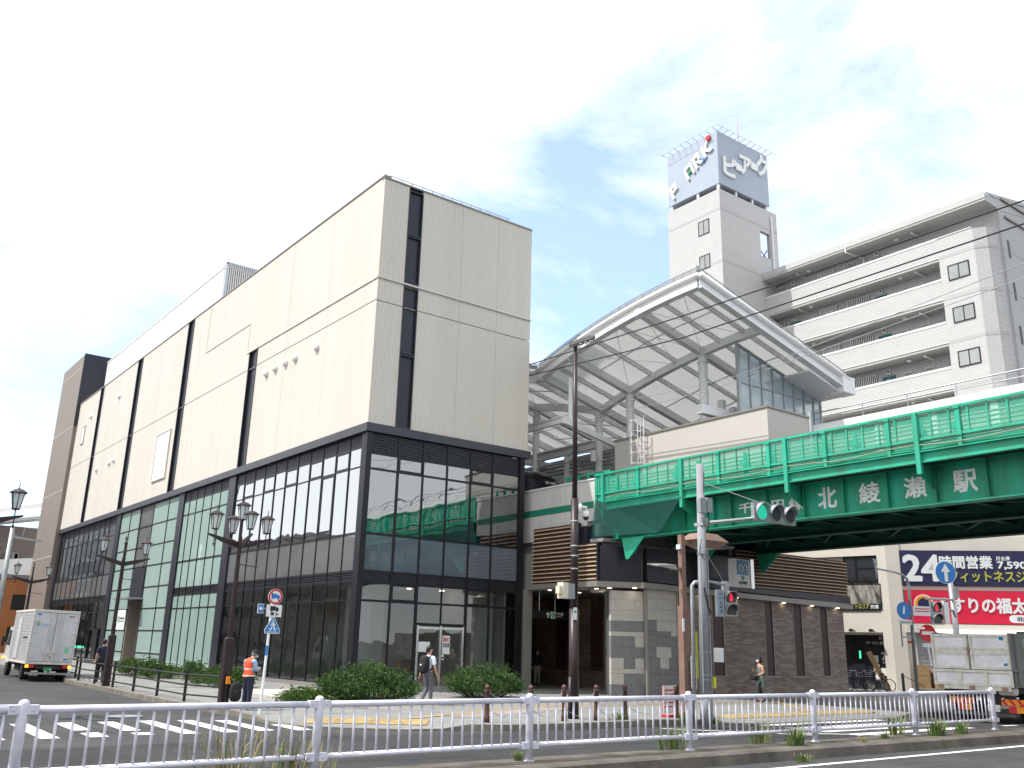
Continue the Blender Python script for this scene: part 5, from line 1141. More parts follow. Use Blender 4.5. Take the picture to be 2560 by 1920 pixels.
for z in (5.78, 3.18):
    for s in (.45, 1.5): b = MB(); b.bar(FG2.p(s, .1, z), FG2.p(s, .6, z+.05), .05, .05); b.fbox(FG2, s-.1, s+.06, .5, .75, z-.05, z+.1); b.build('spot_lamp', 'frame', gy)
b = MB(); b.fbox(FG2, -5, 2.0, -.9, -.8, .15, 3.1); en = b.build('entrance_glazing', 'winblack', gy)
b = MB(); b.fbox(FG2, .6, 2.0, -.8, -.72, 2.4, 3.05); b.fbox(FG2, -.1, .6, -.8, -.74, .2, 3.0); b.build('dark_panel', 'navy', en)
text('スポーツジム', FG2, .72, 1.4, 2.5, 2.68, -.71, 'signwhite', 'lettering', en, .01, .02); text('随時受付', FG2, 1.48, 1.95, 2.5, 2.68, -.71, 'signwhite', 'lettering', en, .01, .02); text('見学・体験', FG2, 1.45, 1.97, 2.75, 2.93, -.71, 'lettergrey', 'lettering', en, .01, .01)
text('24', FG2, 1.5, 1.98, 1.72, 2.1, -.77, 'signwhite', 'lettering', en, .02, .03); text('hour', FG2, 1.55, 1.97, 1.5, 1.7, -.77, 'signwhite', 'lettering', en, .02, .02)
b = MB()
for s, z in ((1.02, 1.55), (1.05, 1.1), (1.1, .65), (1.42, .9)): b.fbox(FG2, s, s+.3, -.78, -.76, z, z+.38)
b.build('notice', 'signwhite', en)
b = MB(); b.fbox(FG2, .33, .42, -.78, -.74, 1.75, 2.15); b.build('lit_sign', emit('lit_green_sign', (.05, .9, .35), 1.6), en)
b = MB(); b.fbox(FG2, .36, .5, -.78, -.75, 1.45, 1.62); b.build('sticker', 'red', en)
b = MB(); b.fbox(FG2, -5, 2.0, -.7, 0, 3.0, 3.12); b.build('entrance_soffit', 'gymwall', gy)
b = MB(); b.fbox(FG1, .63, 15, .1, .2, 5.6, 7.45); s_ = b.build('gym_sign', 'shopnavy', gy)
b = MB(); b.fbox(FG1, .62, 14, -.3, 1.2, .1, .36); b.build('shop_step', 'kerb', gy)
text('24', FG1, .78, 2.6, 5.85, 7.18, .21, 'signwhite', 'lettering', s_, .02, .045); text('時間営業', FG1, 2.62, 5.25, 6.5, 7.16, .21, 'signwhite', 'lettering', s_, .02, .04); text('月会費', FG1, 5.45, 6.15, 6.93, 7.15, .21, 'signwhite', 'lettering', s_, .02, .02); text('7,590', FG1, 5.5, 6.9, 6.46, 6.88, .21, 'signwhite', 'lettering', s_, .02, .04); text('円~', FG1, 6.95, 7.4, 6.6, 6.88, .21, 'signwhite', 'lettering', s_, .02, .02); text('フィットネスジム', FG1, 3.05, 7.4, 5.8, 6.38, .21, 'olive', 'lettering', s_, .02, .02)
b = MB(); b.fbox(FG1, .72, 15, .1, .2, 3.65, 5.33); s_ = b.build('pharmacy_sign', 'shopred', gy)
text('くすりの福太郎', FG1, 2.35, 7.4, 4.2, 4.98, .21, 'signwhite', 'lettering', s_, .02, .045)
b = MB(); b.disc(FG1, 1.62, 4.62, .5, .2, .215); lg = b.build('round_badge', 'signwhite', s_); b = MB(); b.ring(FG1, 1.62, 4.62, .32, .45, .215, .225); b.build('badge_ring', 'orange', lg); b = MB(); b.disc(FG1, 1.62, 4.62, .31, .215, .222); b.build('badge_centre', 'shopnavy', lg)
b = MB(); b.fpoly(FG1, [(6.0+.25*cos(a), 3.93+.2*sin(a)) for a in [pi/2+i*pi/8 for i in range(9)]]+[(7.8+.25*cos(a), 3.93+.2*sin(a)) for a in [-pi/2+i*pi/8 for i in range(9)]], .2, .215); pl_ = b.build('branch_plate', 'signwhite', s_); text('北綾瀬店', FG1, 6.1, 7.7, 3.82, 4.05, .216, 'letterdark', 'lettering', pl_, .01, .02, 1.2)
b = MB()
for i in range(30): b.fbox(FG1, 1.12, 15, -.12, -.08+.03*(i % 2), .15+i*.1, .15+(i+1)*.1)
b.build('roller_shutter', 'shutter', gy)
b = MB(); b.add([FG1.p(1.6, .1, 3.4), FG1.p(6.5, .1, 3.4), FG1.p(6.9, .9, 3.12), FG1.p(2.2, .9, 3.12), FG1.p(1.6, .1, 3.35), FG1.p(6.5, .1, 3.35), FG1.p(6.9, .9, 3.07), FG1.p(2.2, .9, 3.07)], MB.BF); b.build('awning', 'white', gy)
b = MB(); b.fbox(FG1, .64, .9, .05, .06, 2.6, 2.7); b.build('sticker', 'red', gy)

# ------------------------------------------------------------------ far end of the side street, and the row of houses opposite
def block(nm, lab, x0, x1, y0, y1, h, mat, floors, cat='building', face='x'):
    t = thing(nm, lab, cat, ((x0+x1)/2, (y0+y1)/2, 0)); b = MB(); b.box(x0, x1, y0, y1, 0, h); b.build('wall', mat, t)
    b = MB(); b.box(x0-.15, x1+.15, y0-.15, y1+.15, h, h+.35); b.build('roof_edge', 'roofgrey', t)
    F = Fr((x1, y0), 90, -1) if face == 'x' else Fr((x0, y0), 0, -1); Ls = (y1-y0) if face == 'x' else (x1-x0); nW = max(2, int(Ls/2.6))
    for fl in range(floors):
        for i in range(nW):
            s = (i+.5)*Ls/nW; z = 1.1+fl*3.0; b = MB(); b.ringf(F, s-.75, s+.75, z, z+1.4, .08, -.02, .06); f_ = b.build('window', 'frame', t); b = MB(); b.fbox(F, s-.67, s+.67, .0, .02, z+.08, z+1.32); b.build('pane', 'winblack', f_)
    return t
block('row_house', 'low grey shop house across the side street', -14, -4.0, 28, 42, 6.2, 'bldggrey', 2)
block('row_house', 'white three storey house across the side street', -14, -3.8, 44, 58, 9.0, 'bldgwhite', 3)
block('row_house', 'brown flat roofed house across the side street', -15, -4.2, 60, 78, 8.6, 'brownclad', 2)
block('row_house', 'long grey warehouse across the side street', -18, -4.0, 80, 118, 11.5, 'bldggrey', 3)
block('flats', 'tall grey block of flats far down the side street', -24, -4.5, 150, 215, 27, 'bldggrey', 8)
block('corner_shop', 'dark three storey building behind the viewpoint', -10, 14, -34, -22, 10, 'bldggrey', 3, face='z')
block('corner_shop', 'pale office building behind the viewpoint', 16, 24, -36, -24, 13, 'bldgwhite', 4, face='z')
block('orange_house', 'orange brown house at the far end of the side street', 11.2, 17, 99, 112, 7.0, 'terracotta', 2, face='z')
t = thing('far_viaduct', 'white viaduct end with dark sloping roof beyond the brown block', 'viaduct', (14, 122, 0))
b = MB(); b.loft([[(9.5, 121, 7.6), (9.5, 122, 7.6), (9.5, 122, 9.3), (9.5, 121, 9.3)], [(24, 114, 8.6), (24, 115, 8.6), (24, 115, 10.8), (24, 114, 10.8)]]); b.build('parapet', 'white', t)
b = MB(); b.loft([[(11, 120, 14.4), (11, 126, 15.0), (11, 126, 15.5), (11, 120, 14.9)], [(26, 106, 17.0), (26, 112, 17.6), (26, 112, 18.2), (26, 106, 17.6)]]); b.loft([[(11.5, 121, 13.6), (11.5, 125, 13.6), (11.5, 125, 13.9), (11.5, 121, 13.9)], [(26, 108, 15.6), (26, 112, 15.6), (26, 112, 15.9), (26, 108, 15.9)]]); b.build('roof', 'whitesteel', t)
b = MB(); b.box(11.5, 26, 122, 126, 7.5, 14.2); b.build('dark_interior', 'brownclad', t)
b = MB(); rn = random.Random(8)
for i in range(14): x = 11.5+rn.random()*6; b.box(x, x+rn.uniform(.3, .9), 120.5, 121, 9.3, 9.3+rn.uniform(.5, 2.2))
b.box(9.6, 24, 120.4, 121, 6.6, 7.4); b.build('equipment', 'bldggrey', t)
t = thing('arched_hall', 'grey barrel roofed hall far away at the left edge', 'building', (8, 150, 0))
b = MB(); b.loft([[(1+9*(1-cos(pi*i/10)) , y, 12+6.0*sin(pi*i/10)) for i in range(11)]+[(19, y, 0), (1, y, 0)] for y in (146, 175)]); b.build('roof', 'bldggrey', t)
# ------------------------------------------------------------------ white guard fence on the median
gf = thing('guard_fence', 'white tubular guard fence with vertical bars along the median', 'fence', (13.4, 12.05, .2))
PX = [-8.95, -5.25, -1.55, 2.12, 5.81, 9.51, 13.25, 17.05, 20.9, 24.65]
FY = lambda x: 12.1
for i, x in enumerate(PX):
    y = FY(x); b = MB(); b.lathe((x, y, .19), [(.062, 0), (.062, .98), (.05, 1.015), (.02, 1.03)], 12); b.lathe((x, y, .19), [(.09, .005), (.09, .02), (.06, .022)], 12)
    q = b.build('post', 'fence', gf, True)
    b = MB()
    for z in (1.11, .43):
        b.box(x-.16, x+.16, y-.052, y+.052, z-.05, z+.05)
        for dx in (-.1, 0, .1): b.lathe((x+dx, y-.052, z), [(.014, 0), (.014, -.012), (.002, -.012)], 6, axis='y')
    b.build('clamp', 'fence', q)
    if i < len(PX)-1:
        x2 = PX[i+1]; b = MB(); b.tube([(x+.03, y, 1.11), (x2-.03, y, 1.11)], .043, 10); b.tube([(x+.03, y, .43), (x2-.03, y, .43)], .034, 10); pn = b.build('rail', 'fence', gf, True)
        b = MB(); n_ = 20
        for j in range(1, n_): xx = x+(x2-x)*j/n_; b.tube([(xx, y, .44), (xx, y, 1.09)], .017, 6)
        b.build('bars', 'fence', pn, True)
# ------------------------------------------------------------------ black railing along the side street pavement
rl = thing('pedestrian_railing', 'black three bar pedestrian railing beside the side street kerb', 'railing', (9.1, 33, .15))
RY = [26.15, 28.0, 30.7, 33.4, 36.1, 38.8, 41.5, 44.2, 47, 50]; RX = lambda y: 9.12+max(0, 28-y)*.3+(.45 if y > 43 else 0)
for i, y in enumerate(RY):
    b = MB(); b.lathe((RX(y), y, .15), [(.045, 0), (.045, .86), (.03, .9), (.005, .91)], 10); b.build('post', 'black', rl)
b = MB()
for z in (.35, .62, .9):
    b.tube([(RX(y)-.02, y, z) for y in RY], .024 if z < .8 else .03, 8)
b.build('rail', 'black', rl)
b = MB(); b.box(9.62, 9.74, 26.06, 26.12, .72, .92); b.build('reflector', 'orange', rl)
bag = thing('sports_bag', 'black rucksack hanging on the end post of the black railing', 'bag', (9.85, 26.0, .3))
b = MB(); b.sup((9.88, 26.0, .52), (.17, .13, .27), .7, 14, 10); b.build('body', 'blackcloth', bag, True)
b = MB(); b.sup((9.9, 25.89, .45), (.11, .05, .14), .7, 10, 8); b.tube([(9.8, 25.95, .74), (9.72, 26.05, .88), (9.78, 26.1, .74)], .018, 6); b.build('pocket', 'blackcloth', bag, True)
# ------------------------------------------------------------------ ornate lanterns
def lantern(par, c, k_=1.0, stem=True):
    x, y, z = c; r = .23*k_
    b = MB(); b.lathe(c, [(r, .0), (r*1.02, .012), (r*.55, .09*k_), (r*.18, .12*k_), (.012, .14*k_), (.012, .25*k_), (.002, .30*k_)], 6, rot=pi/6)
    b.lathe((x, y, z-.40*k_), [(r*.42, -.03), (r*.42, 0)], 6, rot=pi/6)
    for i in range(6):
        a = pi/6+i*pi/3; b.bar((x+r*.40*cos(a), y+r*.40*sin(a), z-.40*k_), (x+r*.72*cos(a), y+r*.72*sin(a), z), .018, .018)
    if stem: b.tube([(x, y, z-.4*k_), (x, y, z-.78*k_)], .016, 6); b.lathe((x, y, z-.93*k_), [(.002, 0), (.03, .09), (.012, .14)], 6)
    q = b.build('lantern', 'bronze', par)
    b = MB(); b.lathe((x, y, z-.395*k_), [(r*.38, 0), (r*.68, .39*k_)], 6, rot=pi/6); b.build('lantern_glass', 'lampglass', q)
def arm(b, p, d, Ln):
    # flat tapering bracket sweeping up from the pole to its tip
    px = [(0, -.12, .17), (Ln*.5, .0, .15), (Ln*.82, .10, .08), (Ln, .15, .05)]
    b.loft([[(p[0]+d[0]*a+d[1]*s*.025, p[1]+d[1]*a-d[0]*s*.025, p[2]+h+t*q/2) for s, t in ((-1, -1), (1, -1), (1, 1), (-1, 1))] for a, h, q in px])
def lamp_post(loc, five, label, rz=0):
    t = thing('lantern_post', label, 'street lamp', (0, 0, 0), 0, 'lantern posts along the side street')
    b = MB(); b.box(-.12, .12, -.12, .12, 0, 1.8); b.lathe((0, 0, 1.8), [(.16, 0), (.07, .05)], 4, rot=pi/4); b.build('base', 'bronze', t)
    b = MB(); b.tube([(0, 0, 1.8), (0, 0, 4.7)], [.075, .06], 10); b.tube([(0, 0, 4.6), (0, 0, 5.2)], .04, 8); b.tube([(.05, 0, 3.9), (.62, 0, 3.86)], .014, 5)
    if not five: b.lathe((0, 0, 5.2), [(.05, 0), (.06, .05), (.015, .12), (.04, .2), (.002, .36)], 8)
    b.build('pole', 'bronze', t)
    b = MB(); arm(b, (0, 0, 4.56), (1, 0), .98); arm(b, (0, 0, 4.56), (-1, 0), .98)
    if five: arm(b, (0, 0, 4.56), (0, 1), .9); arm(b, (0, 0, 4.56), (0, -1), .9)
    b.build('arm', 'bronze', t)
    lantern(t, (-.78, 0, 5.28)); lantern(t, (.78, 0, 5.28))
    if five: lantern(t, (0, .72, 5.28)); lantern(t, (0, -.72, 5.28)); lantern(t, (0, 0, 5.62), 1.0, False)
    t.location = loc; t.rotation_euler = (0, 0, rz); return t
l5 = lamp_post((9.66, 26.3, .15), True, 'bronze lamp post with five lanterns at the railing end')
l2 = lamp_post((9.1, 37.0, .15), False, 'bronze twin lantern post halfway along the black railing')
dup(l2, (9.0, 55.0, .15), 0, 'bronze twin lantern post seen above the box truck')
dup(l2, (9.05, 74.0, .15), 0, 'farthest bronze twin lantern post at the left edge')
dup(l5, (2.86, 26.2, .15), 0, 'lantern post across the street, only its nearest lantern in view')
# ------------------------------------------------------------------ sign post by the traffic warden
sp = thing('road_sign_post', 'white road sign post with lorry ban, one way arrow and crossing signs', 'road sign', (9.6, 23.42, .15))
b = MB(); b.tube([(9.6, 23.42, .1), (9.66, 23.42, 3.2)], .035, 10); b.build('post', 'signwhite', sp)
b = MB(); b.tube([(9.625, 23.42, 1.55), (9.63, 23.42, 1.8)], .037, 10); b.build('sticker', 'blue', sp)
FSG = Fr((9.7, 23.37), 0, -1)
def truck_icon(F, s, z, k_, n, mat, par, rev=False):
    b = MB(); g = -1 if rev else 1
    for pts in ([(-.12, -.05), (.04, -.05), (.04, .07), (-.12, .07)], [(.045, -.05), (.13, -.05), (.13, -.0), (.10, .045), (.045, .045)]): b.fpoly(F, [(s+g*x*k_, z+y*k_) for x, y in pts], n, n+.004)
    for x in (-.07, .085): b.disc(F, s+g*x*k_, z-.055*k_, .026*k_, n, n+.005, 10)
    return b.build('lorry_symbol', mat, par)
b = MB(); b.disc(FSG, 0, 3.05, .2, 0, .012, 32); pl_ = b.build('round_plate', 'signwhite', sp); b = MB(); b.ring(FSG, 0, 3.05, .148, .193, .012, .016); c_, s_ = cos(R(-40)), sin(R(-40))
for a0, a1 in ((-.15, -.09), (.09, .15)): b.fpoly(FSG, [(x*c_-y*s_, 3.05+x*s_+y*c_) for x, y in ((a0, -.018), (a1, -.018), (a1, .018), (a0, .018))], .012, .017)
b.build('red_ring', 'red', pl_); truck_icon(FSG, 0, 3.055, .95, .013, 'blue', pl_)
b = MB(); b.fbox(FSG, -.21, .21, 0, .012, 2.53, 2.84); pl_ = b.build('lower_plate', 'signwhite', sp); truck_icon(FSG, 0, 2.735, .95, .013, 'letterdark', pl_); text('積 3t', FSG, -.10, .13, 2.56, 2.65, .013, 'letterdark', 'lettering', pl_, .003, .02)
def tri(k_): return [(-.19*k_, 2.12+.03*(1-k_)), (.19*k_, 2.12+.03*(1-k_)), (.2*k_, 2.2), (.03*k_, 2.52+.02*k_-.02), (-.03*k_, 2.52+.02*k_-.02), (-.2*k_, 2.2)]
b = MB(); b.fpoly(FSG, [(x, z) for x, z in [(-.2, 2.1), (.2, 2.1), (.215, 2.2), (.02, 2.53), (-.02, 2.53), (-.215, 2.2)]], 0, .01); pl_ = b.build('crossing_plate', 'signwhite', sp)
b = MB(); b.fpoly(FSG, [(-.185, 2.115), (.185, 2.115), (.198, 2.2), (.012, 2.51), (-.012, 2.51), (-.198, 2.2)], .01, .014); b.build('blue_field', 'blue', pl_)
b = MB(); b.disc(FSG, .0, 2.435, .022, .014, .018, 12)
for p in ([(-.03, 2.40), (.03, 2.40), (.045, 2.29), (-.02, 2.27)], [(.0, 2.3), (.045, 2.3), (.085, 2.17), (.05, 2.17)], [(-.02, 2.3), (.02, 2.3), (-.05, 2.17), (-.085, 2.17)], [(.025, 2.4), (.075, 2.31), (.06, 2.295), (.02, 2.36)], [(-.025, 2.4), (-.07, 2.3), (-.055, 2.29), (-.01, 2.36)]): b.fpoly(FSG, p, .014, .018)
b.fbox(FSG, -.15, .15, .014, .018, 2.135, 2.15); b.fbox(FSG, -.13, -.07, .014, .018, 2.22, 2.235); b.fbox(FSG, .09, .15, .014, .018, 2.22, 2.235); b.build('walker_symbol', 'signwhite', pl_)
FB2 = Fr((9.36, 23.45), 18, -1); b = MB(); b.fbox(FB2, -.1, .09, 0, .012, 2.61, 2.85); pl_ = b.build('arrow_plate', 'signwhite', sp); b = MB(); b.fbox(FB2, -.088, .078, .012, .015, 2.625, 2.835); b.build('blue_field', 'blue', pl_)
b = MB(); b.fpoly(FB2, [(-.075, 2.73), (.0, 2.80), (.0, 2.755), (.065, 2.755), (.065, 2.705), (.0, 2.705), (.0, 2.66)], .015, .018); b.build('arrow', 'signwhite', pl_)
b = MB(); b.tube([(9.36, 23.46, 2.73), (9.64, 23.43, 2.73)], .014, 6); b.build('bracket', 'galv', sp)
# ------------------------------------------------------------------ chained bollards
bo = thing('bollard', 'brown bollard nearest the man with the backpack', 'bollard', (0, 0, 0), 0, 'chained bollards along the kerb')
b = MB(); b.lathe((0, 0, 0), [(.075, 0), (.075, .14), (.062, .16), (.062, .70), (.072, .71), (.072, .75), (.06, .77), (.072, .79), (.065, .83), (.035, .87), (.004, .88)], 14); b.build('post', 'bollard', bo, True)
b = MB(); b.tube([(-.1, 0, .72), (.1, 0, .72)], .012, 6); b.build('chain_eye', 'galv', bo)
BX = [(13.49, 18.85), (14.57, 18.5), (15.69, 18.55), (16.66, 18.4), (17.68, 18.4), (19.55, 18.3)]
bo.location = (*BX[0], .15)
for (x, y), lab in zip(BX[1:], ['second brown bollard from the left, in front of the dark entrance', 'brown bollard just left of the tall brown lamp pole', 'brown bollard just right of the tall brown lamp pole', 'brown bollard in front of the pale stone pier', 'last brown bollard, beside the small banner stand']):
    dup(bo, (x, y, .15), 0, lab)
for i in range(5):
    (xa, ya), (xb, yb) = BX[i], BX[i+1]; n_ = int(((xb-xa)**2+(yb-ya)**2)**.5/.035)
    ch_ = thing('chain', ['sagging steel chains between the first two bollards from the left', 'sagging chains from the second bollard to the third', 'sagging chains passing behind the tall brown lamp pole', 'sagging chains left of the stone pier bollard', 'long sagging chains reaching the last bollard by the banner'][i], 'chain', (xa, ya, .15), 0, 'chains between the bollards')
    for zt, sag in ((.87, .2), (.5, .24)):
        b = MB(); P = [Vector((xa+(xb-xa)*j/n_, ya+(yb-ya)*j/n_, zt-sag*4*(j/n_)*(1-j/n_))) for j in range(n_+1)]
        for j in range(n_):
            d = (P[j+1]-P[j]); m = (P[j]+P[j+1])/2; e_ = Vector((0, 0, 1)).cross(d).normalized() if j % 2 else d.cross(Vector((0, 1, 0))).normalized()
            e_ = e_ if e_.length > .1 else Vector((0, 1, 0)); r1, r2 = d.length*.62, .013
            b.tube([m+d.normalized()*r1*cos(a*pi/3)+e_*r2*sin(a*pi/3) for a in range(7)], .005, 4)
        b.build('strand', 'galv', ch_)
# ------------------------------------------------------------------ tall brown lamp pole with camera
lp = thing('led_lamp_pole', 'tall dark brown pole with a flat lamp head in front of the timber louvres', 'street lamp', (16.4, 19, .15))
b = MB(); b.tube([(16.4, 19, .15), (16.4, 19, 2.95)], .135, 14); b.tube([(16.4, 19, 2.9), (16.4, 19, 5.95)], .105, 14); b.tube([(16.4, 19, 5.9), (16.4, 19, 10.5)], [.075, .06], 12); b.box(16.24, 16.3, 18.95, 19.05, .15, 1.2); b.build('pole', 'brownpole', lp, True)
b = MB(); 
for z in (4.0, 4.35, 4.62, 5.3): b.lathe((16.4, 19, z), [(.115, 0), (.115, .035)], 14)
b.build('strap', 'steelbright', lp)
b = MB(); hd = []
for a, wd, h in ((-.28, .05, .0), (-.2, .17, .0), (.1, .23, .02), (.38, .2, .03), (.5, .06, .03)):
    ox, oy, oz = 16.52+a*.85, 19-a*.5, 10.55+a*.36+h
    dx, dy, dz = .42, .72, .55
    hd.append([(ox-dx*wd, oy-dy*wd, oz-dz*wd), (ox+dx*wd, oy+dy*wd, oz+dz*wd), (ox+dx*wd*.8, oy+dy*wd*.8, oz+.08+dz*wd*.8), (ox-dx*wd*.8, oy-dy*wd*.8, oz+.08-dz*wd*.8)])
b.loft(hd); h_ = b.build('lamp_head', 'black', lp)
b = MB()
for i in range(3):
    for j in (-1, 1):
        a = .05+i*.15; ox, oy, oz = 16.52+a*.85+j*.05, 19-a*.5+j*.09, 10.55+a*.36; b.sup((ox-.02, oy-.03, oz+j*.06-.012), (.055, .055, .02), .6, 8, 6)
b.build('led_panel', 'steelbright', h_)
t = thing('security_camera', 'white dome security camera bracketed to the brown lamp pole', 'camera', (16.6, 18.9, 5.4))
b = MB(); b.box(16.45, 16.53, 18.84, 18.96, 5.55, 5.8); b.tube([(16.5, 18.9, 5.72), (16.72, 18.88, 5.72), (16.72, 18.88, 5.62)], .045, 8); b.sup((16.71, 18.88, 5.52), (.1, .1, .12), 1, 14, 10); b.build('housing', 'white', t, True)
b = MB(); b.sup((16.71, 18.88, 5.45), (.085, .085, .1), 1, 14, 10); b.build('dome', 'winblack', t, True)
t = thing('pole_speaker', 'cream boxed unit strapped to the brown lamp pole', 'control box', (16.0, 18.9, 3.4))
b = MB(); b.box(15.84, 16.02, 18.8, 19.05, 3.2, 3.62); b.box(15.74, 15.84, 18.84, 19.0, 3.32, 3.52); b.build('box', M('cream_plastic', (.62, .58, .46), .5, var=.05), t); b = MB(); b.box(16.02, 16.27, 18.82, 19.03, 3.2, 3.6); b.build('rear_box', 'galv', t)
t = tag(MB().box(16.25, 16.38, 18.86, 18.87, 2.66, 2.98).build('pole_notice', 'signwhite'), 'small white notice fixed to the brown lamp pole', 'notice')
b = MB(); b.box(16.28, 16.35, 18.855, 18.86, 2.84, 2.9); b.build('mark', 'signgreen', t)
# ------------------------------------------------------------------ tan pole with box lamp and floodlight
tp = thing('box_lamp_pole', 'tan brown square pole with a hooded box lamp and side floodlight', 'street lamp', (19.55, 17.95, .15))
b = MB(); b.box(19.42, 19.68, 17.85, 18.05, .15, 3.15); b.box(19.47, 19.63, 17.88, 18.02, 3.15, 5.14); b.bar((19.6, 17.95, 4.93), (20.3, 17.95, 5.02), .07, .07); b.bar((19.5, 17.95, 4.17), (19.05, 17.95, 4.15), .09, .07); b.build('pole', 'tanpole', tp)
b = MB(); c = (20.5, 17.95, 4.83); b.loft([[(c[0]+sx*r1, c[1]+sy*r2, c[2]+h) for sx, sy in ((-1, -1), (1, -1), (1, 1), (-1, 1))] for r1, r2, h in ((.3, .2, .0), (.62, .38, .17), (.66, .4, .2), (.34, .24, .42))]); q = b.build('lamp_hood', 'tanpole', tp); b = MB(); b.box(c[0]-.25, c[0]+.25, c[1]-.16, c[1]+.16, c[2]-.02, c[2]-.003); b.build('diffuser', 'lampglass', q)
b = MB(); b.loft([[(18.35, 17.7, 4.16), (18.35, 18.15, 4.22), (18.35, 18.15, 4.26), (18.35, 17.7, 4.2)], [(19.05, 17.7, 4.1), (19.05, 18.15, 4.2), (19.05, 18.15, 4.3), (19.05, 17.7, 4.24)]]); b.build('floodlight', M('floodlight_grey', (.30, .27, .25), .5), tp)
b = MB(); b.box(19.40, 19.47, 17.84, 17.86, 2.45, 2.8); b.box(19.38, 19.46, 17.87, 18.0, 4.72, 4.85); b.build('notice', 'signwhite', tp)
t = thing('warning_banner', 'rounded orange and black vertical warning board on the tan pole', 'sign', (19.7, 17.75, .95))
FW = Fr((19.7, 17.78), 2, -1); b = MB(); b.fpoly(FW, [(.105*cos(a), 1.75+.1*sin(a)) for a in [i*pi/8 for i in range(9)]]+[(.105*cos(a), .98+.1*sin(a)) for a in [pi+i*pi/8 for i in range(9)]], 0, .02); q = b.build('board', 'signwhite', t)
b = MB(); b.fbox(FW, -.08, .08, .02, .024, 1.0, 1.72); b.build('orange_field', 'orange', q)
for i, ch in enumerate('左右確認'): text(ch, FW, -.005, .07, 1.55-.17*i, 1.68-.17*i, .025, 'letterdark', 'lettering', q, .003, .02)
for i, ch in enumerate('横断注意'): text(ch, FW, -.075, -.01, 1.55-.17*i, 1.68-.17*i, .025, 'letterdark', 'lettering', q, .003, .02)
b = MB()
for z in (1.0, 1.35, 1.7): b.bar((19.55, 17.84, z), (19.75, 17.78, z), .015, .015)
b.build('bracket', 'steelbright', t)
# ------------------------------------------------------------------ concrete pole with traffic signals
up_ = thing('signal_pole', 'pale grey concrete signal pole with control boxes and conduits', 'utility pole', (19.22, 16.94, .15))
b = MB(); b.tube([(19.2, 16.94, .0), (19.3, 16.94, 7.03)], [.145, .105], 14); b.lathe((19.22, 16.94, 0), [(.16, .1), (.16, .75), (.15, .76)], 14); b.build('pole', 'pole', up_, True)
b = MB(); b.tube([(19.37, 16.86, .2), (19.39, 16.86, 4.6)], .022, 6); b.tube([(19.05, 16.86, .9), (19.12, 16.86, 4.7)], .02, 6)
for z in (.9, 1.2, 1.32, 1.9, 2.8, 3.4, 4.5): b.lathe((19.22+z*.014, 16.94, z), [(.155, 0), (.155, .02)], 12)
b.build('conduit', 'galv', up_)
b = MB(); b.tube([(19.4, 16.8, 5.9), (19.42, 16.78, 5.4), (19.36, 16.8, 5.1)], .02, 5); b.tube([(19.3, 16.8, 6.8), (19.25, 16.79, 6.2)], .012, 5); b.tube([(19.1, 16.8, 4.9), (18.98, 16.78, 4.5), (19.2, 16.8, 4.35)], .012, 5); b.tube([(19.15, 16.8, 3.6), (19.3, 16.78, 3.0), (19.38, 16.8, 2.9)], .02, 5); b.build('loose_cable', 'black', up_)
b = MB(); b.box(19.02, 19.26, 16.72, 16.86, 5.62, 6.02); b.box(19.3, 19.52, 16.72, 16.88, 5.66, 6.06); b.box(19.13, 19.42, 16.78, 16.84, 5.38, 5.5); b.build('control_box', 'galv', up_)
b = MB(); b.box(19.42, 19.52, 16.82, 16.9, 1.0, 1.28); b.build('push_button_box', 'yellow', up_)
t = thing('side_pole', 'slim grey bent top pole standing against the concrete signal pole', 'pole', (19.0, 17.1, .15))
b = MB(); b.tube([(19.0, 17.15, .1), (19.02, 17.12, 3.65), (19.08, 17.08, 3.74), (19.3, 16.98, 3.75)], .055, 10); b.build('pipe', 'galv', t, True)
def signal_head(F, s0, s1, z0, z1, par, lens, vertical=False, n=3):
    b = MB(); b.fbox(F, s0, s1, -.12, .0, z0, z1); body = b.build('signal_housing', 'galv', par)
    for i in range(n):
        if vertical: cs, cz, r = (s0+s1)/2, z1-(i+.5)*(z1-z0)/n, min((s1-s0), (z1-z0)/n)*.40
        else: cs, cz, r = s0+(i+.5)*(s1-s0)/n, (z0+z1)/2, min((z1-z0), (s1-s0)/n)*.42
        b = MB()
        if vertical:
            bk_ = MB(); bk_.fbox(F, cs-r, cs+r, .0, .012, cz-r, cz+r); bk_.build('lens_plate', 'lens_off', body); b.disc(F, cs, cz+r*.55, r*.22, .0, .02, 12); b.fbox(F, cs-r*.3, cs+r*.3, .0, .02, cz-r*.8, cz+r*.3)
        else: b.disc(F, cs, cz, r, .0, .02, 20)
        b.build('lens', lens[i], body)
        b = MB(); k_ = 14; a0, a1 = R(-10), R(190); vs = []
        for j in range(k_+1):
            a = a0+(a1-a0)*j/k_; dpt = .22*(.35+.65*sin(max(0, min(pi, (a-a0)/(a1-a0)*pi))))
            for nn in (.0, dpt): vs.append(F.p(cs+r*1.1*cos(a), nn, cz+r*1.1*sin(a)))
        for j in range(k_+1):
            a = a0+(a1-a0)*j/k_; dpt = .22*(.35+.65*sin(max(0, min(pi, (a-a0)/(a1-a0)*pi))))
            for nn in (.0, dpt): vs.append(F.p(cs+r*1.2*cos(a), nn, cz+r*1.2*sin(a)))
        o_ = 2*(k_+1)
        for j in range(k_):
            q = 2*j; b.f += [(q, q+1, q+3, q+2), (q+o_, q+2+o_, q+3+o_, q+1+o_), (q+1, q+1+o_, q+3+o_, q+3)]; b.m += [0]*3
        b.v += vs; b.build('visor', 'galv', body)
        if not vertical: b = MB(); b.ring(F, cs, cz, r, r*1.14, 0, .035, 24); b.build('lens_rim', 'galv', body)
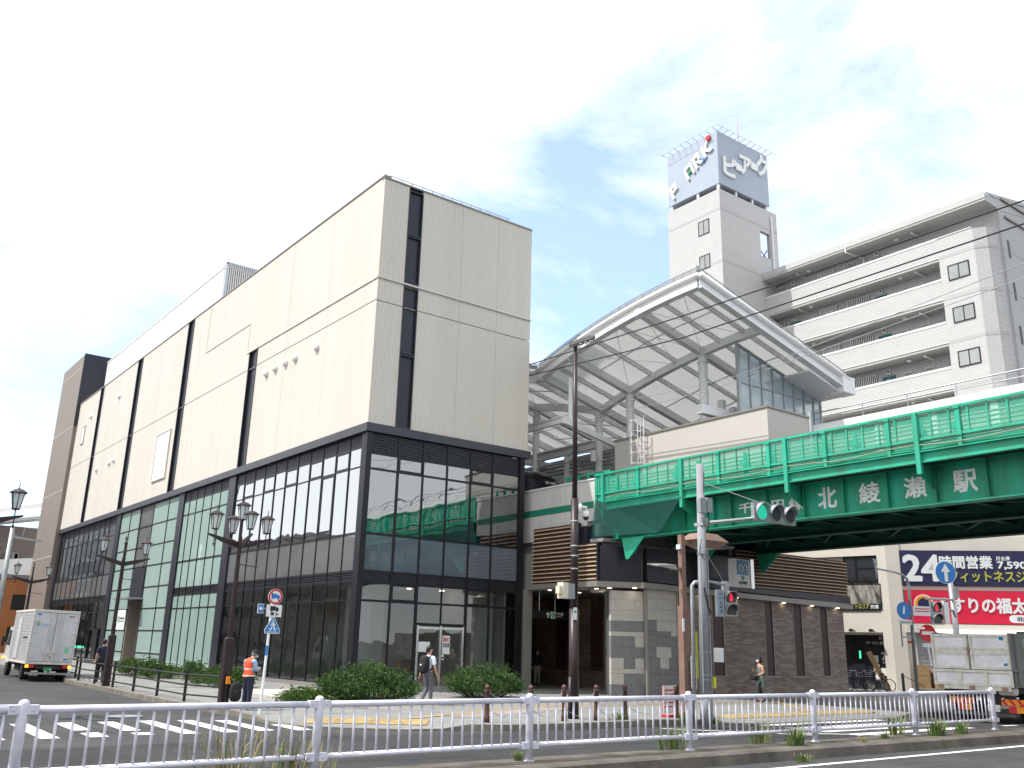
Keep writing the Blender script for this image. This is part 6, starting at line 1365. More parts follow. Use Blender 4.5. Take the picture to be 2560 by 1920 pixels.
t = thing('vehicle_signal', 'three lens traffic light on a long arm showing green', 'traffic light', (22.4, 16.9, 5.8))
FV = Fr((21.5, 16.85), -3, -1)
b = MB(); b.tube([(19.3, 16.94, 5.36), (21.55, 16.92, 5.72)], .05, 10); b.tube([(19.38, 16.9, 6.5), (22.3, 16.9, 6.16)], .014, 6); b.box(19.16, 19.46, 16.78, 17.1, 5.28, 5.36); b.box(23.3, 23.55, 16.88, 16.96, 5.95, 6.05); b.build('arm', 'steelbright', t)
signal_head(FV, 0.0, 1.85, 5.66, 6.2, t, ['go', 'lens_off', 'lens_off'])
t = thing('pedestrian_signal', 'pedestrian signal with red standing figure hung from the signal pole', 'traffic light', (20.2, 16.9, 3.2))
FPd = Fr((19.95, 16.9), -28, -1)
b = MB(); b.tube([(19.35, 16.94, 3.8), (20.15, 16.9, 3.72)], .035, 8); b.tube([(19.4, 16.94, 4.6), (20.12, 16.9, 3.75)], .012, 5); b.box(20.08, 20.22, 16.84, 17.0, 3.56, 3.82); b.build('arm', 'galv', t)
b = MB(); b.fbox(FPd, -.15, .05, -.1, .06, 2.86, 3.58); q = b.build('caption_panel', 'galv', t); b = MB(); b.ringf(FPd, -.11, .02, 2.92, 3.54, .012, .06, .066); b.build('caption_border', 'blue', q)
for i, ch in enumerate('歩行者専用'): text(ch, FPd, -.085, .0, 3.41-.115*i, 3.5-.115*i, .061, 'letterdark', 'lettering', q, .003)
signal_head(FPd, .1, .46, 2.88, 3.56, t, ['stop', 'lens_off'], True, 2)
# ------------------------------------------------------------------ banner stand
t = thing('banner_stand', 'small folding banner stand with red feet by the last bollard', 'sign', (19.7, 18.6, .15))
FN = Fr((19.35, 18.6), 5, -1); b = MB(); b.fbox(FN, 0, .62, -.02, .0, .25, .98); q = b.build('banner', 'signwhite', t)
b = MB()
for i in range(5): b.fbox(FN, .06, .56, .0, .004, .4+i*.11, .44+i*.11)
b.build('red_lettering', 'red', q); b = MB(); b.fbox(FN, -.03, .65, -.15, .15, .16, .2); b.tube([FN.p(0, -.03, .15), FN.p(0, -.03, 1.0)], .012, 5); b.tube([FN.p(.62, -.03, .15), FN.p(.62, -.03, 1.0)], .012, 5); b.build('foot', 'red', t)
# ------------------------------------------------------------------ signs and signals on the far corner
t = thing('curved_sign_pole', 'grey bent arm pole with sign backs in front of the shop building', 'road sign', (47.56, 27.23, .15))
b = MB(); b.tube([(47.56, 27.23, -.3), (47.7, 27.23, 5.6), (47.6, 27.23, 6.0), (47.2, 27.23, 6.2), (46.4, 27.23, 6.3), (44.8, 27.23, 6.36)], [.1, .08, .07, .06, .05, .045], 10); b.build('pole', 'galv', t, True)
FK = Fr((44.55, 27.2), 20, -1); b = MB(); b.fpoly(FK, [(-.55, 6.85), (.55, 6.85), (.02, 5.75)], 0, .02); b.fpoly(FK, [(-.42, 6.78), (.42, 6.78), (.02, 5.95)], .02, .035); b.bar(FK.p(-.4, .05, 6.6), FK.p(.4, .05, 6.6), .03, .06); b.build('sign_back', 'galv', t)
FK2 = Fr((46.75, 27.1), -20, -1); b = MB(); b.disc(FK2, 0, 4.28, .45, 0, .02, 24); q = b.build('blue_disc', 'blue', t); b = MB(); b.fpoly(FK2, [(-.1, 4.1), (.02, 4.1), (.08, 4.5), (-.02, 4.5)], .02, .025); b.build('symbol', 'lettergrey', q)
b = MB(); b.fbox(FK2, -.4, .42, 0, .02, 3.55, 3.8); q = b.build('plate', 'signwhite', t); text('自転車専用', FK2, -.33, .35, 3.6, 3.74, .02, 'letterdark', 'lettering', q, .004)
b = MB(); b.tube([(46.5, 27.2, 3.6), (46.5, 27.2, 2.4)], .05, 6); b.tube([(46.5, 27.2, 2.9), (47.6, 27.23, 2.95)], .04, 6); b.build('bracket', 'galv', t)
FK3 = Fr((48.95, 27.1), -35, -1); b = MB(); b.disc(FK3, 0, 3.17, .46, 0, .02, 24); q = b.build('no_entry_disc', 'red', t); b = MB(); b.fbox(FK3, -.34, .34, .02, .026, 3.08, 3.26); b.build('bar', 'signwhite', q)
b = MB(); b.tube([(47.65, 27.23, 3.15), (48.0, 27.2, 3.4), (48.7, 27.15, 3.4)], .06, 8); b.build('arm', 'white', t); b = MB(); b.fbox(FK3, -.36, .36, .0, .02, 2.42, 2.64); b.build('lower_plate', 'signwhite', t)
t.location = Vector((0, 0, 1.95)).lerp(Vector((47.56, 27.23, .15)), .9); t.scale = (.9, .9, .9)
t = thing('arrow_sign_pole', 'grey pole with a large blue disc and white upward arrow', 'road sign', (46.2, 24, 0))
b = MB(); b.tube([(46.35, 24.1, 0), (46.2, 24.1, 5.8)], [.16, .13], 12); b.build('pole', 'galv', t, True); b = MB(); b.box(46.2, 46.6, 23.9, 24.2, 4.85, 5.4); b.build('box', 'galv', t)
FR2 = Fr((45.55, 23.95), -30, -1); b = MB(); b.disc(FR2, 0, 6.07, .57, 0, .02, 32); pl_ = b.build('disc', 'signwhite', t); b = MB(); b.disc(FR2, 0, 6.07, .545, .02, .025, 32); b.build('blue_field', 'blue', pl_); b = MB(); b.fpoly(FR2, [(-.09, 5.62), (.09, 5.62), (.09, 6.1), (.24, 6.1), (0, 6.5), (-.24, 6.1), (-.09, 6.1)], .025, .03); b.build('arrow', 'signwhite', pl_)
t = thing('far_pedestrian_signal', 'red pedestrian signal in front of the red pharmacy sign', 'traffic light', (44.3, 24, 3.9))
b = MB(); b.tube([(46.2, 24.05, 4.75), (43.5, 24, 4.68)], .06, 8); b.tube([(46.3, 24.05, 3.7), (46.0, 24.0, 4.2), (44.9, 24.0, 4.25)], .06, 8); b.build('arm', 'galv', t)
FR3 = Fr((43.8, 23.95), -25, -1); signal_head(FR3, 0, .62, 3.45, 4.55, t, ['stop', 'lens_off'], True, 2); b = MB(); b.fbox(FR3, .72, 1.0, -.08, .0, 3.5, 4.55); b.fbox(FR3, -1.0, -.05, -.05, .0, 3.85, 4.3); b.build('caption_panel', 'signwhite', t)
b = MB(); b.fbox(FR3, -.9, -.1, .0, .005, 4.15, 4.2); b.fbox(FR3, -.9, -.1, .0, .005, 4.03, 4.08); b.build('caption_line', 'red', t)
t = thing('chain_post', 'black chain post with a drooping chain by the shop entrance', 'post', (45.57, 27.05, .15)); b = MB(); b.lathe((45.2, 26.6, .15), [(.07, 0), (.07, .9), (.02, .95)], 10); b.tube([(45.2+.25*i, 26.6-.05*i, .98-.09*i*(1 if i < 6 else 1)) for i in range(8)], .02, 5); b.build('post', 'black', t)
for i, (x, y, sx, sz, z, lab) in enumerate([(46.72, 26.34, .42, .62, .37, 'lower tall cardboard box by the grey shutter'), (46.72, 26.35, .42, .5, 1.0, 'upper cardboard box stacked by the grey shutter'), (47.25, 25.75, .3, .9, .37, 'narrow cardboard box right of the stacked boxes')]):
    b = MB(); F_ = Fr((x, y), -40, -1); b.fbox(F_, -sx/2-.1, sx/2+.1, -.4, .1, z, z+sz); o = thing('cardboard_box', lab, 'box', (x, y, z), 0, 'cardboard boxes by the shutter'); b.build('carton', 'card', o); b = MB(); b.fbox(F_, -.03, .03, .1, .103, z, z+sz); b.fbox(F_, -sx/2-.1, sx/2+.1, .1, .102, z+sz-.03, z+sz-.01); b.build('tape', 'tactile', o)
t = tag(MB().bar((44.4, 26.9, .15), (43.9, 27.6, 2.1), .12, .25).build('leaning_board', 'card'), 'brown board leaning by the bicycles at the gym entrance', 'board')
# bicycles
bk = thing('bicycle', 'black bicycle nearest the brick wall corner', 'bicycle', (0, 0, 0), 0, 'bicycles parked at the gym entrance')
def wheel(x):
    b = MB(); r = .33; b.lathe((x, -.016, r), [(r, 0), (r, .032), (r-.035, .032), (r-.035, 0), (r, 0)], 24, axis='y', caps=False); q = b.build('wheel', 'rubber', bk)
    b = MB()
    for i in range(10): a = i*pi/5; b.tube([(x, 0, r), (x+(r-.03)*cos(a), 0, r+(r-.03)*sin(a))], .004, 4)
    b.lathe((x, -.04, r), [(.03, 0), (.03, .08)], 8, axis='y'); b.build('spokes', 'steelbright', q)
wheel(0); wheel(1.08)
b = MB()
for p in ([(0, 0, .33), (.42, 0, .3), (.36, 0, .82)], [(0, 0, .33), (.37, 0, .7)], [(.42, 0, .3), (.86, 0, .68)], [(.40, 0, .48), (.84, 0, .74)], [(.82, 0, .95), (.88, 0, .62), (1.08, 0, .33)]): b.tube(p, .018, 6)
b.build('frame', 'black', bk)
b = MB(); b.sup((.34, 0, .87), (.13, .08, .04), .8, 10, 6); b.build('saddle', 'black', bk); b = MB(); b.tube([(.72, .28, 1.0), (.84, .2, 1.03), (.82, 0, .98), (.84, -.2, 1.03), (.72, -.28, 1.0)], .014, 6); b.build('handlebar', 'steelbright', bk)
b = MB()
for z in (.72, .82, .92): b.tube([(.92, -.16, z), (1.2, -.16, z), (1.2, .16, z), (.92, .16, z), (.92, -.16, z)], .008, 4)
for x, y in ((.92, -.16), (1.2, -.16), (1.2, .16), (.92, .16), (1.06, -.16), (1.2, 0)): b.tube([(x, y, .72), (x, y, .92)], .008, 4)
b.build('basket', 'galv', bk); b = MB(); b.lathe((.42, -.07, .3), [(.09, 0), (.09, .015)], 14, axis='y'); b.tube([(.42, -.06, .3), (.5, -.06, .16), (.5, -.16, .16)], .012, 5); b.build('crank', 'steelbright', bk)
bk.location = (42.6, 26.9, .15); bk.rotation_euler = (0, 0, R(100))
dup(bk, (43.6, 26.8, .15), R(115), 'second bicycle in the row, partly behind the first'); dup(bk, (44.1, 26.7, .15), R(95), 'bicycle in front of the leaning brown board')

t = thing('catenary_pole', 'tall grey tapered pole with a railed side arm at the left edge', 'utility pole', (9.75, 70, .15))
b = MB(); b.tube([(9.75, 70, .1), (9.75, 70, 8.85)], [.2, .14], 12); b.build('pole', 'galv', t, True)
b = MB(); b.bar((9.75, 70, 8.25), (11.7, 70, 8.12), .16, .12); b.tube([(10.4, 70, 8.2), (10.5, 70, 8.95), (11.6, 70, 8.9), (11.65, 70, 8.15)], .025, 6); b.bar((9.75, 70, 8.5), (10.2, 70, 8.25), .06, .06); b.build('side_arm', 'galv', t)
# ------------------------------------------------------------------ white box truck on the side street
def add_wheel(par, c, r, wd, axis='x', dual=False):
    b = MB(); h = wd/2; q = (-h, h); pr = [(r*.62, -h), (r*.93, -h), (r, -h*.7), (r, h*.7), (r*.93, h), (r*.62, h)]
    b.lathe(c, pr, 22, axis=axis); t = b.build('wheel', 'rubber', par)
    b = MB(); b.lathe(c, [(.02, -h*.9), (r*.3, -h*.95), (r*.34, -h*.6), (r*.62, -h*.85), (r*.62, h*.85), (r*.34, h*.6), (r*.3, h*.95), (.02, h*.9)], 18, axis=axis); b.build('rim', 'rim', t)
tk = thing('box_truck', 'white box lorry with ribbed sides and lit amber lamps parked by the kerb', 'truck', (0, 0, 0))
BW, BL = .91, 5.1     # half width, box length; rear at y = 0
FRr = Fr((-BW, 0), 0, -1)
b = MB(); b.box(-BW+.03, BW-.03, .05, BL, .72, 2.9); b.build('cargo_box', 'truckwhite', tk)
b = MB(); zz = .82; 
while zz < 2.78: b.box(-BW, -BW+.035, .1, BL-.05, zz, zz+.035); b.box(BW-.035, BW, .1, BL-.05, zz, zz+.035); zz += .062
b.build('ribbed_side', 'truckwhite', tk)
b = MB(); b.fbox(FRr, 0, 2*BW, -.06, .02, 2.82, 2.93); b.fbox(FRr, 0, 2*BW, -.06, .02, .68, .78); b.fbox(FRr, 0, .05, -.06, .02, .78, 2.82); b.fbox(FRr, 2*BW-.05, 2*BW, -.06, .02, .78, 2.82)
for x in (-BW-.005, BW-.035): b.box(x, x+.04, .05, BL, 2.84, 2.93); b.box(x, x+.04, .05, BL, .68, .78)
b.build('rear_frame', 'truckframe', tk)
for s0, s1, h_ in ((.06, .89, -1), (.93, 1.76, 1)):
    b = MB(); b.fbox(FRr, s0, s1, -.02, .01, .8, 2.8); d_ = b.build('rear_door', 'truckwhite', tk)
    b = MB()
    for z in (1.0, 1.5, 2.0, 2.5): s = s0 if h_ < 0 else s1-.16; b.fbox(FRr, s, s+.16, .01, .03, z-.03, z+.03)
    b.build('hinge', 'truckframe', d_)
    b = MB(); s = (s1-.1) if h_ < 0 else (s0+.1)
    for q in (s, s-.12*h_*-1): b.tube([FRr.p(q, .03, .82), FRr.p(q, .03, 2.78)], .014, 6)
    b.fbox(FRr, s-.16, s+.08, .02, .045, 1.15, 1.2); b.fbox(FRr, s-.2, s-.05, .02, .05, 1.05, 1.13); b.build('lock_rod', 'truckframe', d_)
b = MB(); b.ring(FRr, .23, 2.32, .04, .075, .012, .016, 16); b.build('emblem', 'signgreen', tk)
b = MB()
for i in range(5): b.fbox(FRr, .37+i*.07, .37+i*.07+.052, .011, .014, 2.27, 2.34)
b.fbox(FRr, .37, .7, .011, .014, 2.22, 2.24); b.build('faded_lettering', 'shirtblue', tk)
b = MB(); b.fbox(FRr, .12, .3, .011, .014, 2.69, 2.75); b.fbox(FRr, 1.45, 1.62, .011, .014, .88, .93); b.build('blue_label', 'blue', tk)
b = MB(); b.fbox(FRr, 1.42, 1.6, .011, .014, 1.15, 1.42); b.build('green_label', 'signpalegreen', tk)
b = MB(); b.fbox(FRr, 1.4, 1.62, .011, .014, 2.66, 2.70); b.box(-BW-.012, -BW-.002, .7, 1.7, 1.72, 1.78); b.build('dark_lettering', 'letterdark', tk)
b = MB(); b.box(-BW-.02, -BW, 2.6, 3.5, .85, 2.6); b.box(-BW-.03, -BW-.02, 2.68, 2.72, .95, 2.5); b.build('side_door', 'truckwhite', tk)
b = MB(); b.box(-.45, -.33, .1, BL+1.6, .5, .68); b.box(.33, .45, .1, BL+1.6, .5, .68); b.box(-.8, .8, .15, .25, .52, .66); b.box(-.5, .5, .02, .06, .48, .64); b.box(-.7, .7, 1.2, 1.4, .38, .5); b.box(-.75, -.4, 2.4, 3.6, .32, .6); b.box(.4, .75, 2.4, 3.2, .32, .6); b.build('chassis', 'chassis', tk)
b = MB(); b.box(-.86, .86, -.06, .04, .27, .35); b.build('rear_bumper', 'galv', tk)
for x in (-.72, .72):
    b = MB(); b.box(x-.17, x+.17, -.01, .1, .53, .66); q = b.build('tail_lamp', 'red', tk); b = MB(); s = -1 if x < 0 else 1; b.box(x+s*.05, x+s*.17, -.022, -.011, .54, .65); b.build('indicator', 'amber', q)
b = MB(); b.box(-.17, .17, -.0, .01, .42, .56); q = b.build('number_plate', 'signgreen', tk); FPl = Fr((-.17, 0), 0, -1); text('・・1 44', FPl, .04, .3, .44, .51, .002, 'signwhite', 'plate_lettering', q, .002, .01)
for y in (1.0, 5.75):
    for x in (-.72, .72): add_wheel(tk, (x, y, .36), .36, .3 if y < 2 else .2)
b = MB(); b.box(-.9, -.55, .55, .6, .3, .7); b.box(.55, .9, .55, .6, .3, .7); b.build('mud_flap', 'rubber', tk)
b = MB(); cabp = [(BL+.12, .6), (BL+.12, 1.95), (BL+.35, 2.2), (BL+1.25, 2.2), (BL+1.72, 1.3), (BL+1.78, .55)]
b.loft([[(x, y, z) for y, z in cabp] for x in (-.84, .84)]); c_ = b.build('cab', 'truckwhite', tk)
b = MB(); 
for x in (-.85, .845): b.loft([[(x+d, y, z) for y, z in ((BL+.5, 1.35), (BL+.5, 2.05), (BL+1.2, 2.05), (BL+1.55, 1.38))] for d in (0, .006)])
b.build('side_window', 'winblack', c_); b = MB(); b.box(-1.08, -.98, BL+1.5, BL+1.6, 1.3, 1.75); b.tube([(-.86, BL+1.5, 1.7), (-1.03, BL+1.55, 1.7)], .015, 5); b.build('mirror', 'chassis', c_)
b = MB(); b.box(-.95, -.86, BL+1.45, BL+1.62, .75, .85); b.build('front_indicator', 'amber', c_)
tk.location = (8.36, 43.9, 0.02); tk.rotation_euler = (0, R(1.3), R(-1.0))

# ------------------------------------------------------------------ grey and cream tipper truck on the main road
tt = thing('tipper_truck', 'battered grey tipper lorry with cream framed tailgate driving away at the right', 'truck', (29.5, 15, 0))
FTk = Fr((29.5, 16.25), -90, -1); Wd = 2.5      # rear faces -x; s runs 0..Wd toward smaller y
def gate(s0, s1, z0, z1, nm, midbar=None):
    b = MB(); b.fbox(FTk, s0+.02, s1-.02, -.06, .0, z0+.02, z1-.02); d_ = b.build(nm, 'trucksteel', tt)
    b = MB(); b.ringf(FTk, s0, s1, z0, z1, .075, -.07, .05)
    if midbar: b.fbox(FTk, s0+.07, s1-.07, .0, .045, midbar-.02, midbar+.03); b.fbox(FTk, s0+.07, s1-.07, .0, .02, midbar-.16, midbar-.02)
    b.build('gate_frame', 'truckframe', d_)
    return d_
g1 = gate(.03, 1.2, 1.6, 2.66, 'upper_gate', 2.22); g2 = gate(1.27, 2.47, 1.6, 2.66, 'upper_gate', 2.22)
b = MB()
for g_, (s0, s1) in ((g1, (.1, 1.13)), (g2, (1.34, 2.4))):
    b = MB()
    for q in (.14, .42): b.fbox(FTk, s0+q, s0+q+.02, .0, .03, 1.98, 2.05)
    b.fbox(FTk, s0, s1-.05, 0, .025, 2.03, 2.05); b.build('rib', 'trucksteel', g_)
b = MB(); b.fbox(FTk, 1.17, 1.3, .05, .09, 2.18, 2.26); b.tube([FTk.p(1.24, .08, 2.2), FTk.p(1.2, .1, 2.05), FTk.p(1.24, .09, 1.98)], .015, 6); b.build('gate_latch', 'rust', tt)
b = MB(); b.fbox(FTk, .0, 2.5, -.06, .0, 1.1, 1.58); lg = b.build('lower_tailgate', 'trucksteel', tt); b = MB(); b.ringf(FTk, .0, 2.5, 1.1, 1.58, .075, -.07, .05); b.fbox(FTk, .80, .92, 0, .045, 1.17, 1.5); b.fbox(FTk, 1.62, 1.74, 0, .045, 1.17, 1.5); b.fbox(FTk, .1, 2.4, -.04, .03, .98, 1.1); b.build('gate_frame', 'truckframe', lg)
b = MB()
for s in (.22, 1.22, 2.22): b.fbox(FTk, s-.08, s+.08, .0, .07, 1.0, 1.09)
b.build('hinge', 'rust', lg)
b = MB(); b.fbox(FTk, 1.28, 1.4, .051, .054, 1.22, 1.36) if False else None; b.fbox(FTk, 2.2, 2.33, .0, .004, 2.48, 2.6); b.fbox(FTk, 2.26, 2.4, .0, .004, 1.72, 1.8); b.build('sticker', 'metroblue', g2)
b = MB(); X_ = 29.56
b.box(X_, 35.5, 13.75, 13.82, 1.1, 2.7); b.box(X_, 35.5, 16.16, 16.23, 1.1, 2.7); b.box(X_, 35.5, 13.8, 16.2, 1.08, 1.14); b.box(35.4, 35.5, 13.8, 16.2, 1.1, 2.9)
for x in (29.8, 31.0, 32.2, 33.4, 34.6): b.box(x, x+.14, 13.69, 13.75, 1.15, 2.66)
b.box(X_, 35.5, 13.70, 13.75, 1.56, 1.64); b.build('tipper_body', 'truckgrey', tt)
FSd = Fr((29.9, 13.745), 0, -1); text('信', FSd, .42, .86, 2.28, 2.55, .003, 'lettergrey', 'lettering', tt, .003)
b = MB(); b.tube([FTk.p(-.05, .0, 1.65), FTk.p(-.1, .02, 2.2), FTk.p(-.02, .02, 2.35)], .03, 6); b.build('side_rail', 'whitesteel', tt)
b = MB(); b.box(29.9, 37, 14.5, 14.65, .75, 1.0); b.box(29.9, 37, 15.35, 15.5, .75, 1.0); b.box(29.75, 29.85, 13.9, 16.1, .55, .95); b.box(29.7, 29.78, 13.9, 16.1, .22, .32); b.box(30, 31.5, 13.95, 16.05, .9, 1.06); b.box(32.2, 33.2, 13.9, 14.4, .45, .95); b.build('chassis', 'chassis', tt)
b = MB(); b.lathe((29.8, 14.1, 1.0), [(.14, -.25), (.16, -.2), (.16, .2), (.14, .25)], 12, axis='y'); b.build('air_tank', 'truckframe', tt)
FTl = Fr((29.74, 16.25), -90, -1)
for s0, g_ in ((.35, 1), (1.95, -1)):
    b = MB(); b.fbox(FTl, s0, s0+.75, 0, .02, .56, .74); q = b.build('reflector_board', 'orange', tt)
    b = MB()
    for i in range(3): o = s0+.1+i*.24; b.fpoly(FTl, [(o, .56), (o+.1, .56), (o+.1+.14*g_, .74), (o+.14*g_, .74)], .02, .024)
    b.build('red_stripe', 'red', q)
    b = MB(); b.fbox(FTl, s0+.2, s0+.42, 0, .03, .36, .54); b.build('tail_lamp', 'red', tt); b = MB(); b.fbox(FTl, s0+.43, s0+.66, 0, .03, .36, .54); b.build('indicator_lamp', 'orange', tt)
b = MB(); b.fbox(FTl, 1.5, 1.87, .0, .015, .36, .56); q = b.build('number_plate', 'signwhite', tt); text('足立 ・2 ・5', FTl, 1.53, 1.84, .39, .52, .016, 'signgreen', 'plate_lettering', q, .003, .01)
b = MB()
for s in (1.25, 2.0): b.disc(FTl, s, .72, .06, 0, .02, 12)
b.build('round_marker', 'signwhite', tt)
for x in (30.9, 32.1, 36.3):
    for y in ((13.98, 16.0)): add_wheel(tt, (x, y, .48), .48, .34, 'y')
b = MB(); b.loft([[(x, y, z) for x, z in ((35.7, .6), (35.7, 2.75), (37.3, 2.75), (37.7, 1.7), (37.75, .6))] for y in (13.85, 16.15)]); q = b.build('cab', 'truckwhite', tt); b = MB(); b.box(36.2, 37.2, 13.83, 13.85, 1.8, 2.5); b.build('side_window', 'winblack', q)

# ------------------------------------------------------------------ people
def skin_mesh(joints, edges, root, sub=2):
    idx = {n: i for i, n in enumerate(joints)}; me = bpy.data.meshes.new('tmp')
    me.from_pydata([j[0] for j in joints.values()], [(idx[a], idx[c]) for a, c in edges], []); o = bpy.data.objects.new('tmp', me); COL.objects.link(o)
    md = o.modifiers.new('s', 'SKIN'); md.use_smooth_shade = True
    for n, j in joints.items():
        sv = me.skin_vertices[0].data[idx[n]]; r = j[1]; sv.radius = (r, r) if not isinstance(r, tuple) else r; sv.use_root = (n == root)
    m2 = o.modifiers.new('u', 'SUBSURF'); m2.levels = sub; m2.render_levels = sub
    dg = bpy.context.evaluated_depsgraph_get(); out = bpy.data.meshes.new_from_object(o.evaluated_get(dg))
    vs = [tuple(v.co) for v in out.vertices]; fs = [tuple(p.vertices) for p in out.polygons]
    bpy.data.objects.remove(o); bpy.data.meshes.remove(me); bpy.data.meshes.remove(out); return vs, fs
def person(label, H, pose, hairmat='hair', longhair=0.0, mask=False, garments=()):
    t = thing('person', label, 'person', (0, 0, 0))
    J = {'pelvis': ((0, 0, .53*H), (.085*H*1.1, .062*H)), 'waist': ((0, 0, .62*H), (.075*H, .058*H)), 'chest': ((0, 0, .74*H), (.095*H, .065*H)), 'neckb': ((0, 0, .83*H), (.06*H, .045*H)), 'neck': ((0, .0, .865*H), .032*H), 'head1': ((0, .01, .905*H), (.046*H, .052*H)), 'head2': ((0, .012, .955*H), (.048*H, .054*H)), 'head3': ((0, .005, .985*H), .03*H)}
    for s, n in ((-1, 'L'), (1, 'R')):
        J['hip'+n] = ((s*.052*H, 0, .50*H), .058*H); J['knee'+n] = ((s*.055*H, .01, .28*H), .037*H); J['ank'+n] = ((s*.055*H, -.01, .05*H), .025*H); J['toe'+n] = ((s*.06*H, .085*H, .022*H), (.026*H, .018*H))
        J['sho'+n] = ((s*.105*H, 0, .81*H), .038*H); J['elb'+n] = ((s*.135*H, -.01, .645*H), .027*H); J['wri'+n] = ((s*.145*H, .03, .505*H), .019*H); J['hand'+n] = ((s*.147*H, .045, .455*H), (.024*H, .014*H))
    for k_, v in [q for q in pose.items() if q[0] != 'face']:
        J[k_] = (tuple(c*H if i < 3 else c for i, c in enumerate(v)), J[k_][1])
    E_ = [('pelvis', 'waist'), ('waist', 'chest'), ('chest', 'neckb'), ('neckb', 'neck'), ('neck', 'head1'), ('head1', 'head2'), ('head2', 'head3')]
    for n in 'LR': E_ += [('pelvis', 'hip'+n), ('hip'+n, 'knee'+n), ('knee'+n, 'ank'+n), ('ank'+n, 'toe'+n), ('chest', 'sho'+n), ('sho'+n, 'elb'+n), ('elb'+n, 'wri'+n), ('wri'+n, 'hand'+n)]
    vs, fs = skin_mesh(J, E_, 'pelvis'); b = MB(); b.add(vs, fs)
    hd = Vector(J['head2'][0]); fd = Vector(pose.get('face', (0, 1, 0))).normalized() if 'face' in pose else Vector((0, 1, 0))
    sd_ = fd.cross(Vector((0, 0, 1))).normalized()
    nose = hd+fd*.056*H-Vector((0, 0, .02*H)); b.sup(nose, (.009*H, .012*H, .014*H), 1, 8, 6)
    for s in (-1, 1): b.sup(hd+sd_*s*.05*H-Vector((0, 0, .02*H)), (.008*H, .013*H, .02*H), 1, 8, 6)
    # five separate fingers on each hand
    for n in 'LR':
        w_, h_ = Vector(J['wri'+n][0]), Vector(J['hand'+n][0]); d = (h_-w_).normalized(); sx = Vector((0, 1, 0)).cross(d); sx = sx.normalized() if sx.length > .2 else Vector((1, 0, 0)); nn = d.cross(sx)
        side = nn
        for i, (off, ln) in enumerate(((-.018, .034), (-.006, .040), (.006, .042), (.018, .036))):
            p0 = h_+d*.008*H+side*off*H; b.tube([p0, p0+d*ln*.55*H+sx*.004*H, p0+d*ln*H+sx*.012*H], [.0062*H, .0058*H, .0045*H], 6)
        p0 = w_.lerp(h_, .6)+side*.02*H; b.tube([p0, p0+d*.018*H+side*.014*H, p0+d*.036*H+side*.016*H], [.0068*H, .006*H, .005*H], 6)
    b.build('body', 'skin', t, True)
    # clothes: offset copies of the body surface, picked by the nearest bone
    V_ = [Vector(v) for v in vs]; nrm = [Vector((0, 0, 0)) for _ in V_]
    for f in fs:
        nf = (V_[f[1]]-V_[f[0]]).cross(V_[f[2]]-V_[f[0]])
        for i in f: nrm[i] += nf
    nrm = [n.normalized() if n.length > 1e-9 else Vector((0, 0, 1)) for n in nrm]
    bones = [(x, y, Vector(J[x][0]), Vector(J[y][0])) for x, y in E_]
    cls = []
    for f in fs:
        cpt = sum((V_[i] for i in f), Vector())/len(f); best = None
        for x, y, p, q in bones:
            t_ = max(0, min(1, (cpt-p).dot(q-p)/(q-p).length_squared)); d_ = (cpt-p.lerp(q, t_)).length
            if best is None or d_ < best[0]: best = (d_, x, y, t_)
        cls.append((best[1].rstrip('LR')+'-'+best[2].rstrip('LR'), best[3]))
    for nm, mat, spec, off in garments:
        sel = [f for f, (bn, t_) in zip(fs, cls) if bn in spec and spec[bn][0] <= t_ <= spec[bn][1]]
        used = sorted({i for f in sel for i in f}); mp2 = {i: j for j, i in enumerate(used)}
        g = MB(); g.add([V_[i]+nrm[i]*off for i in used], [tuple(mp2[i] for i in f) for f in sel]); g.build(nm, mat, t, True)
    up_ = Vector((0, 0, 1)); c = hd+up_*.012*H-fd*.012*H
    b = MB(); b.sup(c, (.055*H, .058*H, .052*H), 1, 14, 10); b.sup(c-fd*.012*H-up_*.03*H, (.051*H, .048*H, .045*H), 1, 14, 10)
    if longhair: 
        for i in range(9): a = pi*(i/8); p = hd+(sd_*cos(a)-fd*sin(a))*.046*H; b.tube([p+up_*.02*H, p-up_*longhair*.5*H+(sd_*cos(a)-fd*sin(a))*.012*H, p-up_*longhair*H], [.022*H, .022*H, .01*H], 6)
    b.build('hair', hairmat, t, True)
    b = MB()
    for s in (-1, 1): b.sup(hd+fd*.051*H+sd_*s*.019*H-up_*.001*H, (.006*H, .004*H, .0035*H), 1, 8, 6)
    b.build('eyes', 'hair', t)
    if mask:
        b = MB(); b.sup(hd+fd*.030*H-up_*.034*H, (.038*H, .036*H, .026*H), .9, 12, 8); b.build('face_mask', 'maskwhite', t, True)
    b = MB(); b.sup(hd+fd*.050*H-up_*.038*H, (.014*H, .004*H, .004*H), 1, 8, 6); b.build('mouth', 'red', t)
    b = MB()
    for n in 'LR':
        a, tq = Vector(J['ank'+n][0]), Vector(J['toe'+n][0]); d = tq-a; b.loft([[tuple(p+Vector((x_*.03*H, 0, z_*.02*H))) for x_, z_ in ((-1, -1), (1, -1), (.8, 1), (-.8, 1))] for p in (a+Vector((0, -.03*H, -.025*H)), a.lerp(tq, .5)+Vector((0, 0, -.008*H)), tq+Vector((0, .012*H, -.003*H)))])
    b.build('shoes', 'shoe' if 'trousers' in [g[0] for g in garments] and hairmat == 'hair' and not longhair else 'black', t)
    return t, J
A_ = (0, 1)
LEGS = {'pelvis-hip': A_, 'hip-knee': A_, 'knee-ank': (0, .93), 'pelvis-waist': (0, .45)}
TORSO = {'pelvis-waist': (.12, 1), 'waist-chest': A_, 'chest-neckb': A_, 'chest-sho': A_, 'neckb-neck': (0, .35)}
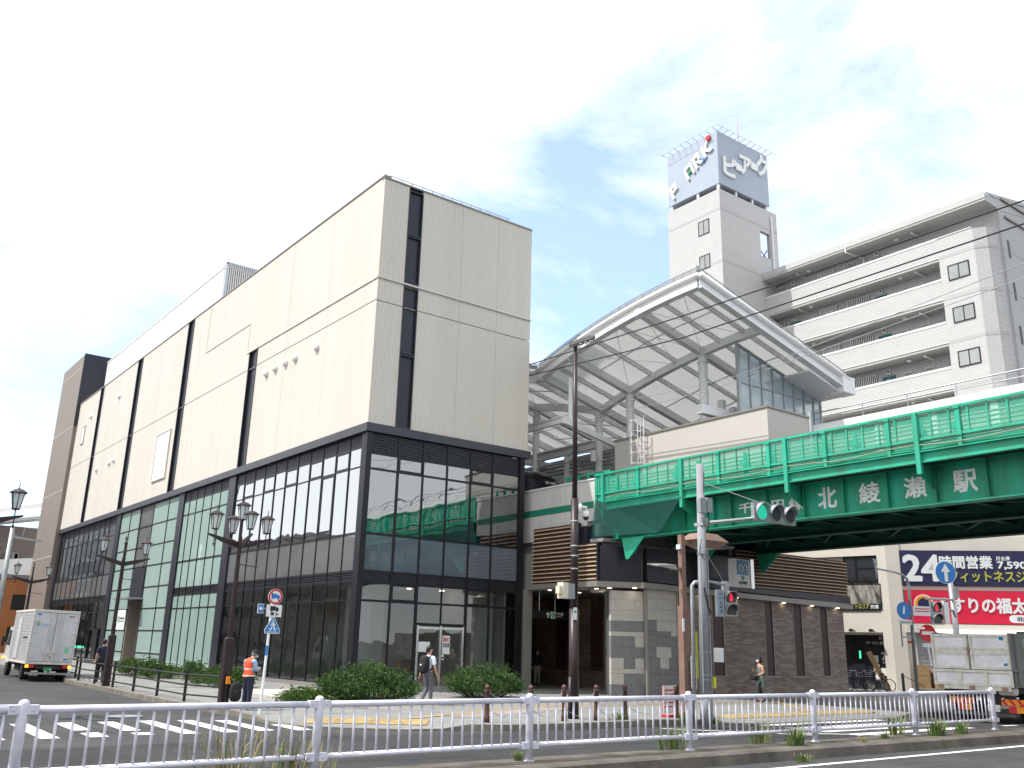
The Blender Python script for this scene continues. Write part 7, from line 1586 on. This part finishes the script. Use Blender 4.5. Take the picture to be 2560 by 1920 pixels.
SHIRT = dict(TORSO, **{'sho-elb': (0, .8)}); LONG = dict(TORSO, **{'sho-elb': A_, 'elb-wri': (0, .9)})
VEST = {'pelvis-waist': (.0, 1), 'waist-chest': A_, 'chest-neckb': A_, 'chest-sho': (0, .75)}
DRESS = {'pelvis-waist': A_, 'waist-chest': A_, 'chest-neckb': (0, .8), 'chest-sho': (0, .5), 'pelvis-hip': A_}
# walking man with the backpack, seen from behind
mp_pose = {'kneeL': (-.05, .03, .27), 'ankL': (-.05, -.10, .07), 'toeL': (-.052, -.03, .02), 'kneeR': (.05, .03, .28), 'ankR': (.05, .03, .05), 'toeR': (.055, .115, .02), 'elbR': (.14, -.0, .65), 'wriR': (.155, .05, .52), 'handR': (.157, .075, .475), 'elbL': (-.13, -.04, .65), 'wriL': (-.14, -.06, .52), 'handL': (-.145, -.065, .475), 'head1': (.0, .01, .905), 'face': (.5, .86, 0)}
man, JM = person('person in white short sleeved shirt and grey trousers walking toward the glass door', 1.70, mp_pose, garments=[('trousers', 'greycloth', LEGS, .014), ('shirt', 'shirtwhite', SHIRT, .018)])
man.location = (15.55, 24.9, .16); man.rotation_euler = (0, 0, R(-72))
bp_ = thing('backpack', 'large black backpack worn by the man in the white shirt', 'backpack', (0, 0, 0))
b = MB(); b.sup((0, -.22, 1.17), (.17, .12, .27), .65, 16, 12); b.build('body', 'blackcloth', bp_, True); b = MB(); b.sup((0, -.33, 1.07), (.13, .05, .15), .7, 12, 8); b.build('front_pocket', 'blackcloth', bp_, True)
b = MB()
for s in (-1, 1): b.tube([(s*.11, -.13, 1.38), (s*.13, .03, 1.44), (s*.14, .13, 1.32), (s*.15, .11, 1.12), (s*.14, -.13, .98)], .026, 6)
b.build('strap', 'blackcloth', bp_, True); b = MB(); b.box(-.03, .03, -.392, -.385, 1.14, 1.18); b.build('label_patch', 'signwhite', bp_)
bp_.location = man.location; bp_.rotation_euler = man.rotation_euler
# traffic warden
wp = {'neckb': (0, .03, .82), 'neck': (0, .055, .855), 'head1': (0, .075, .885), 'head2': (0, .10, .925), 'head3': (0, .105, .955), 'chest': (0, .01, .735), 'elbL': (-.13, .03, .66), 'wriL': (-.06, .15, .66), 'handL': (-.03, .19, .675), 'elbR': (.13, .03, .66), 'wriR': (.06, .15, .66), 'handR': (.03, .19, .675), 'face': (0, 1, -.25)}
wd_, JW = person('person in orange safety vest and black cap looking down at a notebook', 1.52, wp, 'hairgrey', 0, True, [('trousers', 'navycloth', LEGS, .02), ('shirt', 'shirtblue', LONG, .016), ('safety_vest', 'vest', VEST, .034)])
H = 1.52; hd = Vector(JW['head2'][0]); b = MB(); b.sup(hd+Vector((0, .0, .028*H)), (.06*H, .066*H, .045*H), .9, 14, 8); b.loft([[(-.05*H, hd.y+.05*H, hd.z+.02*H), (.05*H, hd.y+.05*H, hd.z+.02*H), (.05*H, hd.y+.05*H, hd.z+.028*H), (-.05*H, hd.y+.05*H, hd.z+.028*H)], [(-.035*H, hd.y+.115*H, hd.z-.005*H), (.035*H, hd.y+.115*H, hd.z-.005*H), (.035*H, hd.y+.115*H, hd.z+.003*H), (-.035*H, hd.y+.115*H, hd.z+.003*H)]]); b.build('cap', 'blackcloth', wd_, True)
b = MB()
for z, rx, ry, cy in ((.548, .122, .098, 0), (.66, .103, .083, .003)):
    b.loft([[(rx*H*cos(pi*j/10), cy*H+ry*H*sin(pi*j/10), zz*H) for j in range(20)] for zz in (z, z+.022)], 0, False)
b.build('reflective_tape', 'reflect', wd_)
wd_.location = (9.62, 24.45, .16); wd_.rotation_euler = (0, 0, R(-68))
nb = tag(MB().box(-.06, .06, .27, .36, 1.035, 1.05).build('notebook', 'signwhite'), 'small white notebook held by the person in the orange vest', 'notebook'); nb.location = wd_.location; nb.rotation_euler = wd_.rotation_euler
# woman by the brick wall
wo = {'kneeL': (-.05, .08, .29), 'ankL': (-.05, .06, .08), 'toeL': (-.05, .14, .05), 'kneeR': (.05, -.01, .28), 'ankR': (.05, -.12, .09), 'toeR': (.05, -.06, .03), 'elbR': (.13, -.02, .665), 'wriR': (.06, .12, .69), 'handR': (.03, .15, .715), 'elbL': (-.13, .0, .66), 'wriL': (-.1, .12, .61), 'handL': (-.08, .16, .60), 'face': (.3, 1, -.1)}
wm, JWm = person('person in sleeveless sage dress and mask walking past the brick wall', 1.60, wo, 'hair', .085, True, [('leggings', 'blackcloth', {'hip-knee': A_, 'knee-ank': A_}, .005), ('bodice', 'sage', DRESS, .014)])
g = MB(); g.loft([[(rx*cos(pi*j/12), .0+ry*sin(pi*j/12), z) for j in range(24)] for rx, ry, z in ((.135, .105, 1.02), (.155, .125, .9), (.17, .14, .75), (.185, .155, .55), (.18, .15, .545), (.12, .1, .7))], 0, False); g.build('skirt', 'sage', wm, True); wm.location = (28.3, 22.3, .16); wm.rotation_euler = (0, 0, R(75))
hb = thing('shoulder_bag', 'black shoulder bag hanging in front of the person in the sage dress', 'bag', (0, 0, 0)); b = MB(); b.sup((.03, .24, .93), (.2, .11, .15), .7, 14, 10); b.build('body', 'blackcloth', hb, True); b = MB(); b.tube([(-.1, .24, 1.04), (.02, .14, 1.3), (.1, -.05, 1.34), (.16, -.12, 1.1), (.2, .1, .95)], .02, 6); b.build('strap', 'blackcloth', hb); hb.location = wm.location; hb.rotation_euler = wm.rotation_euler
# person on the side street behind the lantern post
p3, _ = person('person in dark clothes walking behind the twin lantern post', 1.62, {'kneeL': (-.05, .08, .28), 'ankL': (-.05, .09, .05), 'toeL': (-.05, .17, .03), 'ankR': (.05, -.13, .08), 'toeR': (.05, -.07, .025), 'kneeR': (.05, 0, .28)}, garments=[('trousers', 'blackcloth', LEGS, .016), ('shirt', 'navycloth', SHIRT, .018)])
p3.location = (9.55, 39.9, .16); p3.rotation_euler = (0, 0, R(-8))
# person standing in the dark entrance
p4_, _ = person('person in dark top and pale trousers standing inside the dark station entrance', 1.62, {}, mask=True, garments=[('trousers', 'beigecloth', LEGS, .02), ('jacket', 'blackcloth', LONG, .025)])
p4_.location = (28.7, 36.0, .16); p4_.rotation_euler = (0, 0, R(150))

# ------------------------------------------------------------------ planting
def bush(name, label, c, rx, ry, h, n, mats, ll=(.09, .17), lw=.022, seed=1, cat='shrub', group=None, grassy=False):
    rn = random.Random(seed); t = thing(name, label, cat, c, 0, group); b = MB(); st_ = MB()
    # several shoots of differing height, each carrying drooping pinnate sprays
    shoots = []
    for i in range(max(8, n//90)):
        a, r = rn.random()*2*pi, sqrt(rn.random()); x, y = r*cos(a)*rx*.9, r*sin(a)*ry*.9
        hh = h*(1-.55*r*r)*rn.uniform(.7, 1.08); lean = Vector((cos(a)*r*.35, sin(a)*r*.35, 0))
        shoots.append((Vector((x, y, 0)), Vector((x, y, 0))+lean*h+Vector((0, 0, hh)))); p, q = shoots[-1]
        st_.tube([Vector(c)+p*.6, Vector(c)+p.lerp(q, .5), Vector(c)+q*.97], [.014, .01, .004], 4)
    for i in range(n):
        p, q = rn.choice(shoots); tt_ = rn.uniform(.3, 1.0)**.7; o = p.lerp(q, tt_)+Vector((rn.gauss(0, .14), rn.gauss(0, .14), rn.gauss(0, .07)))
        if o.z < .04: o.z = .04+rn.random()*.1
        az = rn.random()*2*pi; dz = rn.uniform(-.7, .35); d = Vector((cos(az), sin(az), dz)).normalized(); s = d.cross(Vector((0, 0, 1))).normalized(); u = s.cross(d)
        L_ = rn.uniform(*ll); wv = lw*rn.uniform(.7, 1.3); o = Vector(c)+o; tip = o+d*L_+Vector((0, 0, -.25*L_)); mid = o+d*L_*.5
        k_ = 0 if rn.random() < .45 else (1 if rn.random() < .7 else 2)
        if tt_ > .85 and rn.random() < .35: k_ = 2
        b.add([o, mid+s*wv+u*.006, tip, mid-s*wv+u*.006], [(0, 1, 2), (0, 2, 3)], k_)
    st_.build('stems', 'stem', t); b.build('foliage', mats, t); return t
LM = ['leaf1', 'leaf2', 'leaf3']
bush('bush', 'big dark green feathery bush left of the glass entrance door', (14.4, 26.6, .15), 1.45, .8, 1.2, 13000, LM, seed=3, ll=(.07, .15), lw=.012)
bush('bush', 'dark green feathery bush right of the glass entrance door', (19.65, 27.7, .15), 1.25, .7, 1.25, 10000, LM, seed=5, ll=(.07, .15), lw=.012)
bush('low_shrub', 'low bright green grassy shrub at the building corner', (12.4, 26.9, .15), .7, .5, .42, 2200, ['weed1', 'leaf3', 'weed1'], ll=(.12, .26), lw=.012, seed=7)
for i, (y, rx, n, lab) in enumerate([(35.0, 1.0, 1900, 'leafy planter bush nearest along the side street railing'), (38.2, 1.0, 1500, 'second planter bush along the side street railing'), (43.0, 1.0, 1900, 'planter bush behind the walking person in dark clothes'), (46.3, .9, 1500, 'farthest planter bush beside the box truck')]):
    bush('planter_bush', lab, (13.2 if i < 2 else 12.9, y+1.0, .15), .75, 1.1, .85, n, ['leaf3', 'weed1', 'leaf2'], seed=20+i, group='planter bushes along the side street', ll=(.14, .30), lw=.014)
b = MB(); b.box(11.85, 12.0, 26.6, 31.5, .14, .27); struct(b.build('planter_kerb', 'stone_l'))
b = MB(); b.box(12.0, 16.75, 27.6, 32.4, .14, .24); b.box(12.2, 15.8, 32.4, 50, .14, .22) if False else None; struct(b.build('forecourt', 'stone_l'))
def weed(label, c, h, n, seed, straw=.3, spread=.18):
    rn = random.Random(seed); b = MB()
    for i in range(n):
        a = rn.random()*2*pi; r0 = rn.random()*spread*.5; o = Vector(c)+Vector((cos(a)*r0*1.6, sin(a)*r0*.6, 0)); ln = h*rn.uniform(.5, 1.1); lean = rn.uniform(.1, .75); d = Vector((cos(a), sin(a), 0)); s = Vector((-sin(a), cos(a), 0))
        p1 = o+Vector((0, 0, ln*.55))+d*ln*lean*.3; p2 = o+Vector((0, 0, ln*(1-.3*lean)))+d*ln*lean*.75; wv = .006+.004*rn.random(); k_ = 1 if rn.random() < straw else 0
        b.add([o-s*wv, o+s*wv, p1+s*wv, p1-s*wv, p2], [(0, 1, 2, 3), (3, 2, 4)], k_)
        if k_ and rn.random() < .55: b.sup(p2, (.009, .009, .035), 1, 5, 4, k_)
    o = b.build('weed_tuft', ['weed1', 'weed2']); tag(o, label, 'weed', 'weeds growing along the median')
weed('straw coloured weeds rising in front of the left fence panel', (4.75, 12.35, .18), .7, 60, 1, .85, .9)
weed('tall dry weeds beside the second visible fence post', (5.6, 12.3, .18), .55, 70, 2, .8, .8)
weed('small weed under the third fence panel from the left', (9.4, 12.2, .2), .16, 40, 3, .2)
weed('green weed clump at the foot of the fence post by the banner stand', (13.05, 12.35, .2), .45, 90, 4, .15, .5)
weed('wispy weeds behind the fence bars near the tactile strip', (15.6, 12.35, .2), .45, 70, 5, .5, .5)
weed('bright green weed clump on the median near the walking woman', (15.9, 11.75, .2), .42, 130, 6, .1, .3)
weed('tall thin weeds by the fence post under the bridge', (20.4, 12.3, .2), .55, 70, 7, .3, .45)
weed('thick green weed clump on the median top at the right', (21.2, 11.75, .2), .42, 170, 8, .1, .42)
weed('smaller green weed just right of the thick median clump', (22.3, 11.75, .2), .36, 90, 9, .15, .35)
weed('low weed between the two right hand fence posts', (19.2, 11.85, .2), .14, 40, 10, .3)
weed('tiny brown weed lying on the median top', (18.0, 11.6, .2), .1, 30, 11, .8)
weed('weed sprouting from the gutter below the median kerb', (15.25, 11.1, .01), .16, 70, 12, .1, .3)
weed('weed at the foot of the bollard in front of the pale pier', (17.4, 18.35, .15), .2, 80, 13, .15, .5)
weed('weed at the foot of the concrete signal pole', (18.85, 17.3, .15), .3, 80, 14, .15, .4)
weed('weed beside the push button pole base', (19.6, 16.95, .1), .25, 50, 15, .2, .3)
